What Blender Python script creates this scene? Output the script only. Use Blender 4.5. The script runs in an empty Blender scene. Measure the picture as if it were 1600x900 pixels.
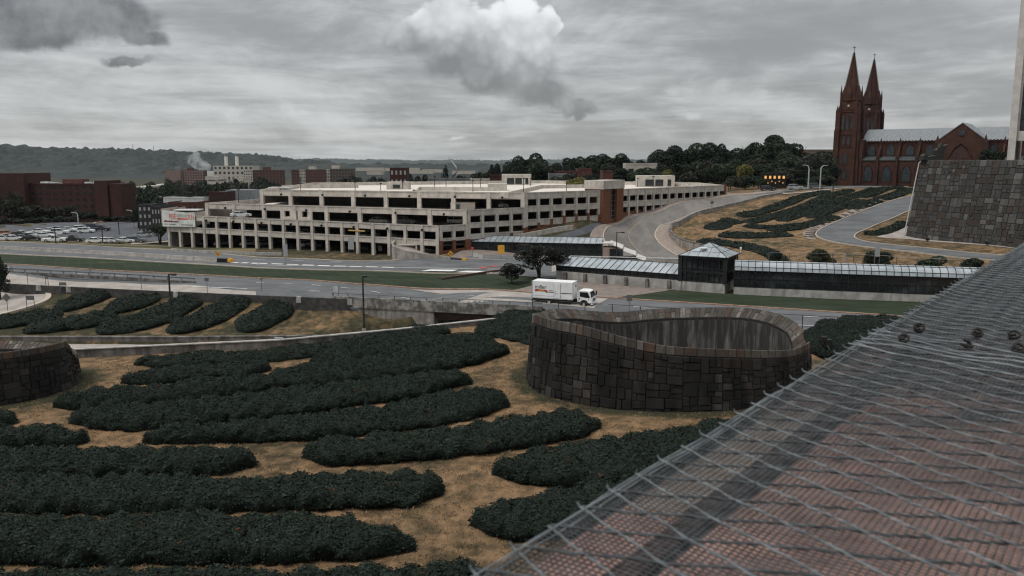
import bpy, math, random
import numpy as np
from mathutils import Vector, Matrix

random.seed(7)
rng = np.random.default_rng(7)
sc = bpy.context.scene
COL = sc.collection
R_ = math.radians

# ------------------------------------------------------------------ camera
CAMZ = 20.0
FPX = 1300.0                       # focal length in pixels of the 1600 px wide photograph
TH = math.atan(200 / FPX)          # pitch below the horizon
cam_d = bpy.data.cameras.new('camera')
cam = bpy.data.objects.new('camera', cam_d)
COL.objects.link(cam)
cam.location = (0, 0, CAMZ)
cam.rotation_euler = (math.pi / 2 - TH, 0, 0)
cam_d.sensor_width = 36
cam_d.lens = FPX / 1600 * 36
cam_d.clip_start = 0.05
cam_d.clip_end = 40000
cam_d.dof.use_dof = True
cam_d.dof.focus_distance = 95
cam_d.dof.aperture_fstop = 7.5
sc.camera = cam

# ------------------------------------------------------------------ light
SUN_EL, SUN_AZ = 62.0, 238.0       # azimuth clockwise from +Y (behind the camera, to the left)
sd = bpy.data.lights.new('sun', 'SUN')
sd.energy = 1.5
sd.angle = R_(14)
sd.color = (1.0, 0.95, 0.88)
sun = bpy.data.objects.new('sun', sd)
COL.objects.link(sun)
_a, _e = R_(SUN_AZ), R_(SUN_EL)
_d = Vector((math.sin(_a) * math.cos(_e), math.cos(_a) * math.cos(_e), math.sin(_e)))
sun.rotation_euler = _d.to_track_quat('Z', 'Y').to_euler()

sc.view_settings.view_transform = 'Standard'
sc.view_settings.look = 'None'
sc.view_settings.gamma = 1
sc.view_settings.use_curve_mapping = False
sc.view_settings.exposure = 0.42
sc.cycles.use_denoising = True
sc.cycles.filter_width = 1.2
sc.cycles.max_bounces = 5
sc.cycles.diffuse_bounces = 3
sc.cycles.glossy_bounces = 2
sc.cycles.transparent_max_bounces = 8
sc.cycles.volume_bounces = 0
sc.cycles.use_adaptive_sampling = True
sc.cycles.adaptive_threshold = 0.02


def ray(px, py):
    u = (px - 800) / FPX
    v = (py - 450) / FPX
    return (u, math.cos(TH) - v * math.sin(TH), -math.sin(TH) - v * math.cos(TH))


def azel(px, py):
    d = ray(px, py)
    return math.atan2(d[0], d[1]), math.atan2(d[2], math.hypot(d[0], d[1]))


def PZ(px, py, z):
    d = ray(px, py)
    t = (z - CAMZ) / d[2]
    return Vector((d[0] * t, d[1] * t, z))


def PY(px, py, Y):
    d = ray(px, py)
    t = Y / d[1]
    return Vector((d[0] * t, Y, CAMZ + d[2] * t))


# ------------------------------------------------------------------ world: overcast sky with clouds
w = bpy.data.worlds.new('World')
sc.world = w
w.use_nodes = True
nt = w.node_tree
nt.nodes.clear()


class NT:
    def __init__(s, nt):
        s.nt = nt

    def n(s, typ, **kw):
        nd = s.nt.nodes.new(typ)
        for k, v in kw.items():
            setattr(nd, k, v)
        return nd

    def link(s, a, b):
        s.nt.links.new(a, b)

    def m(s, op, a, b=None, c=None, clamp=False):
        nd = s.nt.nodes.new('ShaderNodeMath')
        nd.operation = op
        nd.use_clamp = clamp
        for i, x in enumerate((a, b, c)):
            if x is None:
                continue
            if isinstance(x, (int, float)):
                nd.inputs[i].default_value = x
            else:
                s.link(x, nd.inputs[i])
        return nd.outputs[0]

    def xyz(s, x, y, z=0.0):
        nd = s.nt.nodes.new('ShaderNodeCombineXYZ')
        for i, q in enumerate((x, y, z)):
            if isinstance(q, (int, float)):
                nd.inputs[i].default_value = q
            else:
                s.link(q, nd.inputs[i])
        return nd.outputs[0]

    def noise(s, vec, scale, detail=4, rough=0.55, dist=0.0):
        nd = s.nt.nodes.new('ShaderNodeTexNoise')
        s.link(vec, nd.inputs['Vector'])
        nd.inputs['Scale'].default_value = scale
        nd.inputs['Detail'].default_value = detail
        nd.inputs['Roughness'].default_value = rough
        nd.inputs['Distortion'].default_value = dist
        return nd.outputs['Fac']

    def smooth(s, x, a, b, lo=0.0, hi=1.0):
        nd = s.nt.nodes.new('ShaderNodeMapRange')
        nd.interpolation_type = 'SMOOTHSTEP'
        s.link(x, nd.inputs[0])
        for i, q in enumerate((a, b, lo, hi)):
            nd.inputs[i + 1].default_value = q
        return nd.outputs[0]

    def mix(s, f, a, b):
        nd = s.nt.nodes.new('ShaderNodeMix')
        nd.data_type = 'RGBA'
        for i, x in ((0, f), (6, a), (7, b)):
            if isinstance(x, (int, float)):
                nd.inputs[i].default_value = x if i == 0 else (x, x, x, 1)
            elif isinstance(x, tuple):
                nd.inputs[i].default_value = (*x[:3], 1)
            else:
                s.link(x, nd.inputs[i])
        return nd.outputs[2]


W = NT(nt)
sky = W.n('ShaderNodeTexSky', sky_type='NISHITA', sun_disc=False)
sky.sun_elevation = R_(SUN_EL)
sky.sun_rotation = R_(SUN_AZ)
tc = W.n('ShaderNodeTexCoord')
sep = W.n('ShaderNodeSeparateXYZ')
W.link(tc.outputs['Generated'], sep.inputs[0])
sx, sy, sz = sep.outputs
az = W.m('ARCTAN2', sx, sy)
el = W.m('ARCSINE', sz)
# flat cloud sheet seen from below: streaks that flatten towards the horizon
elc = W.m('MAXIMUM', el, 0.0)
q = W.m('DIVIDE', 1.0, W.m('ADD', elc, 0.10))
flat = W.xyz(W.m('MULTIPLY', az, q), W.m('MULTIPLY', q, 1.6), 0.0)
pl = W.xyz(az, W.m('MULTIPLY', el, 2.6), 0.0)
n1 = W.noise(pl, 4.2, 7, 0.6, 0.5)
n2 = W.noise(W.xyz(az, W.m('MULTIPLY', el, 5.0), 3.1), 7.5, 8, 0.62, 0.5)
n3 = W.noise(flat, 1.1, 6, 0.6, 0.4)
b = W.m('ADD', W.m('MULTIPLY', n1, 0.5), W.m('ADD', W.m('MULTIPLY', n2, 0.24), W.m('MULTIPLY', n3, 0.23)))
base = W.smooth(b, 0.38, 0.62, 0.30, 0.59)
hor = W.smooth(el, 0.0, 0.30, 0.90, 0.97)
base = W.m('MULTIPLY', base, hor)


def blob_field(blobs, warp):
    f = None
    wa, we = warp
    for (cx, cy, rx, ry) in blobs:
        a0, e0 = azel(cx, cy)
        dx = W.m('MULTIPLY', W.m('SUBTRACT', wa, a0), FPX / rx)
        dy = W.m('MULTIPLY', W.m('SUBTRACT', we, e0), FPX / ry)
        g = W.m('SUBTRACT', 1.0, W.m('SQRT', W.m('ADD', W.m('MULTIPLY', dx, dx), W.m('MULTIPLY', dy, dy))))
        if f is None:
            f = g
        else:
            nd = W.n('ShaderNodeMath', operation='SMOOTH_MAX')
            W.link(f, nd.inputs[0]); W.link(g, nd.inputs[1]); nd.inputs[2].default_value = 0.12
            f = nd.outputs[0]
    return f


ae = W.xyz(az, el, 0.0)
wn1 = W.noise(ae, 22, 6, 0.6)
wn2 = W.noise(W.xyz(az, el, 7.7), 22, 6, 0.6)
vor = W.n('ShaderNodeTexVoronoi', feature='SMOOTH_F1')
W.link(W.xyz(W.m('ADD', az, W.m('MULTIPLY', wn1, 0.03)), W.m('ADD', el, W.m('MULTIPLY', wn2, 0.03)), 0.0), vor.inputs['Vector'])
vor.inputs['Scale'].default_value = 30
vor.inputs['Smoothness'].default_value = 0.25
bil = W.m('SUBTRACT', 0.5, vor.outputs['Distance'])
vor2 = W.n('ShaderNodeTexVoronoi', feature='SMOOTH_F1')
W.link(W.xyz(W.m('ADD', az, W.m('MULTIPLY', wn2, 0.02)), W.m('ADD', el, W.m('MULTIPLY', wn1, 0.02)), 2.0), vor2.inputs['Vector'])
vor2.inputs['Scale'].default_value = 75
vor2.inputs['Smoothness'].default_value = 0.3
bil2 = W.m('SUBTRACT', 0.5, vor2.outputs['Distance'])
wa = W.m('ADD', az, W.m('MULTIPLY', W.m('SUBTRACT', wn1, 0.5), 0.030))
we = W.m('ADD', el, W.m('MULTIPLY', W.m('SUBTRACT', wn2, 0.5), 0.030))
plume = blob_field([(650, 62, 62, 36), (705, 38, 62, 48), (770, 75, 85, 60), (805, 38, 46, 44), (852, 45, 34, 34),
                    (810, 112, 88, 48), (705, 100, 60, 30), (850, 145, 60, 32), (770, 128, 70, 28), (905, 168, 40, 20),
                    (905, 184, 14, 11)], (wa, we))
pf = W.m('ADD', plume, W.m('ADD', W.m('MULTIPLY', bil, 0.30), W.m('MULTIPLY', bil2, 0.12)))
pf2 = W.m('SUBTRACT', W.m('ADD', pf, W.m('MULTIPLY', W.m('SUBTRACT', n2, 0.5), 0.4)), 0.04)
# shading of the plume: sunlit top, grey underside (height above a slanting base line) and billows
a0, e0 = azel(600, 118)
a1, e1 = azel(930, 205)
slope = (e1 - e0) / (a1 - a0)
hgt = W.m('SUBTRACT', W.m('SUBTRACT', el, e0), W.m('MULTIPLY', W.m('SUBTRACT', az, a0), slope))
hs = W.m('ADD', W.m('MULTIPLY', hgt, 13.0), W.m('ADD', W.m('MULTIPLY', bil, 0.75), W.m('ADD', W.m('MULTIPLY', bil2, 0.25), W.m('MULTIPLY', wn2, 0.7))))
pshade = W.smooth(hs, 0.45, 2.15, 0.19, 0.82)
soft = W.smooth(hs, 0.4, 1.5, 0.50, 0.17)
pmask = W.m('MULTIPLY', W.smooth(W.m('DIVIDE', pf2, soft), 0.0, 1.0), 0.97)
col = W.mix(pmask, base, pshade)
# dark cloud at the top left
dk = blob_field([(70, 22, 160, 46), (180, 30, 70, 42), (225, 62, 42, 18), (203, 98, 46, 9), (30, 45, 90, 30)], (wa, we))
dmask = W.smooth(W.m('ADD', dk, W.m('MULTIPLY', bil, 0.25)), 0.02, 0.45)
dshade = W.smooth(wn1, 0.3, 0.7, 0.13, 0.26)
col = W.mix(dmask, col, dshade)
# dark band top right and lighter heads low over the horizon
dk2 = blob_field([(1330, 30, 260, 40), (1500, 62, 190, 24), (1190, 75, 140, 22)], (wa, we))
col = W.mix(W.m('MULTIPLY', W.smooth(W.m('ADD', dk2, W.m('MULTIPLY', wn1, 0.5)), 0.1, 0.9), 0.6), col, 0.25)
lt = blob_field([(440, 168, 44, 16), (370, 178, 50, 10), (1110, 140, 110, 26), (1245, 208, 52, 15), (1330, 205, 90, 12),
                 (1450, 190, 70, 20), (1090, 180, 52, 10), (755, 192, 22, 6), (715, 214, 20, 5)], (wa, we))
lmask = W.smooth(W.m('ADD', lt, W.m('ADD', W.m('MULTIPLY', bil, 0.4), W.m('MULTIPLY', W.m('SUBTRACT', n2, 0.5), 1.6))), 0.1, 0.9)
lshade = W.smooth(W.m('ADD', wn2, W.m('MULTIPLY', bil, 0.6)), 0.35, 0.85, 0.40, 0.62)
col = W.mix(W.m('MULTIPLY', lmask, 0.75), col, lshade)
tint = W.n('ShaderNodeMix', data_type='RGBA', blend_type='MULTIPLY')
tint.inputs[0].default_value = 1.0
W.link(col, tint.inputs[6])
tint.inputs[7].default_value = (10 * 0.865, 10 * 0.885, 10 * 0.893, 1)
zen = W.smooth(el, 0.24, 1.1, 1.0, 2.6)          # an overcast sky is brightest overhead
tz = W.n('ShaderNodeVectorMath', operation='SCALE')
W.link(tint.outputs[2], tz.inputs[0]); W.link(zen, tz.inputs[3])
skymix = W.mix(0.94, sky.outputs[0], tz.outputs[0])
bg = W.n('ShaderNodeBackground')
bg.inputs[1].default_value = 0.1
W.link(skymix, bg.inputs[0])
ow = W.n('ShaderNodeOutputWorld')
W.link(bg.outputs[0], ow.inputs[0])
w.cycles.sampling_method = 'MANUAL'
w.cycles.sample_map_resolution = 512

# ------------------------------------------------------------------ materials
MATS = {}


def mat(name, c1, c2=None, scale=3.0, rough=0.85, bump=0.0, bscale=None, metal=0.0, detail=5, contrast=(0.35, 0.65),
        stretch=None, island=0.0, stain=0.0, stain_col=(0.02, 0.02, 0.02), spec=0.3, coord='Object', emit=None):
    if name in MATS:
        return MATS[name]
    m = bpy.data.materials.new(name)
    m.use_nodes = True
    T = NT(m.node_tree)
    bs = m.node_tree.nodes['Principled BSDF']
    bs.inputs['Roughness'].default_value = rough
    bs.inputs['Metallic'].default_value = metal
    bs.inputs['Specular IOR Level'].default_value = spec
    tc = T.n('ShaderNodeTexCoord')
    vec = T.n('ShaderNodeNewGeometry').outputs['Position'] if coord == 'World' else tc.outputs[coord]
    sv = vec
    if stretch:
        mp = T.n('ShaderNodeMapping')
        mp.inputs['Scale'].default_value = stretch
        T.link(vec, mp.inputs[0])
        sv = mp.outputs[0]
    if c2 is None:
        c2 = tuple(min(1, x * 1.25) for x in c1)
    nz = T.noise(sv, scale, detail, 0.6)
    f = T.smooth(nz, contrast[0], contrast[1])
    c = T.mix(f, tuple(c1), tuple(c2))
    if island:
        gi = T.n('ShaderNodeNewGeometry')
        hv = T.n('ShaderNodeHueSaturation')
        T.link(T.smooth(gi.outputs['Random Per Island'], 0.0, 1.0, 1 - island, 1 + island), hv.inputs['Value'])
        T.link(T.m('ADD', 0.5, T.m('MULTIPLY', T.m('SUBTRACT', T.m('FRACT', T.m('MULTIPLY', gi.outputs['Random Per Island'], 17.3)), 0.5), 0.05)), hv.inputs['Hue'])
        T.link(c, hv.inputs['Color'])
        c = hv.outputs[0]
    if stain:
        mp = T.n('ShaderNodeMapping')
        mp.inputs['Scale'].default_value = (1.0, 1.0, 0.12)
        T.link(vec, mp.inputs[0])
        s1 = T.noise(mp.outputs[0], 1.3, 6, 0.65)
        c = T.mix(T.m('MULTIPLY', T.smooth(s1, 0.45, 0.72), stain), c, stain_col)
    T.link(c, bs.inputs['Base Color'])
    if bump:
        bp = T.n('ShaderNodeBump')
        bp.inputs['Strength'].default_value = bump
        bp.inputs['Distance'].default_value = 0.3
        T.link(T.noise(sv, bscale or scale * 4, 5, 0.65), bp.inputs['Height'])
        T.link(bp.outputs[0], bs.inputs['Normal'])
    if emit:
        bs.inputs['Emission Color'].default_value = (*emit[0], 1)
        bs.inputs['Emission Strength'].default_value = emit[1]
    MATS[name] = m
    return m


def ground_mat():
    m = bpy.data.materials.new('ground')
    m.use_nodes = True
    T = NT(m.node_tree)
    bs = m.node_tree.nodes['Principled BSDF']
    bs.inputs['Roughness'].default_value = 0.95
    bs.inputs['Specular IOR Level'].default_value = 0.1
    P = T.n('ShaderNodeNewGeometry').outputs['Position']
    at = T.n('ShaderNodeAttribute', attribute_name='dry')
    big = T.noise(P, 0.13, 6, 0.6, 0.5)
    mid = T.noise(P, 0.8, 6, 0.65, 0.3)
    fine = T.noise(P, 16.0, 8, 0.8)
    k = T.m('ADD', T.m('ADD', T.m('MULTIPLY', big, 0.9), T.m('MULTIPLY', mid, 0.6)), T.m('MULTIPLY', at.outputs['Fac'], 0.9))
    f = T.smooth(k, 1.0, 1.45)
    green = T.mix(T.smooth(mid, 0.3, 0.7), (0.020, 0.027, 0.016), (0.045, 0.048, 0.027))
    straw = T.mix(T.smooth(mid, 0.32, 0.7), (0.17, 0.108, 0.060), (0.33, 0.208, 0.116))
    c = T.mix(f, green, straw)
    c = T.mix(T.smooth(fine, 0.42, 0.62, 0.0, 0.6), c, (0.07, 0.052, 0.034))
    T.link(c, bs.inputs['Base Color'])
    bp = T.n('ShaderNodeBump')
    bp.inputs['Strength'].default_value = 0.8
    bp.inputs['Distance'].default_value = 0.15
    T.link(T.m('ADD', fine, mid), bp.inputs['Height'])
    T.link(bp.outputs[0], bs.inputs['Normal'])
    return m


def grass_mat(name='lawn', dark=(0.016, 0.024, 0.014), light=(0.031, 0.041, 0.025), dryc=(0.14, 0.11, 0.055), dry=(0.62, 0.74)):
    m = bpy.data.materials.new(name)
    m.use_nodes = True
    T = NT(m.node_tree)
    bs = m.node_tree.nodes['Principled BSDF']
    bs.inputs['Roughness'].default_value = 0.95
    bs.inputs['Specular IOR Level'].default_value = 0.1
    P = T.n('ShaderNodeNewGeometry').outputs['Position']
    mp = T.n('ShaderNodeMapping')
    mp.inputs['Scale'].default_value = (0.35, 1.0, 1.0)
    mp.inputs['Rotation'].default_value = (0, 0, R_(18))
    T.link(P, mp.inputs[0])
    mid = T.noise(mp.outputs[0], 0.35, 6, 0.65, 0.4)
    fine = T.noise(P, 5.0, 4, 0.7)
    c = T.mix(T.smooth(mid, 0.35, 0.6), dark, light)
    c = T.mix(T.smooth(fine, 0.4, 0.7, 0, 0.5), c, dark)
    big = T.noise(mp.outputs[0], 0.16, 5, 0.6, 0.2)
    c = T.mix(T.smooth(big, dry[0], dry[1], 0, 0.8), c, dryc)
    wv = T.n('ShaderNodeTexWave', wave_type='BANDS', bands_direction='X')
    mp2 = T.n('ShaderNodeMapping')
    mp2.inputs['Rotation'].default_value = (0, 0, R_(-28))
    T.link(P, mp2.inputs[0]); T.link(mp2.outputs[0], wv.inputs[0])
    wv.inputs['Scale'].default_value = 0.16
    wv.inputs['Distortion'].default_value = 1.2
    c = T.mix(T.smooth(wv.outputs['Fac'], 0.80, 1.0, 0, 0.16), c, (0.06, 0.075, 0.045))
    T.link(c, bs.inputs['Base Color'])
    return m


# ------------------------------------------------------------------ numpy value noise
def _h(ix, iy, iz, s=0):
    n = (ix * 374761393 + iy * 668265263 + iz * 2147483647 + s * 974634777) & 0x7fffffff
    n = ((n ^ (n >> 13)) * 1274126177) & 0x7fffffff
    n = (n ^ (n >> 16)) & 0xffffff
    return n / 16777215.0


def vnoise(P, scale=1.0, seed=0, octaves=3):
    P = np.asarray(P, dtype=np.float64) * scale
    out = np.zeros(len(P))
    amp, tot = 1.0, 0.0
    for o in range(octaves):
        F = np.floor(P)
        I = F.astype(np.int64)
        f = P - F
        f = f * f * (3 - 2 * f)
        acc = 0
        for dx in (0, 1):
            for dy in (0, 1):
                for dz in (0, 1):
                    wt = (f[:, 0] if dx else 1 - f[:, 0]) * (f[:, 1] if dy else 1 - f[:, 1]) * (f[:, 2] if dz else 1 - f[:, 2])
                    acc = acc + wt * _h(I[:, 0] + dx, I[:, 1] + dy, I[:, 2] + dz, seed + o)
        out += amp * (acc - 0.5) * 2
        tot += amp
        amp *= 0.5
        P = P * 2.03
    return out / tot


# ------------------------------------------------------------------ mesh and object helpers
def worley(P, cell, seed=0):
    """distance to the nearest jittered grid point in plan, in cells"""
    q_ = np.asarray(P)[:, :2] / cell
    I = np.floor(q_).astype(np.int64)
    best = np.full(len(q_), 9.0)
    for dx in (-1, 0, 1):
        for dy in (-1, 0, 1):
            jx, jy = I[:, 0] + dx, I[:, 1] + dy
            cx_ = jx + 0.2 + 0.6 * _h(jx, jy, jx * 0, seed); cy_ = jy + 0.2 + 0.6 * _h(jx, jy, jx * 0 + 1, seed)
            best = np.minimum(best, np.hypot(q_[:, 0] - cx_, q_[:, 1] - cy_))
    return best


def mk(name, V, F, m=None, parent=None, smooth=False, org=None):
    V = np.asarray(V, dtype=np.float32).reshape(-1, 3)
    if org is not None:
        V = V - np.array(org, dtype=np.float32)
    me = bpy.data.meshes.new(name)
    if isinstance(F, np.ndarray):
        k = F.shape[1]
        me.vertices.add(len(V))
        me.vertices.foreach_set('co', V.ravel())
        me.loops.add(F.size)
        me.loops.foreach_set('vertex_index', F.ravel().astype(np.int32))
        me.polygons.add(len(F))
        me.polygons.foreach_set('loop_start', np.arange(0, F.size, k, dtype=np.int32))
        me.polygons.foreach_set('loop_total', np.full(len(F), k, dtype=np.int32))
        me.update(calc_edges=True)
    else:
        me.from_pydata(V.tolist(), [], F)
    if m is not None:
        me.materials.append(m)
    if smooth:
        me.polygons.foreach_set('use_smooth', np.ones(len(me.polygons), dtype=bool))
    o = bpy.data.objects.new(name, me)
    COL.objects.link(o)
    if parent is not None:
        o.parent = parent
    return o


class MB:
    def __init__(s):
        s.v = []
        s.f = []

    def add(s, V, F):
        n = len(s.v)
        s.v += [tuple(p) for p in V]
        s.f += [tuple(i + n for i in f) for f in F]
        return s

    def box(s, x0, x1, y0, y1, z0, z1):
        V = [(x0, y0, z0), (x1, y0, z0), (x1, y1, z0), (x0, y1, z0), (x0, y0, z1), (x1, y0, z1), (x1, y1, z1), (x0, y1, z1)]
        return s.add(V, [(3, 2, 1, 0), (4, 5, 6, 7), (0, 1, 5, 4), (1, 2, 6, 5), (2, 3, 7, 6), (3, 0, 4, 7)])

    def line(s, p, q, w, z0, z1, off=0.0, z0b=None, z1b=None):
        """upright slab from p to q (plan), width w, shifted sideways by off (left of p->q is +)"""
        d = Vector((q[0] - p[0], q[1] - p[1])).normalized()
        n = Vector((-d.y, d.x))
        z0b = z0 if z0b is None else z0b
        z1b = z1 if z1b is None else z1b
        a, b_ = off - w / 2, off + w / 2
        V = []
        for (c, lo, hi) in ((p, z0, z1), (q, z0b, z1b)):
            for o in (a, b_):
                V.append((c[0] + n.x * o, c[1] + n.y * o, lo))
                V.append((c[0] + n.x * o, c[1] + n.y * o, hi))
        # 0 pa lo,1 pa hi,2 pb lo,3 pb hi,4 qa lo,5 qa hi,6 qb lo,7 qb hi
        return s.add(V, [(0, 4, 5, 1), (2, 3, 7, 6), (1, 5, 7, 3), (0, 2, 6, 4), (0, 1, 3, 2), (4, 6, 7, 5)])

    def prism(s, poly, z0, z1):
        n = len(poly)
        V = [(p[0], p[1], z0) for p in poly] + [(p[0], p[1], z1) for p in poly]
        F = [tuple(range(n - 1, -1, -1)), tuple(range(n, 2 * n))] + [(i, (i + 1) % n, n + (i + 1) % n, n + i) for i in range(n)]
        return s.add(V, F)

    def prof(s, poly, y0, y1, axis='y'):
        """polygon (a,z) extruded along y (axis y: a is x) or along x (axis x: a is y)"""
        n = len(poly)
        if axis == 'y':
            V = [(a, y0, z) for a, z in poly] + [(a, y1, z) for a, z in poly]
        else:
            V = [(y0, a, z) for a, z in poly] + [(y1, a, z) for a, z in poly]
        F = [tuple(range(n)), tuple(range(2 * n - 1, n - 1, -1))] + [(i, n + i, n + (i + 1) % n, (i + 1) % n) for i in range(n)]
        return s.add(V, F)

    def tube(s, p, q, r0, r1=None, n=8, cap=True):
        r1 = r0 if r1 is None else r1
        p, q = Vector(p), Vector(q)
        d = (q - p).normalized()
        u = d.orthogonal().normalized()
        v = d.cross(u)
        V = []
        for c, r in ((p, r0), (q, r1)):
            for i in range(n):
                a = 2 * math.pi * i / n
                V.append(c + u * (r * math.cos(a)) + v * (r * math.sin(a)))
        F = [(i, (i + 1) % n, n + (i + 1) % n, n + i) for i in range(n)]
        if cap:
            F += [tuple(range(n - 1, -1, -1)), tuple(range(n, 2 * n))]
        return s.add(V, F)

    def path(s, pts, r, n=6):
        for a, b_ in zip(pts[:-1], pts[1:]):
            s.tube(a, b_, r, r, n)
        return s

    def quad(s, a, b_, c, d):
        return s.add([a, b_, c, d], [(0, 1, 2, 3)])

    def cone(s, c, r, z1, n=8, r1=0.0):
        return s.tube((c[0], c[1], c[2]), (c[0], c[1], z1), r, r1, n)

    def build(s, name, m, parent=None, org=None, smooth=False):
        return mk(name, s.v, s.f, m, parent, smooth, org)


def tag(o, label=None, cat=None, group=None, kind=None):
    if label: o['label'] = label
    if cat: o['category'] = cat
    if group: o['group'] = group
    if kind: o['kind'] = kind
    return o


def thing(name, label, cat, loc=(0, 0, 0), rz=0.0, group=None):
    o = bpy.data.objects.new(name, None)
    o.empty_display_size = 0.5
    COL.objects.link(o)
    o.location = loc
    o.rotation_euler = (0, 0, rz)
    return tag(o, label, cat, group)


def dup(o, loc=None, rz=None, scale=None, label=None, group=None, parent=None, swap=None):
    c = o.copy()
    COL.objects.link(c)
    if parent is not None:
        c.parent = parent
    else:
        if loc is not None: c.location = loc
        if rz is not None: c.rotation_euler = (0, 0, rz)
        if scale is not None: c.scale = scale if not isinstance(scale, (int, float)) else (scale,) * 3
        if label: c['label'] = label
        if group: c['group'] = group
    if swap and c.type == 'MESH' and c.name.split('.')[0] in swap:
        c.material_slots[0].link = 'OBJECT'
        c.material_slots[0].material = swap[c.name.split('.')[0]]
    for ch in list(o.children):
        dup(ch, parent=c, swap=swap)
    return c


# ------------------------------------------------------------------ terrain
CP = []


def cz(px, py, z):
    p = PZ(px, py, z)
    CP.append((p.x, p.y, z))


def cxy(x, y, z):
    CP.append((x, y, z))


# foreground bank, the planted hill
for x in (-70, -40, -15, 10, 40, 70):
    for y in (15, 40, 62, 82):
        cxy(x, y, -3.0 + (0.25 if y == 62 else 0))
for px, py, z in [(110, 562, -4.1), (0, 566, -4.1), (300, 550, -3.4), (440, 542, -3.0), (620, 526, -2.2), (760, 510, -1.5), (835, 500, -0.9)]:
    cz(px, py, z)
# highway in the middle ground
for px in range(-200, 1500, 150):
    yn = np.interp(px, [-200, 0, 200, 400, 570, 830, 1000, 1200, 1400, 1600], [438, 447, 457, 466, 473, 486, 497, 509, 521, 533])
    yf = np.interp(px, [-200, 0, 200, 400, 600, 800, 1000, 1400, 1600], [406, 414, 424, 436, 448, 457, 469, 496, 508])
    if px < 560 or px > 840:
        cz(px, yn, 0)
    cz(px, yf, 0)
for px in (570, 650, 740, 835):
    cz(px, np.interp(px, [570, 830], [472, 485]), 0)
for px, py in [(-200, 390), (0, 397), (200, 407), (400, 419), (600, 424), (780, 425), (-200, 370), (0, 378), (150, 384), (265, 390), (400, 403), (600, 408), (700, 412), (850, 412), (980, 418),
               (880, 440), (1060, 455), (1200, 465), (1400, 472), (1550, 480), (1000, 405), (560, 398), (450, 396)]:
    cz(px, py, 0)
# slope below the highway on the left
for px, py, z in [(0, 455, -1.0), (100, 458, -1.0), (200, 463, -0.9), (350, 470, -0.8), (470, 474, -0.7), (545, 476, -0.6), (60, 480, -2.0), (250, 492, -2.2), (420, 495, -2.2), (520, 495, -2.3),
                  (0, 500, -2.8), (120, 522, -3.6), (320, 523, -3.6), (500, 522, -3.7), (600, 512, -3.6), (0, 522, -3.6), (-200, 500, -3.0), (-150, 470, -1.8)]:
    cz(px, py, z)
cxy(-21.5, 117.6, -0.5)
cxy(-16.5, 116.4, -3.7)
# right of the stone ring
cz(1320, 560, -2.2); cz(1300, 530, -0.9); cz(1420, 550, -1.2); cz(1290, 600, -2.8)
# parking lot, garage plinth, driveway
for px, py, z in [(-150, 380, -0.6), (0, 372, -1), (100, 372, -1), (230, 372, -1), (50, 350, -1.2), (200, 348, -1.2), (275, 386, -0.9), (330, 388, -0.6), (450, 392, 0.2), (550, 394, 0.6), (640, 392, 0.9),
                  (687, 396, 1.4), (760, 385, 2.4), (820, 369, 3.8), (880, 358, 4.9), (935, 347, 5.9), (966, 338, 6.5), (1030, 325, 7.9), (1076, 313, 9.4), (1127, 303, 10.6),
                  (900, 372, 3.0), (850, 392, 1.0), (760, 398, 0.5), (925, 385, 1.4), (940, 398, 0.5)]:
    cz(px, py, z)
# curved road up the hill
for px, py, z in [(975, 400, 0.2), (1060, 400, 0.3), (960, 380, 1.4), (1015, 372, 2.0), (1044, 364, 2.5), (970, 352, 4.5), (990, 338, 6.5), (1022, 347, 5.3), (1046, 347, 5.4), (1080, 337, 6.4), (1050, 323, 8.2),
                  (1100, 326, 7.75), (1130, 322, 8.15), (1110, 311.5, 9.4), (1160, 305.5, 10.05), (1160, 318, 8.5), (1180, 310.5, 9.55), (1222, 301, 10.6)]:
    cz(px, py, z)
# right hillside
for px, py, z in [(1112, 392, 0.9), (1150, 382, 2.0), (1230, 398, 1.4), (1200, 360, 4.2), (1250, 370, 3.2), (1280, 368, 3.2), (1300, 345, 5.6), (1150, 345, 5.2), (1250, 330, 7.2), (1300, 318, 8.9), (1200, 325, 7.6),
                  (1350, 345, 5.7), (1420, 318, 9.0), (1420, 298, 10.9), (1300, 298, 11.0), (1250, 312, 9.5), (1420, 345, 5.8), (1240, 302, 10.4), (1370, 372, 3.0), (1415, 370, 3.0), (1500, 380, 3.0), (1590, 390, 3.0),
                  (1450, 395, 2.2), (1555, 405, 1.6), (1300, 400, 1.5), (1400, 415, 0.8), (1500, 425, 0.5), (1250, 410, 0.6)]:
    cz(px, py, z)
for x, y, z in [(100, 364, 9), (160, 364, 9), (60, 300, 10), (90, 420, 12), (0, 330, 6), (-40, 330, 1), (60, 420, 13), (150, 450, 9), (0, 420, 4), (-120, 340, -5), (-200, 330, -6), (-160, 260, -1.5),
                (-80, 300, -3), (-80, 420, -10), (-260, 420, -12), (0, 600, -14), (250, 600, -5), (-300, 600, -24), (260, 364, 9), (180, 180, 3), (180, 90, 0), (-200, 110, -3), (-200, 40, -3), (180, 30, -3)]:
    cxy(x, y, z)
CPA = np.array(CP)
_c2 = 9.0 ** 2


def _phi(d2):
    return np.sqrt(d2 + _c2)


_n = len(CPA)
_D = ((CPA[:, None, :2] - CPA[None, :, :2]) ** 2).sum(-1)
_A = np.zeros((_n + 1, _n + 1))
_A[:_n, :_n] = -_phi(_D) + np.eye(_n) * 0.4
_A[:_n, _n] = 1
_A[_n, :_n] = 1
_W = np.linalg.solve(_A, np.append(CPA[:, 2], 0))


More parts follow.
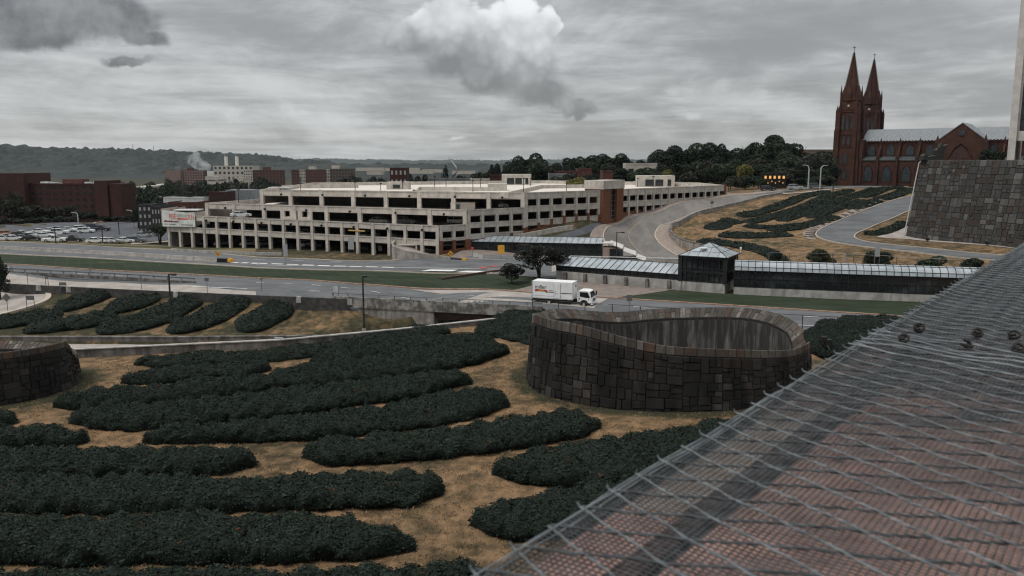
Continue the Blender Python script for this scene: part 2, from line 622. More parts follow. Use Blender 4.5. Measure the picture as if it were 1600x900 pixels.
def zt(x, y):
    """ground height before the sunken road is cut"""
    x = np.atleast_1d(np.asarray(x, float)); y = np.atleast_1d(np.asarray(y, float))
    out = np.empty(x.shape)
    for i in range(0, len(x), 20000):
        a, b_ = np.clip(x[i:i + 20000], -420, 420), np.clip(y[i:i + 20000], -20, 900)
        d2 = (a[:, None] - CPA[None, :, 0]) ** 2 + (b_[:, None] - CPA[None, :, 1]) ** 2
        out[i:i + 20000] = -_phi(d2) @ _W[:_n] + _W[_n]
    k = np.clip((y - 430) / 450, 0, 1)
    k = k * k * (3 - 2 * k)
    k2 = np.clip((np.abs(x) - 230) / 250, 0, 1) * np.clip((y - 200) / 200, 0, 1)
    k = np.maximum(k, k2 * 0.9 * (x < 0))
    return out * (1 - k) + (-36.0) * k


def z1(x, y):
    return float(zt([x], [y])[0])


_T = np.concatenate([np.geomspace(25, 900, 900)])


def G(px, py):
    d = ray(px, py)
    X, Y, Z = d[0] * _T / d[1], _T, CAMZ + d[2] * _T / d[1]
    g = Z - zt(X, Y)
    idx = np.where(g < 0)[0]
    if len(idx) == 0 or idx[0] == 0:
        return PZ(px, py, -3)
    i = idx[0]
    k = g[i - 1] / (g[i - 1] - g[i])
    t = _T[i - 1] + k * (_T[i] - _T[i - 1])
    return Vector((d[0] * t / d[1], t, CAMZ + d[2] * t / d[1]))


# sunken road outline
NW = [PZ(-260, 560, -3.4), PZ(110, 545, -3.0), PZ(440, 530, -2.0), PZ(620, 513.5, -1.2), PZ(838, 490, -0.3)]     # top of near wall
FW = [PZ(-260, 525, -3.5), PZ(300, 525.5, -3.5), PZ(560, 523, -3.6)]
E1, E2 = PZ(570, 473, 0), PZ(842, 487, 0)
DD = E1.lerp(E2, 0.41)
TR = [(p.x, p.y + 0.3) for p in NW] + [(E2.x, E2.y + 1), (E2.x + 4, E2.y + 13), (DD.x + 2, DD.y + 14), (DD.x, DD.y + 0.5), (DD.x - 4.9, DD.y + 0.8)] + [(p.x, p.y - 0.2) for p in FW[::-1]]


def inside(poly, x, y):
    r = np.zeros(x.shape, bool)
    n = len(poly)
    for i in range(n):
        x0, y0 = poly[i]; x1, y1 = poly[(i + 1) % n]
        c = ((y0 > y) != (y1 > y))
        with np.errstate(divide='ignore', invalid='ignore'):
            xi = (x1 - x0) * (y - y0) / (y1 - y0 + 1e-12) + x0
        r ^= c & (x < xi)
    return r


def zroad(x):
    return np.interp(x, [-80, -50, -15, 5], [-4.3, -4.5, -5.6, -5.8])


gx = np.concatenate([-np.geomspace(420, 96, 40), np.arange(-95, 72, 0.7), np.geomspace(73, 420, 60)])
gx = np.concatenate([[-8500, -5000, -2500, -1200, -700], gx, [700, 1200, 2500, 5000, 8500]])
gy = np.concatenate([[-600, -60, -10, 10, 20], np.arange(26, 135, 0.7), np.arange(135.5, 260, 1.5), np.geomspace(261, 900, 60), [1200, 1800, 3000, 6000, 8500]])
GX, GY = np.meshgrid(gx, gy)
fx, fy = GX.ravel(), GY.ravel()
fz = zt(fx, fy)
ins = inside(TR, fx, fy)
fz = np.where(ins, zroad(fx) - 0.12, fz)
for _cx, _cy, _rx, _ry in ((15.8, 85.9, 13.45, 10.95), (-57.7, 83, 11.6, 9.6)):
    fz = np.where(np.hypot((fx - _cx) / _rx, (fy - _cy) / _ry) < 1, -7.5, fz)
nx, ny = len(gx), len(gy)
near = (fy < 140)
fz = fz + np.where(near & ~ins, 0.05 * vnoise(np.stack([fx, fy, fx * 0], 1), 0.6, 3, 3), 0)
ii = (np.arange(ny - 1)[:, None] * nx + np.arange(nx - 1)[None, :]).ravel()
Fq = np.stack([ii, ii + 1, ii + nx + 1, ii + nx], 1)
terrain = mk('ground', np.stack([fx, fy, fz], 1), Fq, ground_mat(), None, True)
tag(terrain, kind='structure')
dry = np.full(len(fx), 0.35)
dry = np.where((fy < 106) & (fx > -80), 0.62, dry)
dry = np.where((fy >= 104) & (fy < 135) & (fx < -14), 0.42, dry)
dry = np.where((fy > 150) & (fx > 25), 0.55, dry)
dry = np.where(fy > 330, -0.3, dry)
rr = np.hypot((fx - 15.8) / 14.6, (fy - 85.7) / 12.2)
dry -= np.clip(1 - np.abs(rr - 1) / 0.13, 0, 1) * 0.5
rr = np.hypot((fx + 57.7) / 12.6, (fy - 83) / 10.8)
dry -= np.clip(1 - np.abs(rr - 1) / 0.22, 0, 1) * 0.6
at = terrain.data.attributes.new('dry', 'FLOAT', 'POINT')
at.data.foreach_set('value', dry.astype(np.float32))


def resample(P, n):
    P = np.array([(p[0], p[1]) for p in P], float)
    d = np.concatenate([[0], np.cumsum(np.hypot(*(P[1:] - P[:-1]).T))])
    t = np.linspace(0, d[-1], n)
    return np.stack([np.interp(t, d, P[:, 0]), np.interp(t, d, P[:, 1])], 1)


def smooth_poly(P, it=2):
    P = [Vector((p[0], p[1])) for p in P]
    for _ in range(it):
        Q = [P[0]]
        for a, b_ in zip(P[:-1], P[1:]):
            Q += [a.lerp(b_, 0.25), a.lerp(b_, 0.75)]
        Q.append(P[-1])
        P = Q
    return P


def strip(name, A, B, m, dz=0.08, n=60, k=8, px=True, kind='structure', sm=0, zfun=None, thick=0.0):
    """surface between two edge lines, laid on the ground"""
    if px:
        A = [G(*p) for p in A]; B = [G(*p) for p in B]
    if sm:
        A = smooth_poly(A, sm); B = smooth_poly(B, sm)
    A = resample(A, n); B = resample(B, n)
    t = np.linspace(0, 1, k)[None, :, None]
    P = A[:, None, :] * (1 - t) + B[:, None, :] * t
    P = P.reshape(-1, 2)
    z = (zt(P[:, 0], P[:, 1]) if zfun is None else zfun(P[:, 0], P[:, 1])) + dz
    V = np.concatenate([P, z[:, None]], 1)
    i = (np.arange(n - 1)[:, None] * k + np.arange(k - 1)[None, :]).ravel()
    F = np.stack([i, i + 1, i + k + 1, i + k], 1)
    o = mk(name, V, F, m, None, True)
    if kind: tag(o, kind=kind)
    return o


def ribbon_wall(mb, P, w, h, base=-0.5, n=60, top=None, zf=None, sm=0):
    """low wall / kerb following the ground along polyline P"""
    if sm: P = smooth_poly(P, sm)
    Q = resample(P, n)
    z = zt(Q[:, 0], Q[:, 1]) if zf is None else zf(Q)
    for i in range(n - 1):
        mb.line(Q[i], Q[i + 1], w, z[i] + base, z[i] + h, 0, z[i + 1] + base, z[i + 1] + h)
    return mb

# ================================================================== ROADS AND GROUND SHEETS
asphalt = mat('asphalt', (0.078, 0.083, 0.088), (0.120, 0.125, 0.13), 0.5, 0.9, 0.15, 30, coord='World', stretch=(0.35, 1.0, 1), stain=0.35, stain_col=(0.06, 0.062, 0.066))
asphalt2 = mat('dark asphalt', (0.055, 0.06, 0.07), (0.08, 0.085, 0.095), 0.5, 0.9, 0.15, 30, coord='World')
concrete_road = mat('concrete paving', (0.24, 0.215, 0.195), (0.32, 0.29, 0.265), 0.45, 0.9, 0.1, 20, coord='World')
brown_pave = mat('brown paving', (0.14, 0.115, 0.10), (0.19, 0.16, 0.14), 0.7, 0.9, 0.1, 20, coord='World')
walk = mat('pavement brick', (0.19, 0.155, 0.135), (0.25, 0.205, 0.175), 1.2, 0.9, 0.1, 20, coord='World')
concrete = mat('weathered concrete', (0.26, 0.25, 0.235), (0.38, 0.365, 0.345), 0.9, 0.9, 0.15, 12, coord='World', stain=0.6, stain_col=(0.10, 0.095, 0.09))
dark_concrete = mat('grimy concrete', (0.075, 0.07, 0.066), (0.17, 0.16, 0.15), 0.8, 0.9, 0.2, 12, coord='World', stain=0.75, stain_col=(0.022, 0.021, 0.02))
white_paint = mat('white road paint', (0.5, 0.5, 0.49), (0.66, 0.66, 0.64), 3, 0.8, coord='World')
kerb_red = mat('rusty kerb', (0.20, 0.115, 0.08), (0.30, 0.20, 0.14), 1.5, 0.9, coord='World')
kerb_pale = mat('granite kerb', (0.34, 0.29, 0.24), (0.42, 0.37, 0.31), 1.5, 0.9, coord='World')
lawn = grass_mat()

YN = lambda x: float(np.interp(x, [-260, 0, 200, 400, 570, 830, 1000, 1200, 1400, 1600], [434, 447, 457, 466, 473, 486, 497, 509, 521, 533]))
YF = lambda x: float(np.interp(x, [-260, 0, 200, 400, 600, 800, 940, 1000, 1200, 1400, 1600], [402, 414.5, 424.5, 436, 448, 457, 467, 470.5, 483, 497, 511]))
xs = [-260, -100, 0, 100, 200, 300, 400, 500, 570, 650, 740, 830, 920, 1000, 1100, 1200, 1300, 1400, 1500, 1600]
nearA = [PZ(x, YN(x), 0) for x in xs]
farA = [PZ(x, YF(x), 0) for x in xs]
strip('highway', nearA, farA, asphalt, 0.10, 240, 8, px=False)
# near concrete lane on the left and the pale bridge deck
strip('concrete_lane', [PZ(x, YN(x) - 1.5, 0) for x in (-260, 0, 150, 300, 400)], [PZ(x, y, 0) for x, y in ((-260, 418), (0, 431), (150, 438.5), (300, 449), (400, 459))], concrete_road, 0.13, 90, 4, px=False)
strip('bridge_deck', [PZ(x, YN(x) - 1, 0) for x in (700, 760, 830, 920)], [PZ(x, YF(x) + 1.5, 0) for x in (775, 830, 890, 950)], concrete_road, 0.13, 50, 4, px=False)
strip('deck_verge', [PZ(x, YF(x) + 1.2, 0) for x in (640, 700, 790)], [PZ(x, YF(x) + 5, 0) for x in (690, 740, 790)], concrete_road, 0.13, 20, 3, px=False)
# far carriageway
xsB = [-260, 0, 100, 200, 300, 400, 530, 690, 790]
ynB = [385, 397, 401.5, 406.5, 413, 419, 422.5, 424, 428]
yfB = [367, 378.5, 382.5, 387.5, 393, 402.5, 407.5, 409.5, 411]
strip('far_highway', [PZ(x, y, 0) for x, y in zip(xsB, ynB)], [PZ(x, y, 0) for x, y in zip(xsB, yfB)], asphalt, 0.10, 160, 6, px=False)
strip('junction', [PZ(x, y, 0) for x, y in ((785, 430), (830, 434), (872, 437))], [PZ(x, y, 0) for x, y in ((700, 410), (790, 406), (888, 412))], asphalt, 0.12, 30, 10, px=False)
strip('junction_apron', [PZ(x, y, 0) for x, y in ((862, 426), (900, 418), (1062, 426))], [PZ(x, y, 0) for x, y in ((862, 408), (900, 404), (1062, 414))], concrete_road, 0.14, 30, 6, px=False)
strip('garage_forecourt', [PZ(x, y, 0) for x, y in ((700, 410), (760, 409), (830, 409), (890, 408))], [PZ(x, y, 0) for x, y in ((735, 400), (780, 401), (830, 402), (890, 401))], brown_pave, 0.12, 30, 5, px=False)
# lawns
strip('median_lawn', [PZ(x, YF(x) - 1.0, 0) for x in (-260, 0, 200, 400, 600, 800, 835)], [PZ(x, y + 0.6, 0) for x, y in ((-260, 385), (0, 397), (200, 407), (400, 419), (600, 424), (785, 430), (870, 437))], lawn, 0.06, 160, 12, px=False)
strip('corridor_lawn', [PZ(x, YF(x) - 1.6, 0) for x in (955, 1050, 1200, 1400, 1600)], [PZ(x, y, 0) for x, y in ((1035, 455), (1062, 456), (1200, 463), (1400, 471), (1600, 480))], lawn, 0.06, 90, 8, px=False)
strip('brown_apron', [PZ(x, YF(x) - 1.0, 0) for x in (800, 850, 900, 955)], [PZ(x, y, 0) for x, y in ((868, 437), (930, 441), (1000, 446), (1062, 452))], brown_pave, 0.10, 40, 8, px=False)
strip('far_verge', [PZ(x, y, 0) for x, y in ((-260, 366), (0, 377.5), (150, 383), (265, 390), (400, 402))], [PZ(x, y, -0.8) for x, y in ((-260, 362), (0, 373), (150, 379), (268, 385), (400, 394))], grass_mat('verge', (0.03, 0.038, 0.02), (0.07, 0.07, 0.04), (0.2, 0.15, 0.09), (0.45, 0.6)), 0.09, 60, 4, px=False)


def kerb(name, pts, m, h=0.13, w=0.25, sm=0, base=-0.2, n=80, lift=0.08):
    mb = MB()
    ribbon_wall(mb, pts, w, h + lift, base, n, sm=sm)
    return tag(mb.build(name, m), kind='structure')


kerb('kerb', farA, kerb_red, 0.16, 0.45, n=120)
kerb('kerb', [PZ(x, y + 0.2, 0) for x, y in ((-260, 385), (0, 397), (200, 407), (400, 419), (600, 424), (790, 428.5))], kerb_pale, 0.12, 0.3)
kerb('kerb', [PZ(x, y, 0) for x, y in zip(xsB, yfB)], kerb_pale, 0.12, 0.3)


def dashes(name, P, Q, m, n, wid, ratio=0.35, lift=0.13):
    mb = MB()
    for i in range(n):
        a = P.lerp(Q, i / n); b_ = P.lerp(Q, (i + ratio) / n)
        za, zb = z1(a.x, a.y) + lift, z1(b_.x, b_.y) + lift
        d = (Q - P).normalized(); nn = Vector((-d.y, d.x, 0)) * wid / 2
        mb.quad((a.x - nn.x, a.y - nn.y, za), (b_.x - nn.x, b_.y - nn.y, zb), (b_.x + nn.x, b_.y + nn.y, zb), (a.x + nn.x, a.y + nn.y, za))
    return tag(mb.build(name, m), kind='structure')


dashes('lane_marking', PZ(400, 412.3, 0), PZ(622, 418, 0), white_paint, 9, 0.9, 0.75)
dashes('lane_marking', PZ(400, 415, 0), PZ(800, 422, 0), white_paint, 1, 0.25, 1.0)
dashes('lane_marking', PZ(280, 405, 0), PZ(700, 412, 0), white_paint, 7, 0.2, 0.3, 0.16)
dashes('lane_marking', PZ(362, 411.5, 0), PZ(408, 413, 0), white_paint, 3, 1.2, 0.7, 0.16)
dashes('lane_marking', PZ(400, 446.5, 0), PZ(830, 470, 0), white_paint, 9, 0.18, 0.3, 0.15)
dashes('lane_marking', PZ(870, 476, 0), PZ(1400, 508, 0), white_paint, 8, 0.2, 0.35, 0.15)
dashes('lane_marking', PZ(300, 451.5, 0), PZ(500, 459, 0), white_paint, 1, 0.3, 1.0, 0.15)
dashes('lane_marking', PZ(1200, 506.5, 0), PZ(1400, 518, 0), white_paint, 1, 0.2, 1.0, 0.15)
dashes('lane_marking', PZ(0, 421, 0), PZ(300, 436, 0), white_paint, 5, 0.15, 0.3, 0.15)
mbz = MB()
for (x0, y0, x1, y1, dy) in ((672, 421, 715, 421.5, 2.2), (728, 423, 775, 424, 2.2)):
    a, b_, c, d = PZ(x0, y0, .17), PZ(x1, y1, .17), PZ(x1 - 8, y1 + dy, .17), PZ(x0 - 14, y0 + dy, .17)
    mbz.quad(d, c, b_, a)
tag(mbz.build('junction_marking', white_paint), kind='structure')
mbz = MB()
for (x0, y0) in ((752, 417), (770, 414.5)):
    a, b_, c, d = PZ(x0, y0, .17), PZ(x0 + 12, y0 + .5, .17), PZ(x0 + 6, y0 + 2.2, .17), PZ(x0 - 6, y0 + 1.8, .17)
    mbz.quad(d, c, b_, a)
tag(mbz.build('red_marking', mat('red road paint', (0.35, 0.06, 0.06), rough=0.9)), kind='structure')

# parking lot and the streets behind it
strip('parking_lot', [(-120, 371), (0, 374), (130, 378), (230, 378), (262, 376)], [(-120, 345), (0, 350), (130, 352), (200, 347), (262, 352)], asphalt2, 0.12, 60, 14)
strip('side_street', [(130, 357), (185, 350), (215, 348), (258, 352)], [(150, 349), (190, 344), (222, 341), (262, 343)], concrete_road, 0.2, 24, 4)
strip('lot_path', [(205, 383), (235, 381), (266, 378.5)], [(205, 380.5), (235, 379), (266, 376.5)], concrete_road, 0.18, 14, 3)
# curved road up the hill with its two pavements
rl = [(975, 406), (958, 393), (943, 377), (942, 364), (955, 352), (990, 338), (1050, 323), (1110, 311.5), (1160, 305.5), (1225, 299.5)]
rr_ = [(1066, 406), (1048, 393), (1031, 381), (1022, 370), (1026, 359), (1046, 347), (1080, 337), (1130, 322), (1180, 310.5), (1226, 302.5)]
strip('hill_road', rl, rr_, mat('worn asphalt', (0.115, 0.108, 0.102), (0.165, 0.155, 0.147), 0.4, 0.9, 0.1, 20, coord='World', stretch=(1, 0.3, 1)), 0.10, 110, 10, sm=2)
strip('pavement', [(966, 406), (940, 392), (922, 378), (921, 364), (942, 351), (984, 335), (1040, 320), (1100, 310), (1160, 303), (1220, 298.5)], [(974, 406), (957, 393), (942, 377), (941, 364), (954, 352), (989, 338), (1049, 323), (1109, 311.5), (1159, 305.5), (1222, 299.5)], walk, 0.18, 100, 4, sm=2)
strip('pavement', rr_[:7] + [(1110, 329)], [(1090, 406), (1077, 396), (1056, 381), (1045, 370), (1045, 360), (1056, 350), (1085, 339), (1113, 330)], walk, 0.18, 90, 4, sm=2)
kerb('kerb', [G(*p) for p in rl], kerb_pale, 0.16, 0.25, sm=2, n=110)
kerb('kerb', [G(*p) for p in rr_], kerb_pale, 0.16, 0.25, sm=2, n=110)
strip('service_drive', [(835, 386), (880, 376), (918, 366), (944, 352)], [(835, 379), (868, 369), (903, 359), (937, 349)], asphalt2, 0.10, 40, 5)
mb_ = MB()
ctr = [((a[0] * .52 + b[0] * .48), (a[1] * .52 + b[1] * .48)) for a, b in zip(rl, rr_)][:8]
strip('centre_line', [(x - .6, y) for x, y in ctr], [(x + .9, y) for x, y in ctr], mat('faded yellow paint', (0.22, 0.18, 0.12)), 0.14, 90, 2, sm=2)
# loop road below the stone wall
le = [(1640, 412), (1560, 407), (1480, 402), (1390, 391), (1330, 384), (1288, 376), (1272, 368), (1280, 358), (1310, 345), (1350, 330), (1400, 313), (1440, 303)]
li = [(1640, 403), (1560, 399), (1480, 392), (1400, 384), (1350, 378), (1334, 372), (1336, 366), (1350, 360), (1370, 351), (1395, 342), (1418, 331), (1450, 320)]
strip('loop_road', le, li, asphalt, 0.10, 110, 8, sm=2)
kerb('kerb', [G(*p) for p in le], kerb_pale, 0.14, 0.25, sm=2, n=110)
kerb('kerb', [G(*p) for p in li], kerb_pale, 0.14, 0.25, sm=2, n=110)
# paved steps strip beside the loop road
strip('stepped_verge', [(1275, 375), (1270, 368), (1278, 357), (1310, 343), (1350, 328), (1380, 318)], [(1262, 374), (1252, 366), (1262, 356), (1300, 340), (1345, 323), (1378, 311)], walk, 0.09, 60, 4, sm=2)
mbs = MB()
for i in range(17):
    t = i / 16
    a = G(*np.array([np.interp(t, [0, .3, 1], [1272, 1278, 1378]), np.interp(t, [0, .3, 1], [372, 357, 318])]))
    b_ = G(*np.array([np.interp(t, [0, .3, 1], [1256, 1261, 1376]), np.interp(t, [0, .3, 1], [370, 356, 312])]))
    z = max(z1(a.x, a.y), z1(b_.x, b_.y))
    mbs.line(a, b_, 0.35, z, z + 0.22)
tag(mbs.build('steps', dark_concrete), kind='structure')
strip('concrete_apron', [(1370, 371), (1420, 374), (1500, 381), (1600, 391)], [(1372, 369.5), (1415, 350), (1420, 352), (1600, 386)], concrete_road, 0.08, 40, 6)
strip('church_street', [(1180, 305), (1240, 299), (1300, 294), (1420, 292.5)], [(1180, 299), (1240, 296), (1300, 291), (1420, 290)], asphalt, 0.15, 40, 4)
strip('path', [(1220, 305), (1300, 297), (1420, 292)], [(1220, 303.5), (1300, 296), (1420, 291)], concrete_road, 0.2, 40, 3)
# sunken road and the left loop
fwl = [Vector((p.x, p.y)) for p in FW] + [Vector((DD.x - 4, DD.y)), Vector((DD.x, DD.y + 6))]
nwl = [Vector((p.x, p.y)) for p in NW[:-1]] + [Vector((E2.x - 3, E2.y - 2)), Vector((E2.x + 3, E2.y + 8))]
strip('sunken_road', nwl, fwl, concrete_road, 0.0, 120, 6, px=False, zfun=lambda x, y: zroad(x))
strip('left_loop_road', [(-220, 540), (-60, 505), (0, 493), (45, 481), (68, 473), (79, 465), (70, 456), (40, 450), (0, 448.5), (-200, 448)], [(-220, 490), (-60, 478), (-50, 474), (-45, 470), (-45, 466), (-45, 463), (-48, 461), (-50, 459), (-60, 457), (-200, 453)], concrete_road, 0.14, 80, 8, sm=2)
kerb('kerb', [G(*p) for p in [(0, 493), (45, 481), (68, 473), (79, 465), (70, 456), (40, 450), (0, 448.5)]], kerb_pale, 0.18, 0.7, sm=2, n=60, lift=0.1)

# ================================================================== WALLS OF THE HIGHWAY
t = thing('retaining_wall', 'long low grimy concrete wall in front of the sunken road, its pale coping climbing to the bridge', 'wall', (NW[1].x, NW[1].y, NW[1].z))
mb = MB(); cp = MB()
Q = resample(NW, 70)
zs = np.interp(Q[:, 0], [p.x for p in NW], [p.z for p in NW])
for i in range(69):
    mb.line(Q[i], Q[i + 1], 0.45, -6.2, zs[i] - 0.12, 0, -6.2, zs[i + 1] - 0.12)
    cp.line(Q[i], Q[i + 1], 0.62, zs[i] - 0.117, zs[i], 0, zs[i + 1] - 0.117, zs[i + 1])
mb.build('wall_body', dark_concrete, t, t.location)
cp.build('coping', concrete, t, t.location)
for px in (437, 706):
    p = PZ(px, 530 if px == 437 else 507, -2.3 if px == 437 else -1.2)
    b = MB().box(p.x - 0.55, p.x + 0.55, p.y - 0.45, p.y - 0.25, p.z - 0.8, p.z + 0.3)
    b.build('junction_box', mat('pale grey box', (0.30, 0.33, 0.35)), t, t.location)
t = thing('retaining_wall', 'far concrete wall of the sunken road, running under the sloping shrub beds', 'wall', tuple(FW[1]))
mb = MB(); cp = MB()
P = FW + [Vector((DD.x - 4.6, DD.y + 0.2, -3.6))]
for a, b_ in zip(P[:-1], P[1:]):
    mb.line(a, b_, 0.45, -6.2, a.z - 0.12, 0, -6.2, b_.z - 0.12)
    cp.line(a, b_, 0.6, a.z - 0.117, a.z, 0, b_.z - 0.117, b_.z)
mb.build('wall_body', dark_concrete, t, t.location)
cp.build('coping', dark_concrete, t, t.location)

# bridge: abutment, girders, parapet with rail
t = thing('highway_bridge', 'stained concrete bridge with rusty steel girders over the sunken road', 'bridge', tuple(E1))
ed = (E2 - E1).normalized(); en = Vector((-ed.y, ed.x, 0))
F0 = E1 - ed * 5
mb = MB(); mb.line(E1 - ed * 1.0, DD, 0.6, -6.3, -0.35, 0.2)
mb.line(DD, DD + en * 12.5 + ed * 1.0, 0.8, -6.3, -1.5, 0.4)
mb.build('abutment', concrete_stained := mat('streaked abutment concrete', (0.16, 0.145, 0.13), (0.27, 0.25, 0.23), 0.7, 0.9, 0.15, 12, coord='World', stain=0.85, stain_col=(0.06, 0.055, 0.05)), t, t.location)
mb = MB(); mb.line(DD + en * 13 - ed * 2, E2 + en * 12 + ed * 4, 0.5, -6.3, -1.0)
mb.line(E2 + ed * 3, E2 + ed * 4 + en * 12, 0.8, -6.3, -0.6)
mb.build('dark_end_wall', dark_concrete, t, t.location)  # added wall closing off the underpass so that it ends in dark
mb = MB()
for k in range(6):
    o = en * (0.6 + k * 2.2)
    mb.line(DD + o, E2 + o + ed * 3, 0.25, -1.75, -0.55)
    mb.line(DD + o, E2 + o + ed * 3, 0.5, -1.85, -1.752)
mb.build('girder', mat('rusty girder steel', (0.035, 0.022, 0.02), (0.06, 0.035, 0.03), 1.5, 0.8), t, t.location)
mb = MB(); mb.line(DD - ed * 0.5, E2 + ed * 3, 12.5, -0.55, -0.12, 6.3)
mb.build('deck_slab', dark_concrete, t, t.location)
mb = MB(); mb.line(F0, E2 + ed * 0.5, 0.35, -0.75, 0.75, -0.05)
mb.build('parapet', mat('mossy parapet concrete', (0.10, 0.097, 0.09), (0.27, 0.255, 0.235), 0.9, 0.95, 0.2, 8, coord='World', contrast=(0.42, 0.62), stain=0.7, stain_col=(0.035, 0.033, 0.03)), t, t.location)
steel = mat('dull galvanised steel', (0.12, 0.125, 0.13), (0.18, 0.185, 0.19), 2, 0.55, metal=0.6)
dark_steel = mat('dark painted steel', (0.018, 0.018, 0.019), (0.03, 0.03, 0.03), 2, 0.5)
mb = MB(); L = (E2 + ed * 0.5 - F0).length
for k in range(int(L / 2.4) + 1):
    p = F0 + ed * (k * 2.4)
    mb.box(p.x - .06, p.x + .06, p.y - .06, p.y + .06, 0.75, 1.2)
mb.tube(F0 + Vector((0, 0, 1.2)), E2 + ed * 0.5 + Vector((0, 0, 1.2)), 0.055)
mb.build('hand_rail', steel, t, t.location)

# long low wall left of the bridge, with pale patches
t = thing('edge_wall', 'dark low wall along the concrete lane above the shrub slope', 'wall', tuple(nearA[2]))
mb = MB()
lw = [PZ(x, YN(x), 0) for x in (-260, 0, 200, 400, 545)]
for a, b_ in zip(lw[:-1], lw[1:]):
    mb.line(a, b_, 0.3, -1.6, 0.45)
mb.build('wall_body', mat('blackened concrete', (0.03, 0.03, 0.03), (0.065, 0.062, 0.06), 1.5, 0.9, coord='World'), t, t.location)
for px in (58, 105, 272, 464, 544):
    p = PZ(px, YN(px), 0); q = PZ(px + 7, YN(px + 7), 0)
    MB().line(p, q, 0.45, -0.4, 0.5).build('pale_panel', concrete, t, t.location)

# divider with rail between the lanes on the left
t = thing('railed_divider', 'low concrete divider topped with a post-and-rail guard between two lanes', 'barrier', tuple(PZ(100, 436, 0)))
dv = [PZ(x, y, 0) for x, y in ((-260, 414), (0, 427.5), (100, 433), (200, 438), (305, 445))]
mb = MB(); rl_ = MB()
for a, b_ in zip(dv[:-1], dv[1:]):
    mb.line(a, b_, 0.4, 0, 0.55)
    n = max(1, int((b_ - a).length / 2.6))
    for k in range(n):
        p = a.lerp(b_, k / n)
        rl_.box(p.x - .06, p.x + .06, p.y - .06, p.y + .06, 0.5, 1.15)
    rl_.line(a, b_, 0.12, 0.92, 1.12)
mb.build('divider_body', dark_concrete, t, t.location)
rl_.build('guard_rail', steel, t, t.location)

jersey = mat('barrier concrete', (0.30, 0.28, 0.26), (0.40, 0.375, 0.35), 0.6, 0.9, coord='World', stain=0.4, stain_col=(0.15, 0.14, 0.13))
t = thing('concrete_barrier', 'long pale concrete barrier splitting the far highway lanes', 'barrier', tuple(PZ(100, 393, 0)))
mb = MB()
jv = [PZ(x, y, 0) for x, y in ((-260, 379), (0, 391), (100, 396), (200, 401.5), (340, 411))]
for a, b_ in zip(jv[:-1], jv[1:]):
    n = max(1, int((b_ - a).length / 6))
    for k in range(n):
        p, q_ = a.lerp(b_, k / n), a.lerp(b_, (k + 0.985) / n)
        mb.line(p, q_, 0.6, 0.1, 0.4); mb.line(p, q_, 0.25, 0.4, 1.0)
mb.build('barrier_body', jersey, t, t.location)
# far-side low wall in front of garage
mb = MB(); ribbon_wall(mb, [G(x, y) for x, y in ((268, 393), (330, 397), (400, 399), (440, 399))], 0.3, 0.7, -0.6, 30)
tag(mb.build('low_wall', concrete), 'low weathered wall edging the verge in front of the lower garage columns', 'wall')

# curved retaining wall of the hill road
wc = mat('curved wall concrete', (0.22, 0.20, 0.18), (0.34, 0.31, 0.28), 0.8, 0.9, 0.1, 10, coord='World', stain=0.6, stain_col=(0.09, 0.08, 0.07))
wp = smooth_poly([G(*p) for p in [(1125, 402), (1098, 396), (1072, 388), (1052, 376), (1046, 366), (1050, 356), (1070, 345), (1110, 332), (1150, 320), (1190, 310), (1222, 304)]], 2)
mb = MB(); cp = MB()
Q = resample(wp, 90)
z = zt(Q[:, 0], Q[:, 1]); hh = np.interp(np.linspace(0, 1, 90), [0, .15, .35, .6, 1], [2.0, 1.9, 1.2, 0.7, 0.6])
t = thing('curved_wall', 'curved concrete retaining wall hugging the inside bend of the hill road', 'wall', (Q[30][0], Q[30][1], z[30]))
for i in range(89):
    mb.line(Q[i], Q[i + 1], 0.4, z[i] - 1, z[i] + hh[i] - .1, 0, z[i + 1] - 1, z[i + 1] + hh[i + 1] - .1)
    cp.line(Q[i], Q[i + 1], 0.55, z[i] + hh[i] - .098, z[i] + hh[i], 0, z[i + 1] + hh[i + 1] - .098, z[i + 1] + hh[i + 1])
mb.build('wall_body', wc, t, t.location); cp.build('coping', dark_concrete, t, t.location)

t = thing('parapet_wall', 'pale weathered parapet wall with white rail behind the short glass corridor', 'wall', tuple(PZ(970, 416, 0)))
a, b_ = PZ(868, 414, 0), PZ(1075, 419, 0)
MB().line(a, b_, 0.4, -0.5, 1.35).build('wall_body', wc, t, t.location)
MB().line(a, b_, 0.12, 1.75, 1.87).build('white_rail', mat('white painted steel', (0.5, 0.52, 0.52)), t, t.location)
t = thing('low_wall', 'short low wall edging the verge between the garage corner and the plum trees', 'wall', tuple(PZ(780, 405, 0)))
MB().line(PZ(757, 404.5, 0), PZ(835, 409, 0), 0.4, -0.5, 0.75).build('wall_body', wc, t, t.location)
# the dark edging in the median
a, b_ = PZ(690, 438, 0), PZ(782, 424.5, 0)
tag(MB().line(a, b_, 0.5, -0.3, 0.45).build('edging_wall', mat('rusty edging', (0.05, 0.03, 0.025), (0.09, 0.05, 0.04))), 'rusty dark edging strip slanting across the lawn tip near the plum trees', 'edging')

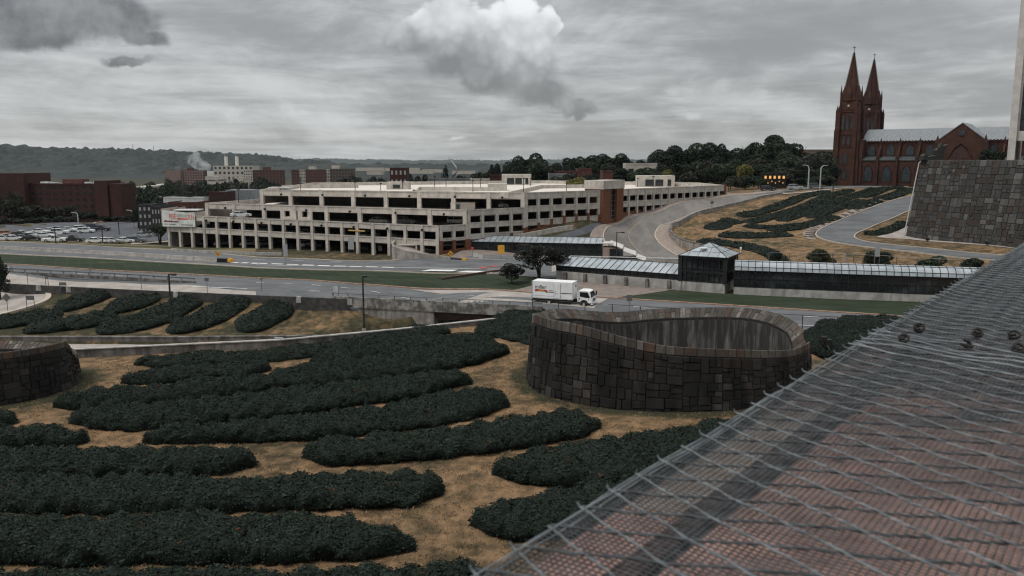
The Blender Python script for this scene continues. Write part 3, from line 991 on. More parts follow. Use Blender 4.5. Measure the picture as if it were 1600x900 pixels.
# ================================================================== STONE FACINGS
def guillotine(x0, y0, x1, y1, mean, out, asp=1.3):
    w_, h_ = x1 - x0, y1 - y0
    big = w_ * h_ / (mean * mean)
    if big < random.uniform(0.6, 2.6) and w_ < 2.4 * h_ and h_ < 2.0 * w_:
        out.append((x0, y0, x1, y1)); return
    if w_ < mean * 0.35 or h_ < mean * 0.35:
        out.append((x0, y0, x1, y1)); return
    f = random.uniform(0.36, 0.64)
    if w_ > h_ * asp:
        guillotine(x0, y0, x0 + w_ * f, y1, mean, out); guillotine(x0 + w_ * f, y0, x1, y1, mean, out)
    else:
        guillotine(x0, y0, x1, y0 + h_ * f, mean, out); guillotine(x0, y0 + h_ * f, x1, y1, mean, out)


def stones(rects, fmap, depth=0.09, gap=0.025, jitter=0.05, sub=3):
    """each stone a bevelled block following the surface fmap(u, v, out) -> xyz"""
    V, F = [], []
    for (a, b_, c, d) in rects:
        out = depth * random.uniform(0.5, 1.3)
        tl = random.uniform(-jitter, jitter)
        n = max(1, min(4, int((c - a) / 0.6)))
        base = len(V)
        us = [a + gap + (c - a - 2 * gap) * k / n for k in range(n + 1)]
        bev = min(0.04, (c - a) * .2, (d - b_) * .2)
        for k, u in enumerate(us):
            ui = min(max(u, a + gap + bev), c - gap - bev)
            o = out + tl * (k / n - .5)
            V.append(fmap(u, b_ + gap, -0.02)); V.append(fmap(ui, b_ + gap + bev, o)); V.append(fmap(ui, d - gap - bev, o + random.uniform(-.01, .01))); V.append(fmap(u, d - gap, -0.02))
        for k in range(n):
            p = base + 4 * k
            F += [(p, p + 4, p + 5, p + 1), (p + 1, p + 5, p + 6, p + 2), (p + 2, p + 6, p + 7, p + 3)]
        p = base; q_ = base + 4 * n
        F += [(p, p + 1, p + 2, p + 3), (q_ + 3, q_ + 2, q_ + 1, q_)]
    return V, F


def stone_mat(name, c1, c2, c3, grime, gc_=(0.010, 0.010, 0.010)):
    m = bpy.data.materials.new(name)
    m.use_nodes = True
    T = NT(m.node_tree)
    bs = m.node_tree.nodes['Principled BSDF']
    bs.inputs['Roughness'].default_value = 0.85
    bs.inputs['Specular IOR Level'].default_value = 0.25
    gi = T.n('ShaderNodeNewGeometry')
    P = gi.outputs['Position']
    r = gi.outputs['Random Per Island']
    cr = T.n('ShaderNodeValToRGB')
    cr.color_ramp.interpolation = 'LINEAR'
    e = cr.color_ramp.elements
    e[0].color = (*c1, 1); e[1].color = (*c1, 1)
    for pos, c in ((0.3, c2), (0.5, c1), (0.68, c3), (0.82, c2), (0.93, tuple(x * 1.8 for x in c2))):
        q_ = e.new(pos); q_.color = (*c, 1)
    T.link(r, cr.inputs[0])
    n_ = T.noise(P, 5.0, 6, 0.7)
    c = T.mix(T.smooth(n_, 0.3, 0.75, 0, 0.6), cr.outputs[0], tuple(x * 0.35 for x in c1))
    mp = T.n('ShaderNodeMapping'); mp.inputs['Scale'].default_value = (1, 1, 0.22)
    T.link(P, mp.inputs[0])
    s1 = T.noise(mp.outputs[0], 0.55, 6, 0.65)
    c = T.mix(T.m('MULTIPLY', T.smooth(s1, 0.4, 0.62), grime), c, gc_)
    T.link(c, bs.inputs['Base Color'])
    bp = T.n('ShaderNodeBump'); bp.inputs['Strength'].default_value = 0.6; bp.inputs['Distance'].default_value = 0.06
    T.link(T.noise(P, 7, 6, 0.7), bp.inputs['Height']); T.link(bp.outputs[0], bs.inputs['Normal'])
    return m


ring_stone = stone_mat('blackened ashlar', (0.013, 0.0125, 0.012), (0.037, 0.034, 0.032), (0.034, 0.025, 0.019), 0.95, (0.006, 0.006, 0.006))
rim_stone = stone_mat('rim stone', (0.065, 0.056, 0.048), (0.12, 0.108, 0.095), (0.10, 0.055, 0.036), 0.55, (0.02, 0.019, 0.018))
mortar = mat('dark mortar', (0.016, 0.015, 0.014), (0.03, 0.028, 0.026), 3, 0.95, coord='World')
wall_stone = stone_mat('field stone', (0.050, 0.049, 0.047), (0.095, 0.095, 0.092), (0.070, 0.048, 0.038), 0.35, (0.02, 0.02, 0.02))
streak = mat('streaked shaft concrete', (0.030, 0.028, 0.027), (0.10, 0.094, 0.088), 1.2, 0.9, coord='World', contrast=(0.48, 0.7), stretch=(1, 1, 0.12), stain=0.4, stain_col=(0.3, 0.29, 0.28))


def stone_ring(label, cx, cy, rx, ry, ztop, zin, z0, a_from=0.0, a_to=2 * math.pi, name='stone_shaft'):
    t = thing(name, label, 'stone shaft', (cx, cy, z0))
    n = 120
    circ = math.pi * (rx + ry)
    batter = 0.075

    def P(u, h, out):
        a = u / circ * 2 * math.pi
        zt_ = ztop(a)
        z = z0 - 0.6 + h * (zt_ - z0 + 0.6)
        o = (zt_ - z) * batter + out
        return (cx + (rx + o) * math.cos(a), cy + (ry + o) * math.sin(a), z)
    H = 6.2
    rects = []
    guillotine(0, 0, circ / 2, H * 0.87, 0.80, rects); guillotine(circ / 2, 0, circ, H * 0.87, 0.80, rects)
    V, F = stones(rects, lambda u, v, o: P(u, v / H, o), 0.13, 0.02, 0.12)
    mk('stone_facing', V, F, ring_stone, t, False, t.location)
    rects = []
    u = 0
    while u < circ:
        du = random.uniform(0.55, 1.15)
        u2 = min(u + du, circ)
        rects.append((u, H * 0.875, u2, H)); u = u2
    V, F = stones(rects, lambda u, v, o: P(u, v / H, o), 0.06, 0.02)
    mk('rim_course', V, F, rim_stone, t, False, t.location)
    # core: outer mortar skin, sloping coping, inner wall, floor
    aa = np.linspace(0, 2 * math.pi, n + 1)[:-1]
    V = []
    rings = []
    for k in range(5):
        for a in aa:
            zo, zi = ztop(a), zin(a)
            c, s_ = math.cos(a), math.sin(a)
            if k == 0: V.append(P(a / 2 / math.pi * circ, 0, -0.03))
            if k == 1: V.append((cx + (rx - .01) * c, cy + (ry - .01) * s_, zo - .03))
            if k == 2: V.append((cx + (rx - 1.1) * c, cy + (ry - 1.1) * s_, zi - .03))
            if k == 3: V.append((cx + (rx - 1.1) * c, cy + (ry - 1.1) * s_, zi - .30))
            if k == 4: V.append((cx + (rx - 1.25) * c, cy + (ry - 1.25) * s_, zi - .302))
    def quads(k): return [(k * n + i, k * n + (i + 1) % n, (k + 1) * n + (i + 1) % n, (k + 1) * n + i) for i in range(n)]
    mk('mortar_core', V, quads(0) + quads(1) + quads(2) + quads(3), mortar, t, False, t.location)
    V = []
    for k in range(2):
        for a in aa:
            V.append((cx + (rx - 1.25) * math.cos(a), cy + (ry - 1.25) * math.sin(a), (zin(a) - .302) if k == 0 else z0 - 3))
    mk('inner_wall', V, quads(0), streak, t, False, t.location)
    mk('shaft_floor', [V[n + i] for i in range(n)], [tuple(range(n))], mat('dark shaft floor', (0.02, 0.02, 0.02)), t, False, t.location)
    # radial coping stones
    rects = []
    u = 0
    while u < circ:
        u2 = min(u + random.uniform(0.3, 0.75), circ)
        v = random.uniform(0.35, 0.65)
        rects += [(u, 0, u2, v), (u, v, u2, 1)] if random.random() < 0.7 else [(u, 0, u2, 1)]
        u = u2

    def C(u, v, o):
        a = u / circ * 2 * math.pi
        r_ = 1.1 * v
        return (cx + (rx - r_) * math.cos(a), cy + (ry - r_) * math.sin(a), ztop(a) * (1 - v) + zin(a) * v + o)
    V, F = stones([(a, b_ * 1.0, c, d) for a, b_, c, d in rects], C, 0.03, 0.02)
    mk('coping', V, F, rim_stone, t, False, t.location)
    return t


RX0, RY0, RRX, RRY = 16.5, 85.9, 14.3, 11.5
nearT = [(838, 491), (861, 499), (894, 504), (926, 512), (962, 523), (1007, 534), (1040, 540.5), (1105, 544), (1170, 546.5), (1219, 547.5), (1245, 545), (1261, 536), (1270, 529)]
farT = [(838, 489), (861, 482), (894, 482.5), (926, 486), (962, 488), (981, 487), (1007, 483.5), (1040, 481.5), (1105, 480), (1154, 480), (1186, 482.5), (1219, 490.6), (1245, 503.6), (1261, 520), (1270, 529)]
_tab = []
for i in range(121):
    a = i / 120 * 2 * math.pi
    X, Y = RX0 + RRX * math.cos(a), RY0 + RRY * math.sin(a)
    z = 2.4
    for _ in range(5):
        dep = Y * math.cos(TH) + (CAMZ - z) * math.sin(TH)
        px = 800 + FPX * X / dep
        T_ = farT if math.sin(a) > 0 else nearT
        py = np.interp(px, [p[0] for p in T_], [p[1] for p in T_])
        z = CAMZ - Y * math.tan(TH + math.atan((py - 450) / FPX))
    _tab.append(z)
_tab = np.array(_tab); _tab[120] = _tab[0]
ker = np.array([1, 2, 4, 2, 1]) / 10
_tab = np.convolve(np.concatenate([_tab[-5:-1], _tab, _tab[1:5]]), ker, 'same')[4:-4]
_ta = np.linspace(0, 2 * math.pi, 121)
ringz = lambda a: float(np.interp(a % (2 * math.pi), _ta, _tab))
stone_ring('large round blackened stone shaft with a dipping rim, between the shrub beds and the highway', RX0, RY0, RRX, RRY, ringz, lambda a: ringz(a) - 1.0, -3.0)
def leftz(a):
    s_ = math.sin(a)
    k = min(1, max(0, (s_ + 0.02) / 0.35)); k = k * k * (3 - 2 * k)
    return (1.75 + 0.45 * min(1, max(0, -s_))) * (1 - k) + (-0.4) * k
stone_ring('round dark stone shaft cut off by the left edge, beside the low wall', -57.7, 83, 12.0, 10.0, leftz, lambda a: leftz(a) - 0.7, -3.0)

# ------------------------------------------------------------------ big battered plaza wall on the right
t = thing('plaza_wall', 'towering battered wall of patchwork grey and brown stone beside the loop road', 'wall', tuple(PZ(1500, 380, 3)))
w0, w1 = PZ(1428, 251, 19.9), PZ(1428, 251, 19.9)
base0 = G(1414, 369); base1 = G(1592, 389)
wd = Vector((base1.x - base0.x, base1.y - base0.y, 0)).normalized()
wn = Vector((wd.y, -wd.x, 0))
WH = 20 - 2.0
batt = 0.085
WL = 60
def Wm(u, v, o):
    q_ = base0 + wd * u - wn * (v * batt) + wn * o
    return (q_.x + wd.x * 0.085 * v, q_.y + wd.y * 0.085 * v, 2.0 + v)
rects = []
for k in range(4):
    guillotine(k * WL / 4, 0, (k + 1) * WL / 4, WH, 1.3, rects)
V, F = stones(rects, Wm, 0.10, 0.045)
mk('stone_facing', V, F, wall_stone, t, False, t.location)
back = -wn * 30
def q3(p, z): return (p.x, p.y, z)
tl, tr_ = Vector(Wm(0, WH, -.06)), Vector(Wm(WL, WH, -.06))
bl, br = Vector(Wm(0, -3, -.06)), Vector(Wm(WL, -3, -.06))
side = (-wn * 1.0 + wd * 0.45).normalized() * 40
mb = MB(); mb.add([bl, br, br + side, bl + side - wd * 1.5, tl, tr_, tr_ + side, tl + side],
                  [(0, 1, 5, 4), (1, 2, 6, 5), (3, 0, 4, 7), (4, 5, 6, 7)])
mb.build('wall_core', mat('grey wall core', (0.07, 0.065, 0.06), (0.12, 0.11, 0.10), 1, 0.9, coord='World'), t, t.location)
mb = MB(); mb.tube(Vector(Wm(-0.35, 0.5, 0.1)), Vector(Wm(-0.35, WH - .6, 0.1)), 0.14)
mb.tube(Vector(Wm(-0.35, WH - .6, 0.1)), Vector(Wm(0.5, WH + .1, -.2)), 0.14)
mb.build('drain_pipe', mat('pale pipe', (0.4, 0.4, 0.4)), t, t.location)

# ================================================================== HEDGES
leafm = []
def leaf_mat(name, c1, c2, brown=0.0, scale=1.2, isl=0.45):
    m = bpy.data.materials.new(name)
    m.use_nodes = True
    T = NT(m.node_tree)
    bs = m.node_tree.nodes['Principled BSDF']
    bs.inputs['Roughness'].default_value = 0.75
    bs.inputs['Specular IOR Level'].default_value = 0.18
    gi = T.n('ShaderNodeNewGeometry')
    P = gi.outputs['Position']
    nz = T.noise(P, scale, 4, 0.6)
    c = T.mix(T.smooth(nz, 0.3, 0.7), c1, c2)
    hv = T.n('ShaderNodeHueSaturation')
    T.link(T.smooth(gi.outputs['Random Per Island'], 0.0, 1.0, 1 - isl, 1 + isl), hv.inputs['Value'])
    T.link(c, hv.inputs['Color'])
    c = hv.outputs[0]
    if brown:
        b1 = T.noise(P, 0.9, 4, 0.6)
        c = T.mix(T.m('MULTIPLY', T.smooth(b1, 0.66, 0.74), brown), c, (0.16, 0.055, 0.02))
    T.link(c, bs.inputs['Base Color'])
    return m


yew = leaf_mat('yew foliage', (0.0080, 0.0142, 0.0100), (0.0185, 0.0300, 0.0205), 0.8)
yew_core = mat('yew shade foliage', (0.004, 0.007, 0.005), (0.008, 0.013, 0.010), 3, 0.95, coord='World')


def hedge(stations, label, H=1.25, dens=85, leaf=0.165, group='low spreading yew beds', seed=None, name='yew_bed', step=0.3):
    seed = seed if seed is not None else random.randint(0, 9999)
    r = np.random.default_rng(seed)
    st = []
    for (px, yu, yl) in stations:
        g = G(px, yl)
        d = ray(px, yu)
        zt_ = g.z + 0.78 * H
        tt = (zt_ - CAMZ) / d[2]
        far = max(d[1] * tt, g.y + 0.15)
        u = d[0] / d[1]
        ym = (g.y + far) / 2
        st.append((px, u, g.y, far))
    # slices of constant view-independent plan position: each station gives centre (x, y) and half depth
    C = np.array([(u * (a + b_) / 2, (a + b_) / 2, (b_ - a) / 2) for _, u, a, b_ in st])
    L = np.concatenate([[0], np.cumsum(np.hypot(np.diff(C[:, 0]), np.diff(C[:, 1])))])
    n = max(8, int(L[-1] / step))
    tq = np.linspace(0, L[-1], n)
    cx, cy, hw = (np.interp(tq, L, C[:, k]) for k in range(3))
    ker = np.ones(5) / 5
    if n > 12:
        cyp = np.convolve(np.pad(cy, 2, 'edge'), ker, 'valid'); hwp = np.convolve(np.pad(hw, 2, 'edge'), ker, 'valid')
        cy, hw = cyp, hwp
    endd = np.minimum(tq - tq[0], tq[-1] - tq)
    et = np.clip(endd / (0.9 * H + 0.4), 0, 1)
    et = np.sqrt(1 - (1 - et) ** 2)
    hw = hw * (0.35 + 0.65 * et) + 0.15
    m_ = 21
    ph_ = np.linspace(222, -42, m_) * math.pi / 180
    tt = np.sign(np.cos(ph_)) * np.abs(np.cos(ph_)) ** .8
    prof = np.clip(.42 + .58 * np.sign(np.sin(ph_)) * np.abs(np.sin(ph_)) ** .85, 0.0, 1)
    X = np.repeat(cx[:, None], m_, 1)
    Y = cy[:, None] + hw[:, None] * tt[None, :] * (0.93 + 0.0 * prof)
    zg = zt(X.ravel(), Y.ravel()).reshape(X.shape)
    Z = zg - 0.12 + (H * (0.25 + 0.75 * et))[:, None] * prof[None, :]
    P = np.stack([X, Y, Z], -1).reshape(-1, 3)
    # lumps
    nb = vnoise(P, 0.75, seed % 97, 2); ns = vnoise(P, 2.4, seed % 89 + 5, 2)
    pr = np.tile(prof, n)
    wz = worley(P + np.stack([nb, ns, nb], 1) * .5, 1.7, seed)
    P[:, 2] += (nb * 0.22 + ns * 0.14 + (0.30 - wz ** 1.5 * 0.75)) * H * pr ** 0.5 * np.repeat(et, m_)
    P[:, 1] += (nb * 0.45 + ns * 0.28) * np.repeat(np.minimum(hw, 1.5), m_) * np.tile(np.sign(tt) * np.abs(tt), n)
    i = (np.arange(n - 1)[:, None] * m_ + np.arange(m_ - 1)[None, :]).ravel()
    F = np.stack([i, i + m_, i + m_ + 1, i + 1], 1)
    return foliage_on(P, F, r, name, label, group, dens, leaf, m_)


def foliage_on(P, F, r, name, label, group, dens, leaf, m_):
    org = P.mean(0); org[2] = P[:, 2].min()
    root = thing(name, label, 'shrub bed', tuple(org), 0, group)
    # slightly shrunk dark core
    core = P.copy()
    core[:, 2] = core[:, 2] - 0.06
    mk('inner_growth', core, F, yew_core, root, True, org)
    # sprays
    A = P[F[:, 0]]; B = P[F[:, 1]]; Cc = P[F[:, 2]]; D = P[F[:, 3]]
    nrm = np.cross(B - A, D - A); ar = np.linalg.norm(nrm, axis=1); nrm = nrm / (ar[:, None] + 1e-9)
    ax_ = P.reshape(-1, m_, 3)[:, [3, m_ - 4]].mean(1)[F[:, 0] // m_]
    nrm[((nrm * (A - ax_)).sum(1)) < 0] *= -1
    cnt = r.poisson(ar * dens)
    idx = np.repeat(np.arange(len(F)), cnt)
    k = len(idx)
    a_, b_ = r.random(k)[:, None], r.random(k)[:, None]
    pos = (A[idx] * (1 - a_) + B[idx] * a_) * (1 - b_) + (D[idx] * (1 - a_) + Cc[idx] * a_) * b_
    nn = nrm[idx]
    side_ = r.normal(size=(k, 3)); side_[:, 2] *= 0.25
    dirv = side_ + nn * 0.55
    dirv /= np.linalg.norm(dirv, axis=1)[:, None]
    w_ = np.cross(dirv, nn + r.normal(size=(k, 3)) * 0.35)
    w_ /= np.linalg.norm(w_, axis=1)[:, None] + 1e-9
    ln = leaf * (r.uniform(0.55, 1.35, k) + (r.random(k) < .03) * r.uniform(.6, 1.4, k))[:, None]
    wd_ = ln * r.uniform(0.18, 0.34, k)[:, None]
    up = nn * r.uniform(-0.03, 0.10, k)[:, None]
    pos = pos + up
    p0 = pos - dirv * ln * 0.45
    p1 = pos - w_ * wd_ + nn * 0.02
    p2 = pos + dirv * ln * 0.75 - np.array([0, 0, 1]) * ln * 0.12
    p3 = pos + w_ * wd_ + nn * 0.02
    VV = np.stack([p0, p1, p2, p3], 1).reshape(-1, 3)
    FF = np.arange(4 * k).reshape(-1, 4)
    mk('foliage', VV, FF, yew, root, False, org)
    return root


HG = 'yew beds on the near hill'
hedge([(-60, 896, 950), (100, 895, 950), (300, 892, 950), (500, 892, 948), (660, 886, 940), (760, 880, 925)], 'dark yew bed cut by the bottom edge of the picture', group=HG)
hedge([(-80, 806, 884), (0, 805, 885), (200, 800, 890), (400, 803, 886), (500, 808, 881), (600, 825, 872), (650, 846, 860)], 'largest yew bed at the lower left, ending bluntly in the straw-coloured grass', 1.35, group=HG)
hedge([(-80, 743, 805), (100, 742, 806), (200, 740, 806), (350, 745, 804), (500, 738, 800), (620, 735, 795), (670, 742, 785), (694, 758, 770)], 'long yew bed just above the largest one, a pale weed on its tip', group=HG)
hedge([(-60, 700, 752), (150, 700, 751), (230, 698, 750), (300, 696, 748), (360, 700, 745), (402, 718, 728)], 'yew bed at the left edge whose tip points at the bare patch left of centre', group=HG)
hedge([(-40, 668, 702), (60, 668, 703), (110, 670, 702), (139, 684, 690)], 'short rounded yew bed at the left edge below the sandy hollow', group=HG)
hedge([(-30, 640, 672), (0, 643, 672), (27, 655, 662)], 'tiny tip of a yew bed at the left edge under the cut-off stone shaft', 1.0, group=HG)
hedge([(209, 562, 570), (260, 550, 576), (330, 546, 573), (400, 544, 570), (480, 534, 563), (560, 522, 552), (640, 513, 538), (690, 512, 526), (704, 517, 521)], 'farthest yew bed lying against the low wall with the pale coping', 0.85, group=HG)
hedge([(188, 590, 600), (250, 572, 602), (330, 567, 596), (400, 566, 588), (423, 574, 579)], 'stubby yew bed left of the small sand patch behind the long beds', 1.0, group=HG)
hedge([(83, 626, 636), (130, 608, 643), (200, 602, 642), (300, 592, 630), (400, 583, 617), (480, 566, 608), (560, 556, 600), (640, 546, 592), (720, 536, 578), (770, 534, 564), (796, 545, 552)], 'longest yew bed, reaching from the cut-off stone shaft side almost to the big round shaft', group=HG)
hedge([(482, 562, 570), (520, 548, 572), (600, 536, 560), (680, 526, 548), (745, 524, 542), (775, 530, 538)], 'yew bed right of the small sand patch, against the longest bed', 1.0, group=HG)
hedge([(741, 512, 522), (780, 504, 530), (835, 500, 542), (860, 502, 542)], 'yew bed tucked against the left side of the big round shaft', 0.7, group=HG)
hedge([(108, 650, 660), (150, 632, 672), (250, 625, 676), (350, 614, 665), (450, 602, 655), (550, 591, 640), (650, 583, 625), (710, 580, 608), (738, 592, 600)], 'yew bed below the longest one, flecked with rust near its right end', group=HG)
hedge([(222, 684, 693), (260, 668, 696), (400, 655, 694), (500, 640, 690), (600, 626, 680), (700, 606, 668), (760, 603, 652), (796, 625, 636)], 'yew bed with a bulky right end pointing at the foot of the big round shaft', group=HG)
hedge([(473, 705, 714), (510, 688, 728), (600, 675, 728), (700, 665, 718), (800, 648, 706), (880, 638, 692), (920, 645, 680), (939, 660, 668)], 'isolated slanting yew bed in the middle of the near hill', 1.3, group=HG)
hedge([(768, 730, 740), (800, 712, 755), (860, 692, 765), (940, 682, 762), (1000, 674, 750), (1100, 660, 720), (1200, 646, 700), (1280, 640, 690)], 'yew bed with an orange dead twig, running under the wire netting', 1.3, group=HG)
hedge([(735, 812, 820), (770, 788, 840), (850, 770, 850), (940, 752, 835), (1000, 742, 810), (1100, 728, 790)], 'lowest right yew bed, half hidden by the netted ledge', 1.3, group=HG)
hedge([(1262, 535, 560), (1300, 525, 563), (1360, 518, 562), (1440, 512, 556)], 'yew bed between the big round shaft and the highway fence at right', 1.1, group=HG)



def bed(path, w_, label, group, H=1.0, dens=40, leaf=0.24, step=0.5, name='yew_bed', lump=1.0):
    """low shrub bed swept along a ground path"""
    seed = random.randint(0, 9999)
    r = np.random.default_rng(seed)
    C = smooth_poly([G(*p) for p in path], 2)
    C = np.array([(p.x, p.y) for p in C])
    L = np.concatenate([[0], np.cumsum(np.hypot(np.diff(C[:, 0]), np.diff(C[:, 1])))])
    n = max(10, int(L[-1] / step)); m_ = 13
    tq = np.linspace(0, L[-1], n)
    cx, cy = np.interp(tq, L, C[:, 0]), np.interp(tq, L, C[:, 1])
    tx, ty = np.gradient(cx), np.gradient(cy)
    tl = np.hypot(tx, ty); nx_, ny_ = -ty / tl, tx / tl
    endd = np.minimum(tq, tq[-1] - tq)
    et = np.sqrt(1 - (1 - np.clip(endd / (w_ * .55), 0, 1)) ** 2)
    wob = 1 + 0.22 * vnoise(np.stack([tq, tq * 0 + seed, tq * 0], 1), 0.22, seed % 50, 2)
    hw = (w_ / 2) * (0.2 + 0.8 * et) * wob
    ph_ = np.linspace(222, -42, m_) * math.pi / 180
    tt = np.sign(np.cos(ph_)) * np.abs(np.cos(ph_)) ** .8
    prof = np.clip(.42 + .58 * np.sign(np.sin(ph_)) * np.abs(np.sin(ph_)) ** .85, 0.0, 1)
    X = cx[:, None] + nx_[:, None] * hw[:, None] * tt; Y = cy[:, None] + ny_[:, None] * hw[:, None] * tt
    Z = zt(X.ravel(), Y.ravel()).reshape(X.shape) - 0.12 + (H * (0.25 + 0.75 * et))[:, None] * prof[None, :]
    P = np.stack([X, Y, Z], -1).reshape(-1, 3)
    nb = vnoise(P, 0.6, seed % 97, 2); ns = vnoise(P, 1.8, seed % 89 + 5, 2)
    wz = worley(P + np.stack([nb, ns, nb], 1) * .5, 2.0, seed)
    P[:, 2] += (nb * 0.2 + ns * 0.15 + (0.30 - wz ** 1.5 * 0.8)) * H * np.tile(prof, n) ** .5 * np.repeat(et, m_) * lump
    i = (np.arange(n - 1)[:, None] * m_ + np.arange(m_ - 1)[None, :]).ravel()
    F = np.stack([i, i + m_, i + m_ + 1, i + 1], 1)
    return foliage_on(P, F, r, name, label, group, dens, leaf, m_)


HG2 = 'yew beds on the slope under the highway'
kw = dict(group=HG2, H=1.05)
bed([(-40, 515), (0, 508), (50, 500), (98, 494)], 4.6, 'slope yew bed at the left edge below the curved loop road', **kw)
bed([(84, 484), (120, 477), (145, 468), (164, 459)], 5.0, 'squat slope yew bed highest on the left, next to the loop road bend', **kw)
bed([(36, 519), (90, 512), (140, 505), (184, 493)], 4.2, 'low slope yew bed lying lengthwise in front of two others at left', **kw)
bed([(163, 484), (200, 479), (225, 472), (241, 463)], 4.4, 'small slope yew bed between the squat one and the lamp post', **kw)
bed([(150, 517), (205, 511), (245, 499), (280, 483), (308, 468)], 4.8, 'slope yew bed crossed by the tall dark lamp post', **kw)
bed([(260, 518), (300, 510), (335, 495), (362, 479), (380, 466)], 4.8, 'slope yew bed just right of the tall dark lamp post', **kw)
bed([(368, 514), (400, 506), (428, 492), (450, 476)], 5.0, 'rightmost slope yew bed next to the bare grassy bank', **kw)

HG3 = 'juniper beds on the hill below the church'
kw = dict(group=HG3, dens=18, leaf=0.36, step=0.9, name='juniper_bed', H=0.6)
for st, wd_, lb in [
    ([(1088, 377), (1120, 380), (1160, 384), (1198, 394), (1222, 410)], 3.8, 'dark juniper bed curling behind the glass pavilion roof'),
    ([(1112, 360), (1122, 354), (1136, 348), (1154, 345)], 5.5, 'small juniper bed nearest the curved road bend'),
    ([(1122, 366), (1150, 369), (1190, 370), (1238, 367)], 4.0, 'low juniper bed under the small one by the road bend'),
    ([(1152, 338), (1178, 335), (1210, 325), (1245, 313), (1290, 300)], 4.2, 'uppermost long juniper bed along the hill road wall'),
    ([(1166, 349), (1195, 342), (1235, 331), (1280, 316), (1328, 298)], 4.2, 'second long juniper bed from the hill road wall'),
    ([(1216, 346), (1250, 336), (1300, 319), (1345, 305), (1370, 296)], 4.2, 'third long juniper bed from the hill road, pointing at the church tower'),
    ([(1166, 353), (1190, 357), (1225, 356), (1262, 351)], 4.2, 'juniper bed in the middle left of the hill around the bare patch'),
    ([(1262, 341), (1290, 332), (1322, 321), (1350, 314)], 4.0, 'juniper bed crossed by the thin dark lamp post on the hill'),
    ([(1200, 361), (1240, 356), (1280, 347), (1310, 338)], 4.2, 'lowest broad juniper bed above the loop road bend'),
    ([(1324, 327), (1350, 322), (1372, 314)], 4.0, 'reddish-tinged short juniper bed by the stepped verge'),
    ([(1340, 309), (1365, 304), (1408, 294)], 4.5, 'juniper bed right of the third long one, below the church nave'),
    ([(1374, 312), (1400, 306), (1426, 297)], 4.5, 'last juniper bed before the tall patchwork stone wall'),
    ([(1352, 367), (1378, 364), (1400, 356), (1416, 347)], 3.0, 'juniper bed inside the loop road at the foot of the stone wall')]:
    bed(st, wd_ * .95, lb, **kw)
# short dry blades and litter over the bare ground of the near hill
def ground_litter():
    r = np.random.default_rng(77)
    n = 110000
    x = r.uniform(-48, 28, n); y = 40 + 58 * r.random(n) ** 1.3
    ok = (np.hypot((x - RX0) / (RRX + .8), (y - RY0) / (RRY + .8)) > 1) & (np.hypot((x + 57.7) / 12.8, (y - 83) / 10.8) > 1)
    ok &= ~inside(TR, x, y) & (np.abs(x) < y * .66)
    P0 = np.stack([x, y, x * 0], 1)
    ok &= vnoise(P0, .9, 5, 3) + vnoise(P0, .25, 6, 2) * .6 > -.25
    x, y = x[ok], y[ok]
    n = len(x); z = zt(x, y) + .03
    a = r.uniform(0, 6.28, n); h = r.uniform(.05, .17, n); wv = r.uniform(.02, .05, n)
    c = np.stack([x, y, z], 1); d = np.stack([np.cos(a), np.sin(a), a * 0], 1)
    lean = np.stack([r.normal(size=n) * .6, r.normal(size=n) * .6, np.ones(n)], 1)
    V = np.stack([c - d * wv[:, None], c + d * wv[:, None], c + lean * h[:, None]], 1).reshape(-1, 3)
    m = leaf_mat('dry grass blades', (0.10, 0.075, 0.042), (0.27, 0.18, 0.10), 0, 0.8, 0.5)
    tag(mk('dry_grass', V, np.arange(3 * n).reshape(-1, 3), m), kind='stuff')


ground_litter()

# ================================================================== PARKING GARAGE
gc = mat('garage concrete', (0.375, 0.345, 0.31), (0.485, 0.45, 0.40), 0.7, 0.9, 0.1, 10, coord='World', stain=0.45, stain_col=(0.15, 0.14, 0.13))
deckc = mat('garage deck', (0.50, 0.45, 0.405), (0.59, 0.54, 0.49), 0.5, 0.9, coord='World')
gbrick = mat('garage orange brick', (0.115, 0.046, 0.025), (0.16, 0.068, 0.038), 2.5, 0.9, coord='World')
gdark = mat('shaded garage concrete', (0.035, 0.034, 0.033), (0.06, 0.058, 0.055), 1, 0.95, coord='World')  # interior shade put into the colour, a near-black copy of the garage concrete
glass_d = mat('dark glass', (0.012, 0.015, 0.018), (0.02, 0.025, 0.028), 1, 0.12, spec=0.5)
F1a, F1b = Vector((-83.5, 202)), Vector((-14.6, 167))
F2a, F2b = Vector((-73, 199)), Vector((-9.2, 171.3))
F3a, F3b = Vector((-60, 199.5)), Vector((2.8, 180))
TA, TB, RE = Vector((20.3, 194.0)), Vector((26.0, 201.5)), Vector((59.5, 234))
ZT = (7.0, 9.95, 13.1)
gar = thing('parking_garage', 'large stepped pale concrete parking garage with open decks and a brick stair tower', 'garage', (-14.6, 167, 1.4))
gl = Vector(gar.location)


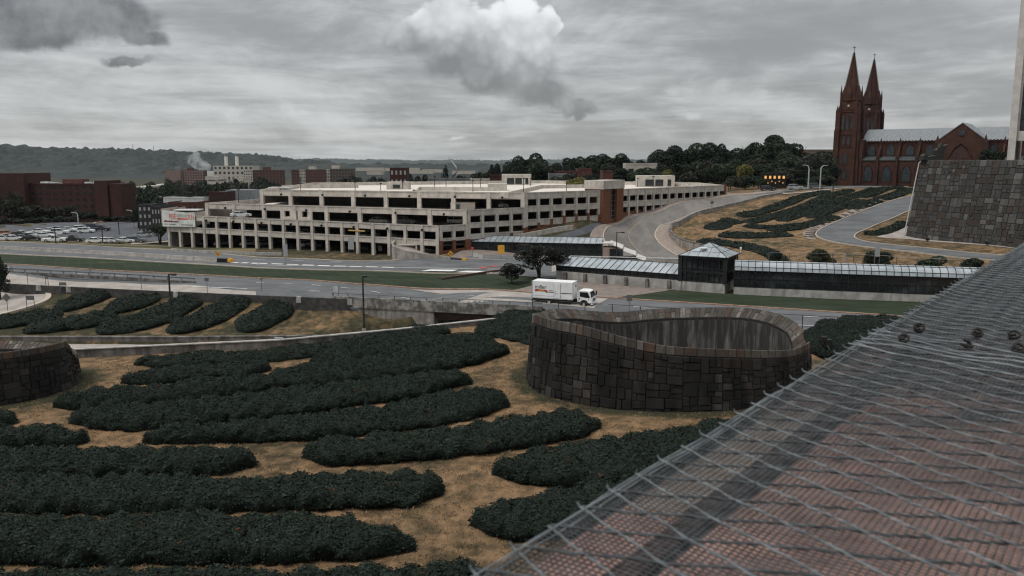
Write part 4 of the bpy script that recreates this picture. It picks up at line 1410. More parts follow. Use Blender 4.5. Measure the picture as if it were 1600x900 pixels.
def facade(p, q, levels, n, colw=0.7, z0=None, brick_base=False, ncol=None, name='facade'):
    """levels: list of (zb, zt) spandrel bands; columns between them, from ground up"""
    mb = MB()
    for i, (zb, zt_) in enumerate(levels):
        mb.line(p, q, 0.35, zb, zt_, 0)
        mb.line(p, q, 0.55, zt_ - 0.22, zt_, 0.003 if i % 2 else 0)
    mb.build('spandrel', gc, gar, gl)
    d = (q - p)
    for k in range(n + 1):
        c = p + d * (k / n)
        dd = d.normalized() * colw / 2
        if k == 0: c = c + dd
        if k == n: c = c - dd
        g = z0 if z0 is not None else z1(c.x, c.y) - 0.4
        top = levels[-1][1] - 0.25
        MB().line(c - dd, c + dd, 0.62, g, top, 0.006).build('column', gc, gar, gl)
        if brick_base:
            g2 = z1(c.x, c.y)
            zb2 = min(max(g2 + 1.6, 3.9), levels[-1][0] - 0.3)
            MB().line(c - dd * 1.15, c + dd * 1.15, 0.74, g2 - 0.5, zb2).build('brick_pier', gbrick, gar, gl)


# front tiers
facade(F1a, F1b, [(2.85, 4.15), (5.75, 7.0)], 19)
facade(F2a, F2b, [(8.6, 9.95)], 8, 0.9, z0=5.8)
facade(F3a, F3b, [(11.7, 13.1)], 8, 0.9, z0=8.8)
# solid bays with small windows on tier two
d2 = (F2b - F2a)
for tpx in (0.345, 0.415):
    c = F2a + d2 * tpx
    e = d2.normalized()
    MB().line(c - e * 1.9, c - e * 0.75, 0.45, 6.6, 8.62, 0.01).line(c + e * 0.75, c + e * 1.9, 0.45, 6.6, 8.62, 0.01).line(c - e * 0.75, c + e * 0.75, 0.45, 6.6, 7.3, 0.01).build('infill_panel', gc, gar, gl)
# right face
K1 = F2b; K2 = F3b
facade(F1b, K1, [(1.6, 2.6), (2.85 + .9, 4.15 + .25), (5.75, 7.0)][1:], 2, 0.6, brick_base=True)
facade(K1, K2, [(3.75, 4.9), (6.1, 7.25), (8.75, 9.95)], 4, 0.6, brick_base=True)
facade(K2, TA, [(5.9, 7.3), (8.85, 10.2), (11.7, 13.1)], 6, 0.6, brick_base=True)
facade(TB, RE, [(8.7, 10.15), (11.45, 13.1)], 14, 0.55)
# brick plinth
mb = MB()
Q = resample([F1b, K1, K2, TA], 24)
zz = zt(Q[:, 0], Q[:, 1])
for i in range(23):
    mb.line(Q[i], Q[i + 1], 0.3, zz[i] - 0.8, zz[i] + 0.55, 0.02, zz[i + 1] - 0.8, zz[i + 1] + 0.55)
mb.build('brick_plinth', gbrick, gar, gl)
Q = resample([TB, RE], 24); zz = zt(Q[:, 0], Q[:, 1])
for lo_, hi_ in ((0, 4), (9, 23)):
    mb = MB()
    for i in range(lo_, hi_):
        tp = min(max(zz[i] + .9, 7.4), 9.75) if i < 14 else 9.75
        tq_ = min(max(zz[i + 1] + .9, 7.4), 9.75) if i < 14 else 9.75
        mb.line(Q[i], Q[i + 1], 0.3, 5, tp, 0.02, 5, tq_)
    mb.build('brick_plinth', gbrick, gar, gl)
MB().line(RE - (RE - TB).normalized() * .6, RE, 0.8, 9, 13.2).build('brick_pier', gbrick, gar, gl)
# low wall at the foot of the right face
mb = MB(); ribbon_wall(mb, [G(*p) for p in ((810, 374), (850, 366), (895, 358.5))], 0.35, 1.0, -0.5, 12)
tag(mb.build('low_wall', gc), 'low pale wall along the service drive at the foot of the garage', 'wall')
# stair tower
tw = MB()
e = (TB - TA).normalized(); L = (TB - TA).length
zg = 5.0
tw.line(TA, TA + e * L * 0.36, 5.0, zg, 13.3, 1.5); tw.line(TA + e * L * 0.66, TB, 5.0, zg, 13.3, 1.5)
tw.line(TA + e * L * 0.36, TA + e * L * 0.66, 4.4, zg, 6.2, 1.7)
tw.build('brick_shaft', gbrick, gar, gl)
gm = MB().line(TA + e * L * .36, TA + e * L * .66, 4.2, 6.2, 13.3, 1.72); gm.build('stair_glazing', glass_d, gar, gl)
mb = MB()
for k in range(6):
    mb.line(TA + e * L * .36, TA + e * L * .66, 4.35, 6.9 + k * 1.2, 6.98 + k * 1.2, 1.72)
mb.line(TA + e * L * .50, TA + e * L * .52, 4.36, 6.2, 13.3, 1.72)
mb.build('mullion', steel, gar, gl)
MB().line(TA - e * .15, TB + e * .15, 5.3, 13.3, 15.3, 1.5).build('tower_cap', gc, gar, gl)
# decks and interiors
BK = [Vector((58, 262)), Vector((10, 290)), Vector((-62, 262))]
roof = [F3a, F3b, TA, TB, RE] + BK
ins_ = lambda P, k: [(p.x + (0), p.y + k) for p in P]
MB().prism([(p.x, p.y) for p in [F3a + Vector((.3, .3)), F3b + Vector((0, .4)), TA + Vector((-.2, .3)), TB + Vector((-.2, .3)), RE + Vector((-.4, 0))] + BK], 11.55, 12.0).build('roof_deck', deckc, gar, gl)
MB().prism([(p.x, p.y) for p in [F2a + Vector((.3, .3)), F2b + Vector((0, .4)), F3b + Vector((-.2, .3)), F3b + Vector((0, 30)), F3a + Vector((0, 25))]], 8.5, 8.9).build('deck', deckc, gar, gl)
MB().prism([(p.x, p.y) for p in [F1a + Vector((.3, .3)), F1b + Vector((0, .4)), F2b + Vector((-.2, .3)), F2b + Vector((0, 25)), F2a + Vector((0, 22))]], 5.6, 6.0).build('deck', deckc, gar, gl)
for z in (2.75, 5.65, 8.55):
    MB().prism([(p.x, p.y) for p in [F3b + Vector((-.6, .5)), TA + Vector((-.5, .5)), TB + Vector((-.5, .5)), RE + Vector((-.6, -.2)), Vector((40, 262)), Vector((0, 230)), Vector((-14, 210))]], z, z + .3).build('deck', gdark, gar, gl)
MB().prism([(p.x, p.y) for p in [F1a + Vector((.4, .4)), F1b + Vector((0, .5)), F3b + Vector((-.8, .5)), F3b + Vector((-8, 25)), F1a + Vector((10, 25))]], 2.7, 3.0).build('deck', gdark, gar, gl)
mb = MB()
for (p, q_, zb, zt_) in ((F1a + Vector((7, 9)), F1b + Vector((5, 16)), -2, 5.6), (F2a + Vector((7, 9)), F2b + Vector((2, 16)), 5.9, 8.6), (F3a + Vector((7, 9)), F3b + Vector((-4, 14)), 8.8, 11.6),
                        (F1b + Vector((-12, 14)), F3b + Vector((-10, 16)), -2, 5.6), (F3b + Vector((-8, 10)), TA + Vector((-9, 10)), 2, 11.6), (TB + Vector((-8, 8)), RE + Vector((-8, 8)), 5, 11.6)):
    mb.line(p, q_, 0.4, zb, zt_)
mb.build('light_stop_wall', gdark, gar, gl)  # added walls behind the facades, keep light from leaking through the decks
mb = MB()
for p, q_ in zip([RE] + BK, BK + [F3a]):
    mb.line(p, q_, 0.35, 9.5, 13.05)
mb.line(F2a, F3a + Vector((-6, 20)), .35, 6, 9.9); mb.line(F1a, F1a + Vector((10, 26)), .35, -2, 7)
mb.build('rear_parapet', gc, gar, gl)
# ramps and inner parapets on the roof
for (a, b_) in (((650, 303), (795, 308)), ((650, 303), (655, 297)), ((655, 297), (780, 298)), ((795, 306), (845, 294)), ((440, 294), (560, 293)), ((845, 294), (920, 293)), ((990, 287), (1075, 292))):
    p, q_ = PZ(*a, 12.1), PZ(*b_, 12.1)
    MB().line(p, q_, 0.3, 11.9, 13.0).build('ramp_parapet', gc, gar, gl)
for (x0, x1, yt, yb, dep, lab) in ((604, 638, 284.5, 296, 6, ''), (762, 792, 287, 298, 6, ''), (784, 830, 272.5, 289, 7, ''), (998, 1054, 274.5, 292, 7, '')):
    a, b_ = PZ(x0, yb, 12.0), PZ(x1, yb, 12.0)
    hgt_ = PY(x0, yt, a.y).z
    MB().line(a, b_, dep, 12.003, hgt_, dep / 2).build('stair_house', gc, gar, gl)
    w_ = (b_ - a)
    if x1 - x0 != 30:
        for f0, f1 in (((0.3, 0.62),) if x0 < 700 else ((0.18, 0.42), (0.46, 0.68), (0.8, 0.9))):
            MB().line(a + w_ * f0, a + w_ * f1, 0.1, 12.3, 12 + (hgt_ - 12) * 0.66, -0.04).build('stair_window', glass_d, gar, gl)
for (x0, x1, y0, y1) in ((704, 742, 321, 330),):
    a, b_ = PZ(x0, y1 - 1, 8.9), PZ(x1, y1 - 1, 8.9)
    MB().line(a, b_, 5, 8.9, 10.7, 2.4).build('stair_house', gc, gar, gl)
    MB().line(a + (b_ - a) * .06, a + (b_ - a) * .38, 0.1, 9.2, 10.3, -0.15).build('stair_window', mat('green glass', (0.02, 0.05, 0.045), rough=0.2), gar, gl)
a, b_ = PZ(420, 298, 12.0), PZ(446, 298, 12.0)
# entrance ramp: deck, curved wall
def sm3(P, n):
    P = [PZ(*p) for p in P]
    for _ in range(3):
        Q_ = [P[0]]
        for a_, b__ in zip(P[:-1], P[1:]): Q_ += [a_.lerp(b__, .25), a_.lerp(b__, .75)]
        P = Q_ + [P[-1]]
    P = np.array([p[:] for p in P]); d_ = np.concatenate([[0], np.cumsum(np.linalg.norm(np.diff(P, axis=0), axis=1))])
    tt_ = np.linspace(0, d_[-1], n)
    return np.stack([np.interp(tt_, d_, P[:, k]) for k in range(3)], 1)
ro = sm3([(742, 410, 0.15), (690, 405.5, 0.5), (650, 400.5, 1.1), (622, 394, 1.9), (611, 387, 2.6), (618, 380.5, 3.0)], 50)
ri = sm3([(762, 402, 0.2), (712, 398.5, 0.6), (678, 393, 1.2), (655, 387, 2.1), (649, 383.5, 2.8), (653, 380.5, 3.0)], 50)
t = thing('ramp_wall', 'curved concrete wall sweeping round the garage entrance ramp', 'wall', tuple(ro[25]))
mb = MB(); rd = MB(); kb = MB()
for i in range(49):
    mb.line(ro[i], ro[i + 1], .35, ro[i][2] - 3, ro[i][2] + .75, 0, ro[i + 1][2] - 3, ro[i + 1][2] + .75)
    kb.line(ri[i], ri[i + 1], .3, ri[i][2] - 2, ri[i][2] + .22, 0, ri[i + 1][2] - 2, ri[i + 1][2] + .22)
    rd.quad(tuple(ro[i]), tuple(ro[i + 1]), tuple(ri[i + 1]), tuple(ri[i]))
mb.build('wall_body', wc, t, t.location)
tag(rd.build('garage_ramp', concrete_road), kind='structure')
tag(kb.build('kerb', kerb_pale), kind='structure')
a = F1b + (F1a - F1b) * 0.235; b_ = F1b + (F1a - F1b) * 0.29
MB().line(a, b_, 0.1, 5.1, 5.35, 0.4).build('height_bar', mat('yellow bar', (0.45, 0.30, 0.10)), gar, gl)
# banner
t = thing('banner', 'faded white banner with orange lettering hung on the left end of the garage', 'banner', (F1a.x, F1a.y, 4.2))
bl_, br_ = F1a + Vector((-0.9, -0.1)), F1a + (F1b - F1a) * 0.125
nb_ = Vector(((br_ - bl_).y, -(br_ - bl_).x)).normalized()
o_ = nb_ * 0.45
wht = mat('banner vinyl', (0.42, 0.45, 0.43), (0.60, 0.61, 0.59), 0.4, 0.8, coord='World')
BW = (br_ - bl_).length
MB().line(bl_ + o_, br_ + o_, 0.06, 4.1, 8.05, 0, 4.3, 7.5).build('panel', wht, t, t.location)
ang = math.atan2((br_ - bl_).y, (br_ - bl_).x)


def text(name, s, size, loc, rot, m, parent=None, ext=0.01, sx=1.0):
    cu = bpy.data.curves.new(name, 'FONT')
    cu.body = s; cu.size = size; cu.extrude = ext; cu.align_x = 'LEFT'
    o = bpy.data.objects.new(name, cu)
    COL.objects.link(o)
    bpy.context.view_layer.update()
    dg = bpy.context.evaluated_depsgraph_get()
    me = bpy.data.meshes.new_from_object(o.evaluated_get(dg))
    me.materials.clear(); me.materials.append(m)
    bpy.data.objects.remove(o)
    ob = bpy.data.objects.new(name, me)
    COL.objects.link(ob)
    ob.rotation_euler = rot; ob.scale = (sx, 1, 1)
    if parent is not None:
        ob.parent = parent
        ob.location = Vector(loc) - (Vector(parent.location) if parent.type == 'EMPTY' and not parent.parent else Vector((0, 0, 0)))
    else:
        ob.location = loc
    return ob


def on_banner(f, z):
    p = bl_.lerp(br_, f) + nb_ * 0.50
    return (p.x, p.y, z)


orange = mat('orange red print', (0.50, 0.10, 0.05), rough=0.8)
text('lettering', 'FREE', 1.75, on_banner(0.21, 6.05), (math.pi / 2, 0, ang), orange, t, 0.02, 0.62)
text('lettering', 'FUN', 1.75, on_banner(0.79, 5.95), (math.pi / 2, 0, ang), orange, t, 0.02, 0.55)
text('lettering', 'OUTDOOR', 1.1, on_banner(0.46, 6.5), (math.pi / 2, 0, ang), mat('grey green print', (0.25, 0.28, 0.24)), t, 0.02, 0.58)
mb = MB(); p, q_ = Vector(on_banner(.04, 0)), Vector(on_banner(.5, 0))
mb.line(p, q_, 0.04, 5.25, 5.5)
for f in (.06, .1, .13, .2, .27): mb.line(Vector(on_banner(f, 0)), Vector(on_banner(f + .02, 0)), 0.04, 5.5, 5.6 + 2.5 * abs(f - .17) * (f > .08))
mb.build('printed_skyline', mat('dark red print', (0.14, 0.03, 0.025)), t, t.location)
mb = MB(); p, q_ = Vector(on_banner(.46, 0)), Vector(on_banner(.78, 0))
mb.line(p, q_, 0.04, 5.95, 6.3); mb.build('printed_band', orange, t, t.location)
for f, w_ in ((.05, .1), (.2, .2), (.58, .35)):
    MB().line(Vector(on_banner(f, 0)), Vector(on_banner(f + w_, 0)), .04, 4.65, 4.8).build('printed_line', mat('dark print', (0.1, 0.1, 0.1)), t, t.location)
# small glazed kiosk on the garage roof ends
for (px0, px1, yt, yb, z0_, lab) in ((271, 302, 327.5, 337, 6.2, 'small flat-roofed glazed stair head above the banner'), (420, 446, 292.5, 299, 12.0, 'small flat-roofed glazed stair head on the upper left deck')):
    a, b_ = PZ(px0, yb, z0_), PZ(px1, yb, z0_)
    a.y += 2; b_.y += 2
    zz_ = PY(px0, yt, a.y).z
    t = thing('roof_kiosk', lab, 'kiosk', tuple(a))
    MB().line(a, b_, 3, z0_, zz_ - .3, 1.5).build('glazing', glass_d, t, t.location)
    MB().line(a - Vector((.6, 0, 0)), b_ + Vector((.6, 0, 0)), 4.4, zz_ - .3, zz_, 1.5).build('flat_roof', mat('pale roof', (0.38, 0.39, 0.38)), t, t.location)

# ================================================================== GLASS CORRIDORS AND PAVILION
roof_glass = mat('milky roof glass', (0.20, 0.23, 0.25), (0.31, 0.345, 0.37), 0.5, 0.28, coord='World', spec=0.6)
black_frame = mat('black steel frame', (0.010, 0.011, 0.012), (0.02, 0.021, 0.022), 1, 0.4)
wall_glass = mat('smoked wall glass', (0.010, 0.013, 0.015), (0.045, 0.052, 0.055), 0.35, 0.15, coord='World', contrast=(0.5, 0.75), spec=0.5)
base_c = mat('corridor base concrete', (0.24, 0.235, 0.22), (0.36, 0.35, 0.33), 0.6, 0.9, coord='World', stain=0.55, stain_col=(0.10, 0.095, 0.09))


def corridor(label, a, b_, w_, zb, zwall, ztop, n, vault=True, base_h=1.1):
    """glass passage from a to b: near foot line; roof rises away from the near wall"""
    t = thing('glass_corridor', label, 'glass corridor', (a.x, a.y, zb))
    o = t.location
    MB().line(a, b_, 0.4, zb - 0.5, zb + base_h, 0.0).build('base_wall', base_c, t, o)
    MB().line(a, b_, 0.12, zb + base_h, zwall, -0.02).line(a, b_, .12, zb + base_h - .3, zwall, w_ - .1).build('side_glazing', wall_glass, t, o)
    d = (b_ - a).normalized(); nrm = Vector((-d.y, d.x, 0)); L = (b_ - a).length
    fr = MB(); 
    for zz_ in (zb + base_h, zb + base_h + (zwall - zb - base_h) * 0.5, zwall - 0.12):
        fr.line(a, b_, 0.22, zz_, zz_ + 0.12, -0.06)
    for k in range(n + 1):
        p = a + d * (L * k / n)
        fr.line(p - d * .06, p + d * .06, 0.24, zb + base_h, zwall, -0.08)
    fr.build('wall_frame', black_frame, t, o)
    rg = MB(); rf = MB()
    m_ = 8 if vault else 1
    pr = []
    for k in range(m_ + 1):
        if vault:
            an = math.pi * k / m_
            pr.append((-0.35 + (w_ + 0.7) * (1 - math.cos(an)) / 2, zwall + (ztop - zwall) * math.sin(an)))
        else:
            pr.append((-0.35 + (w_ + .7) * k / m_, zwall + (ztop - zwall) * k / m_))
    for k in range(m_):
        (o0, h0), (o1, h1) = pr[k], pr[k + 1]
        A_, B_ = a + nrm * o0, b_ + nrm * o0
        C_, D_ = b_ + nrm * o1, a + nrm * o1
        rg.quad((A_.x, A_.y, h0), (B_.x, B_.y, h0), (C_.x, C_.y, h1), (D_.x, D_.y, h1))
    for k in range(n + 1):
        p = a + d * (L * k / n)
        for (o0, h0), (o1, h1) in zip(pr[:-1], pr[1:]):
            q0, q1 = p + nrm * o0, p + nrm * o1
            rf.tube((q0.x, q0.y, h0 + .03), (q1.x, q1.y, h1 + .03), 0.055, n=4)
    for (o0, h0) in (pr if not vault else [pr[1], pr[3]]):
        p, q_ = a + nrm * o0, b_ + nrm * o0
        rf.tube((p.x, p.y, h0 + .03), (q_.x, q_.y, h0 + .03), 0.05, n=4)
    rg.build('glass_roof', roof_glass, t, o)
    rf.build('roof_ribs', black_frame, t, o)
    for p, e_ in ((a, 1), (b_, -1)):
        MB().line(p + nrm * .1, p + nrm * (w_ - .15), .1, zb + base_h - .2, zwall).build('end_glazing', wall_glass, t, o)
    return t


c0, c1 = PZ(1146, 459.6, 0), PZ(1440, 472, 0)
cd = (c1 - c0)
corridor('long dark glass corridor with a rounded milky roof, right of the pavilion', c0, c0 + cd * 1.7, 3.6, 0, 3.7, 5.0, 44)
a, b_ = PZ(870, 437, 0), PZ(1064, 453.5, 0)
t = corridor('low glass corridor left of the pavilion, its roof panes sloping, above a concrete base', a, b_, 3.0, 0, 2.45, 3.7, 18, vault=False, base_h=1.55)
for k in range(6):
    p = a.lerp(b_, (k + .5) / 6); d = (b_ - a).normalized()
    MB().line(p - d * .25, p + d * .25, 0.9, -0.3, 1.45, -0.2).build('buttress', dark_concrete, t, t.location)
a, b_ = Vector((*PZ(737, 400, 0.3).xy, 0.3)), Vector((*PZ(940, 405, 0.2).xy, 0.2))
corridor('far dark glass corridor running from the garage corner behind the plum trees', a, b_, 3.5, 0.2, 3.3, 4.2, 22, vault=False, base_h=0.5)
MB_ = MB()
# stepped glass canopies at the end of the far corridor
t = thing('stair_canopy', 'stepped pale canopies descending from the far corridor end beside the hill road', 'canopy', tuple(b_))
dd = (b_ - a).normalized()
MB().line(b_ + dd * 0.2, b_ + dd * 3.4, 3.4, -0.3, 2.6, 1.7).build('panel_wall', mat('pinkish panel', (0.24, 0.18, 0.16), (0.3, 0.23, 0.2), 1), t, t.location)
for k, (o0, zz_) in enumerate(((-1.2, 3.3), (1.6, 3.0), (4.2, 1.7), (6.2, 0.6))):
    p = b_ + dd * o0
    n_ = Vector((-dd.y, dd.x, 0))
    q0, q1 = p - n_ * 0.4, p + dd * 2.6 - n_ * 0.4
    if k == 0:
        mb = MB().line(p, p + dd * 3.4, 3.8, 3.35, 3.5, 1.7)
    else:
        mb = MB(); A_ = [q0, q1, q1 + n_ * 3.6, q0 + n_ * 3.6]
        hz = [zz_ + .4, zz_ - .5, zz_ - .1, zz_ + .8]
        mb.add([(v.x, v.y, h) for v, h in zip(A_, hz)] + [(v.x, v.y, h - .12) for v, h in zip(A_, hz)], [(0, 1, 2, 3), (7, 6, 5, 4), (0, 4, 5, 1), (1, 5, 6, 2), (2, 6, 7, 3), (3, 7, 4, 0)])
        MB().line(q1 - n_ * .1, q1 + n_ * 3.4, .12, -.3, zz_ - .65).line(q0 - n_ * .1, q1 - n_ * .1, .1, -.3, zz_ - .65).build('side_glazing', wall_glass, t, t.location)
    mb.build('canopy_roof', mat('cream canopy', (0.42, 0.41, 0.38), (0.5, 0.49, 0.46), 1, 0.6), t, t.location)

# pavilion with a pyramid roof
pa, pb = PZ(1062, 453.4, 0), PZ(1132, 458.8, 0)
pd = (pb - pa).normalized(); pn = Vector((-pd.y, pd.x, 0))
PW = (pb - pa).length; PD_ = 7.2
t = thing('glass_pavilion', 'square black-framed glass pavilion with a pale pyramid glass roof', 'pavilion', (pa.x, pa.y, 0))
o = t.location
MB().line(pa, pb, PD_, -0.5, 1.5, PD_ / 2).build('base_wall', base_c, t, o)
MB().line(pa + pd * .15, pb - pd * .15, PD_ - .3, 1.5, 5.35, PD_ / 2).build('wall_glazing', wall_glass, t, o)
fr = MB()
for zz_ in (1.5, 2.9, 3.5, 5.0):
    fr.line(pa, pb, 0.16, zz_, zz_ + (.38 if zz_ in (2.9, 5.0) else .15), 0.05)
    fr.line(pb, pb + pn * PD_, 0.16, zz_, zz_ + (.38 if zz_ in (2.9, 5.0) else .15), 0.05)
    fr.line(pa, pa + pn * PD_, 0.16, zz_, zz_ + (.38 if zz_ in (2.9, 5.0) else .15), -0.05)
for k in range(9):
    q_ = pa + pd * (PW * k / 8)
    fr.line(q_ - pd * .05, q_ + pd * .05, 0.2, 1.5, 5.35, 0.03)
for k in range(6):
    q_ = pb + pn * (PD_ * k / 5)
    fr.line(q_ - pn * .05, q_ + pn * .05, 0.2, 1.5, 5.35, 0.03)
for q_ in (pa, pb):
    fr.line(q_ - pd * .3, q_ + pd * .3, 0.6, 1.5, 5.35, 0.1)
fr.build('wall_frame', black_frame, t, o)
ov = 0.35
cs = [pa - pd * ov - pn * ov, pb + pd * ov - pn * ov, pb + pd * ov + pn * (PD_ + ov), pa - pd * ov + pn * (PD_ + ov)]
ap = (cs[0] + cs[2]) / 2
apv = Vector((ap.x, ap.y, 7.35))
csv = [Vector((c.x, c.y, 5.45)) for c in cs]
MB().add(csv + [apv], [(0, 1, 4), (1, 2, 4), (2, 3, 4), (3, 0, 4)]).build('pyramid_roof', roof_glass, t, o)
fr = MB()
for i in range(4):
    A_, B_ = csv[i], csv[(i + 1) % 4]
    fr.tube(A_, apv, 0.07, n=4)
    fr.tube(A_, B_, 0.09, n=4)
    for f in (0.33, 0.66):
        fr.tube(A_.lerp(apv, f), B_.lerp(apv, f), 0.04, n=4)
    for k in range(1, 5):
        s_ = k / 5
        foot = A_.lerp(B_, s_)
        lim = 1 - abs(s_ - .5) * 0 
        top = apv.lerp(foot, 1 - min(s_, 1 - s_) * 2) if abs(s_ - .5) > .01 else apv
        edge = (A_ if s_ < .5 else B_).lerp(apv, min(s_, 1 - s_) * 2)
        fr.tube(foot, edge, 0.04, n=4)
fr.build('roof_ribs', black_frame, t, o)
MB().box(apv.x - 1.9, apv.x - .9, apv.y - 2.3, apv.y - 1.5, 6.6, 6.75).build('roof_vent', mat('white vent', (0.6, 0.62, 0.62)), t, o)
MB().tube(csv[2] + Vector((0, 0, 0)), csv[2] + Vector((0, 0, .8)), .05).tube(csv[2] + Vector((0, 0, .6)), csv[2] + Vector((0, 0, .95)), .16).build('roof_lamp', mat('white vent', (0.6, 0.6, 0.6)), t, o)

# ================================================================== CATHEDRAL
sand = mat('red sandstone', (0.040, 0.0175, 0.012), (0.064, 0.028, 0.019), 0.35, 0.9, 0.2, 4, stain=0.5, stain_col=(0.045, 0.018, 0.015))
sand_d = mat('sooty sandstone', (0.030, 0.013, 0.011), (0.048, 0.020, 0.016), 0.35, 0.9, 0.2, 4)
slate = mat('pale slate', (0.12, 0.132, 0.142), (0.20, 0.215, 0.225), 1.6, 0.6, coord='Object', detail=6)
lead = mat('church window glass', (0.02, 0.026, 0.032), (0.045, 0.055, 0.06), 1.0, 0.3)
CY = 364.0
cA = PY(1297, 290, CY)                     # left foot of the near tower
ch = thing('cathedral', 'dark red sandstone gothic cathedral with twin spires and a pale slate roof', 'cathedral', (cA.x, CY, 8.5), R_(-38))


def arch_window(mb, x, y, z0, w_, h_, d=0.25, axis='y'):
    """pointed window slab facing -y (or -x)"""
    pts = [(x - w_ / 2, z0), (x + w_ / 2, z0), (x + w_ / 2, z0 + h_ * .62), (x + w_ * .28, z0 + h_ * .86), (x, z0 + h_), (x - w_ * .28, z0 + h_ * .86), (x - w_ / 2, z0 + h_ * .62)]
    mb.prof(pts, y - d, y + d)
    return mb


def arch_frame(mb, x, y, z0, w_, h_, th, d=0.35):
    k = [(x - w_ / 2, z0), (x - w_ / 2, z0 + h_ * .62), (x - w_ * .28, z0 + h_ * .86), (x, z0 + h_), (x + w_ * .28, z0 + h_ * .86), (x + w_ / 2, z0 + h_ * .62), (x + w_ / 2, z0)]
    for (a0_, b0), (a1_, b1) in zip(k[:-1], k[1:]):
        mb.tube((a0_, y, b0), (a1_, y, b1), th, n=5)


def tower(x0, y0, W_, D_, htop, m, name='bell_tower', seed=1):
    """square buttressed tower with a crocketed spire, local coordinates, foot z=0"""
    t = MB()
    cx, cy = x0 + W_ / 2, y0 + D_ / 2
    st = [(0, 17.5, 0.0), (17.5, 22.5, 0.35), (22.5, 32, 0.7), (32, 37, 1.0)]
    for zb, zt_, i in st:
        t.box(x0 + i, x0 + W_ - i, y0 + i, y0 + D_ - i, zb, zt_)
        t.box(x0 + i - .25, x0 + W_ - i + .25, y0 + i - .25, y0 + D_ - i + .25, zt_ - .45, zt_ - .003)
    for sx_ in (0, 1):
        for sy_ in (0, 1):
            bx, by = x0 + sx_ * W_, y0 + sy_ * D_
            for zb, zt_, p in ((0, 13, 1.2), (13, 24, .85), (24, 32.5, .55)):
                s = 1 if sx_ else -1; s2 = 1 if sy_ else -1
                t.box(min(bx - s * 1.3, bx + s * p), max(bx - s * 1.3, bx + s * p), min(by, by - s2 * 1.5), max(by, by - s2 * 1.5), zb, zt_)
                t.box(min(bx, bx - s * 1.5), max(bx, bx - s * 1.5), min(by - s2 * 1.3, by + s2 * p), max(by - s2 * 1.3, by + s2 * p), zb - .01, zt_ - .2)
                t.cone((bx + s * (p - .4), by - s2 * .7, zt_ - .1), .5, zt_ + 2.2, 4)
                t.cone((bx - s * .7, by + s2 * (p - .4), zt_ - .1), .5, zt_ + 2.2, 4)
            t.tube((bx - (1.0 if sx_ else -1.0), by - (1.0 if sy_ else -1.0), 32), (bx - (1.0 if sx_ else -1.0), by - (1.0 if sy_ else -1.0), 39), .5, .42, 6)
            t.cone((bx - (1.0 if sx_ else -1.0), by - (1.0 if sy_ else -1.0), 39), .55, 43.5, 6)
    t.build('tower_body', m, ch)
    s = MB()
    s.tube((cx, cy, 36.5), (cx, cy, 41), W_ / 2 - .9, W_ / 2 - 1.3, 8)
    s.tube((cx, cy, 41), (cx, cy, htop - .8), W_ / 2 - 1.3, .12, 8)
    for k in range(8):
        an = 2 * math.pi * k / 8
        R0 = W_ / 2 - 1.2
        for j in range(15):
            f = (j + .5) / 15.5
            r_ = R0 * (1 - f) + .1
            z = 41 + (htop - .8 - 41) * f
            s.box(cx + r_ * math.cos(an) - .18, cx + r_ * math.cos(an) + .18, cy + r_ * math.sin(an) - .18, cy + r_ * math.sin(an) + .18, z - .2, z + .35)
    for an in (0, .5, 1, 1.5):
        a_ = an * math.pi
        gx_, gy_ = cx + (W_ / 2 - 1.3) * math.cos(a_), cy + (W_ / 2 - 1.3) * math.sin(a_)
        s.box(gx_ - .9, gx_ + .9, gy_ - .9, gy_ + .9, 36.5, 39.5); s.cone((gx_, gy_, 39.5), 1.2, 43, 4)
    s.build('spire', m, ch)
    f = MB(); f.tube((cx, cy, htop - 1), (cx, cy, htop + 1.6), .12, .06); f.box(cx - .6, cx + .6, cy - .08, cy + .08, htop + .7, htop + .95)
    f.build('finial_cross', dark_steel, ch)
    yy = y0
    for (z, n_, w_, h_) in ((3.5, 1, 1.6, 4.6), (10, 1, 1.6, 4.6), (18, 2, 1.1, 3.6), (24.2, 3, 1.05, 6.2)):
        for k in range(n_):
            xx = cx + (k - (n_ - 1) / 2) * 1.9
            i = 0 if z < 17 else .35 if z < 22 else .7
            wnd = arch_window(MB(), xx, yy + i - .05, z, w_, h_, .12).build('window', lead, ch)
            q_ = MB(); arch_frame(q_, xx, yy + i - .15, z, w_ + .2, h_ + .2, .13); q_.build('window_frame', m, wnd)
            if k == 0:
                wnd = MB().box(x0 + W_ - i - .06, x0 + W_ - i + .07, cy - .6, cy + .6, z, z + h_).build('window', lead, ch)
    MB().tube((cx, y0 + .85, 34.3), (cx, y0 + .98, 34.3), .5, n=12).build('clock_face', mat('pale clock', (0.3, 0.3, 0.28)), ch)
    t = MB()
    for k in range(9):
        t.box(x0 + .9 + k * (W_ - 1.8) / 9, x0 + 1.25 + k * (W_ - 1.8) / 9, y0 + .75, y0 + 1.0, 31, 33.0)
    t.build('arcade_band', sand_d, ch)


# local frame: x along the nave (to the right), y away from the camera
tower(1.2, 0, 8.6, 8.6, 57.8, sand)
tower(1.2, 31, 8.6, 8.6, 57.8, sand_d)
ln0 = 10.2
NL = 84
mb = MB(); mb.box(ln0, NL, 1.8, 4.5, 0, 11.6); mb.box(ln0, NL, 5.5, 26, 0, 19.2)
mb.box(ln0 - 4, ln0 + 2, 1, 24, 0, 20)
mb.prof([(5.5, 19.2), (26, 19.2), (15.7, 23.6)], ln0 - 2, ln0 - 1.7, 'x')
mb.build('nave_wall', sand, ch)
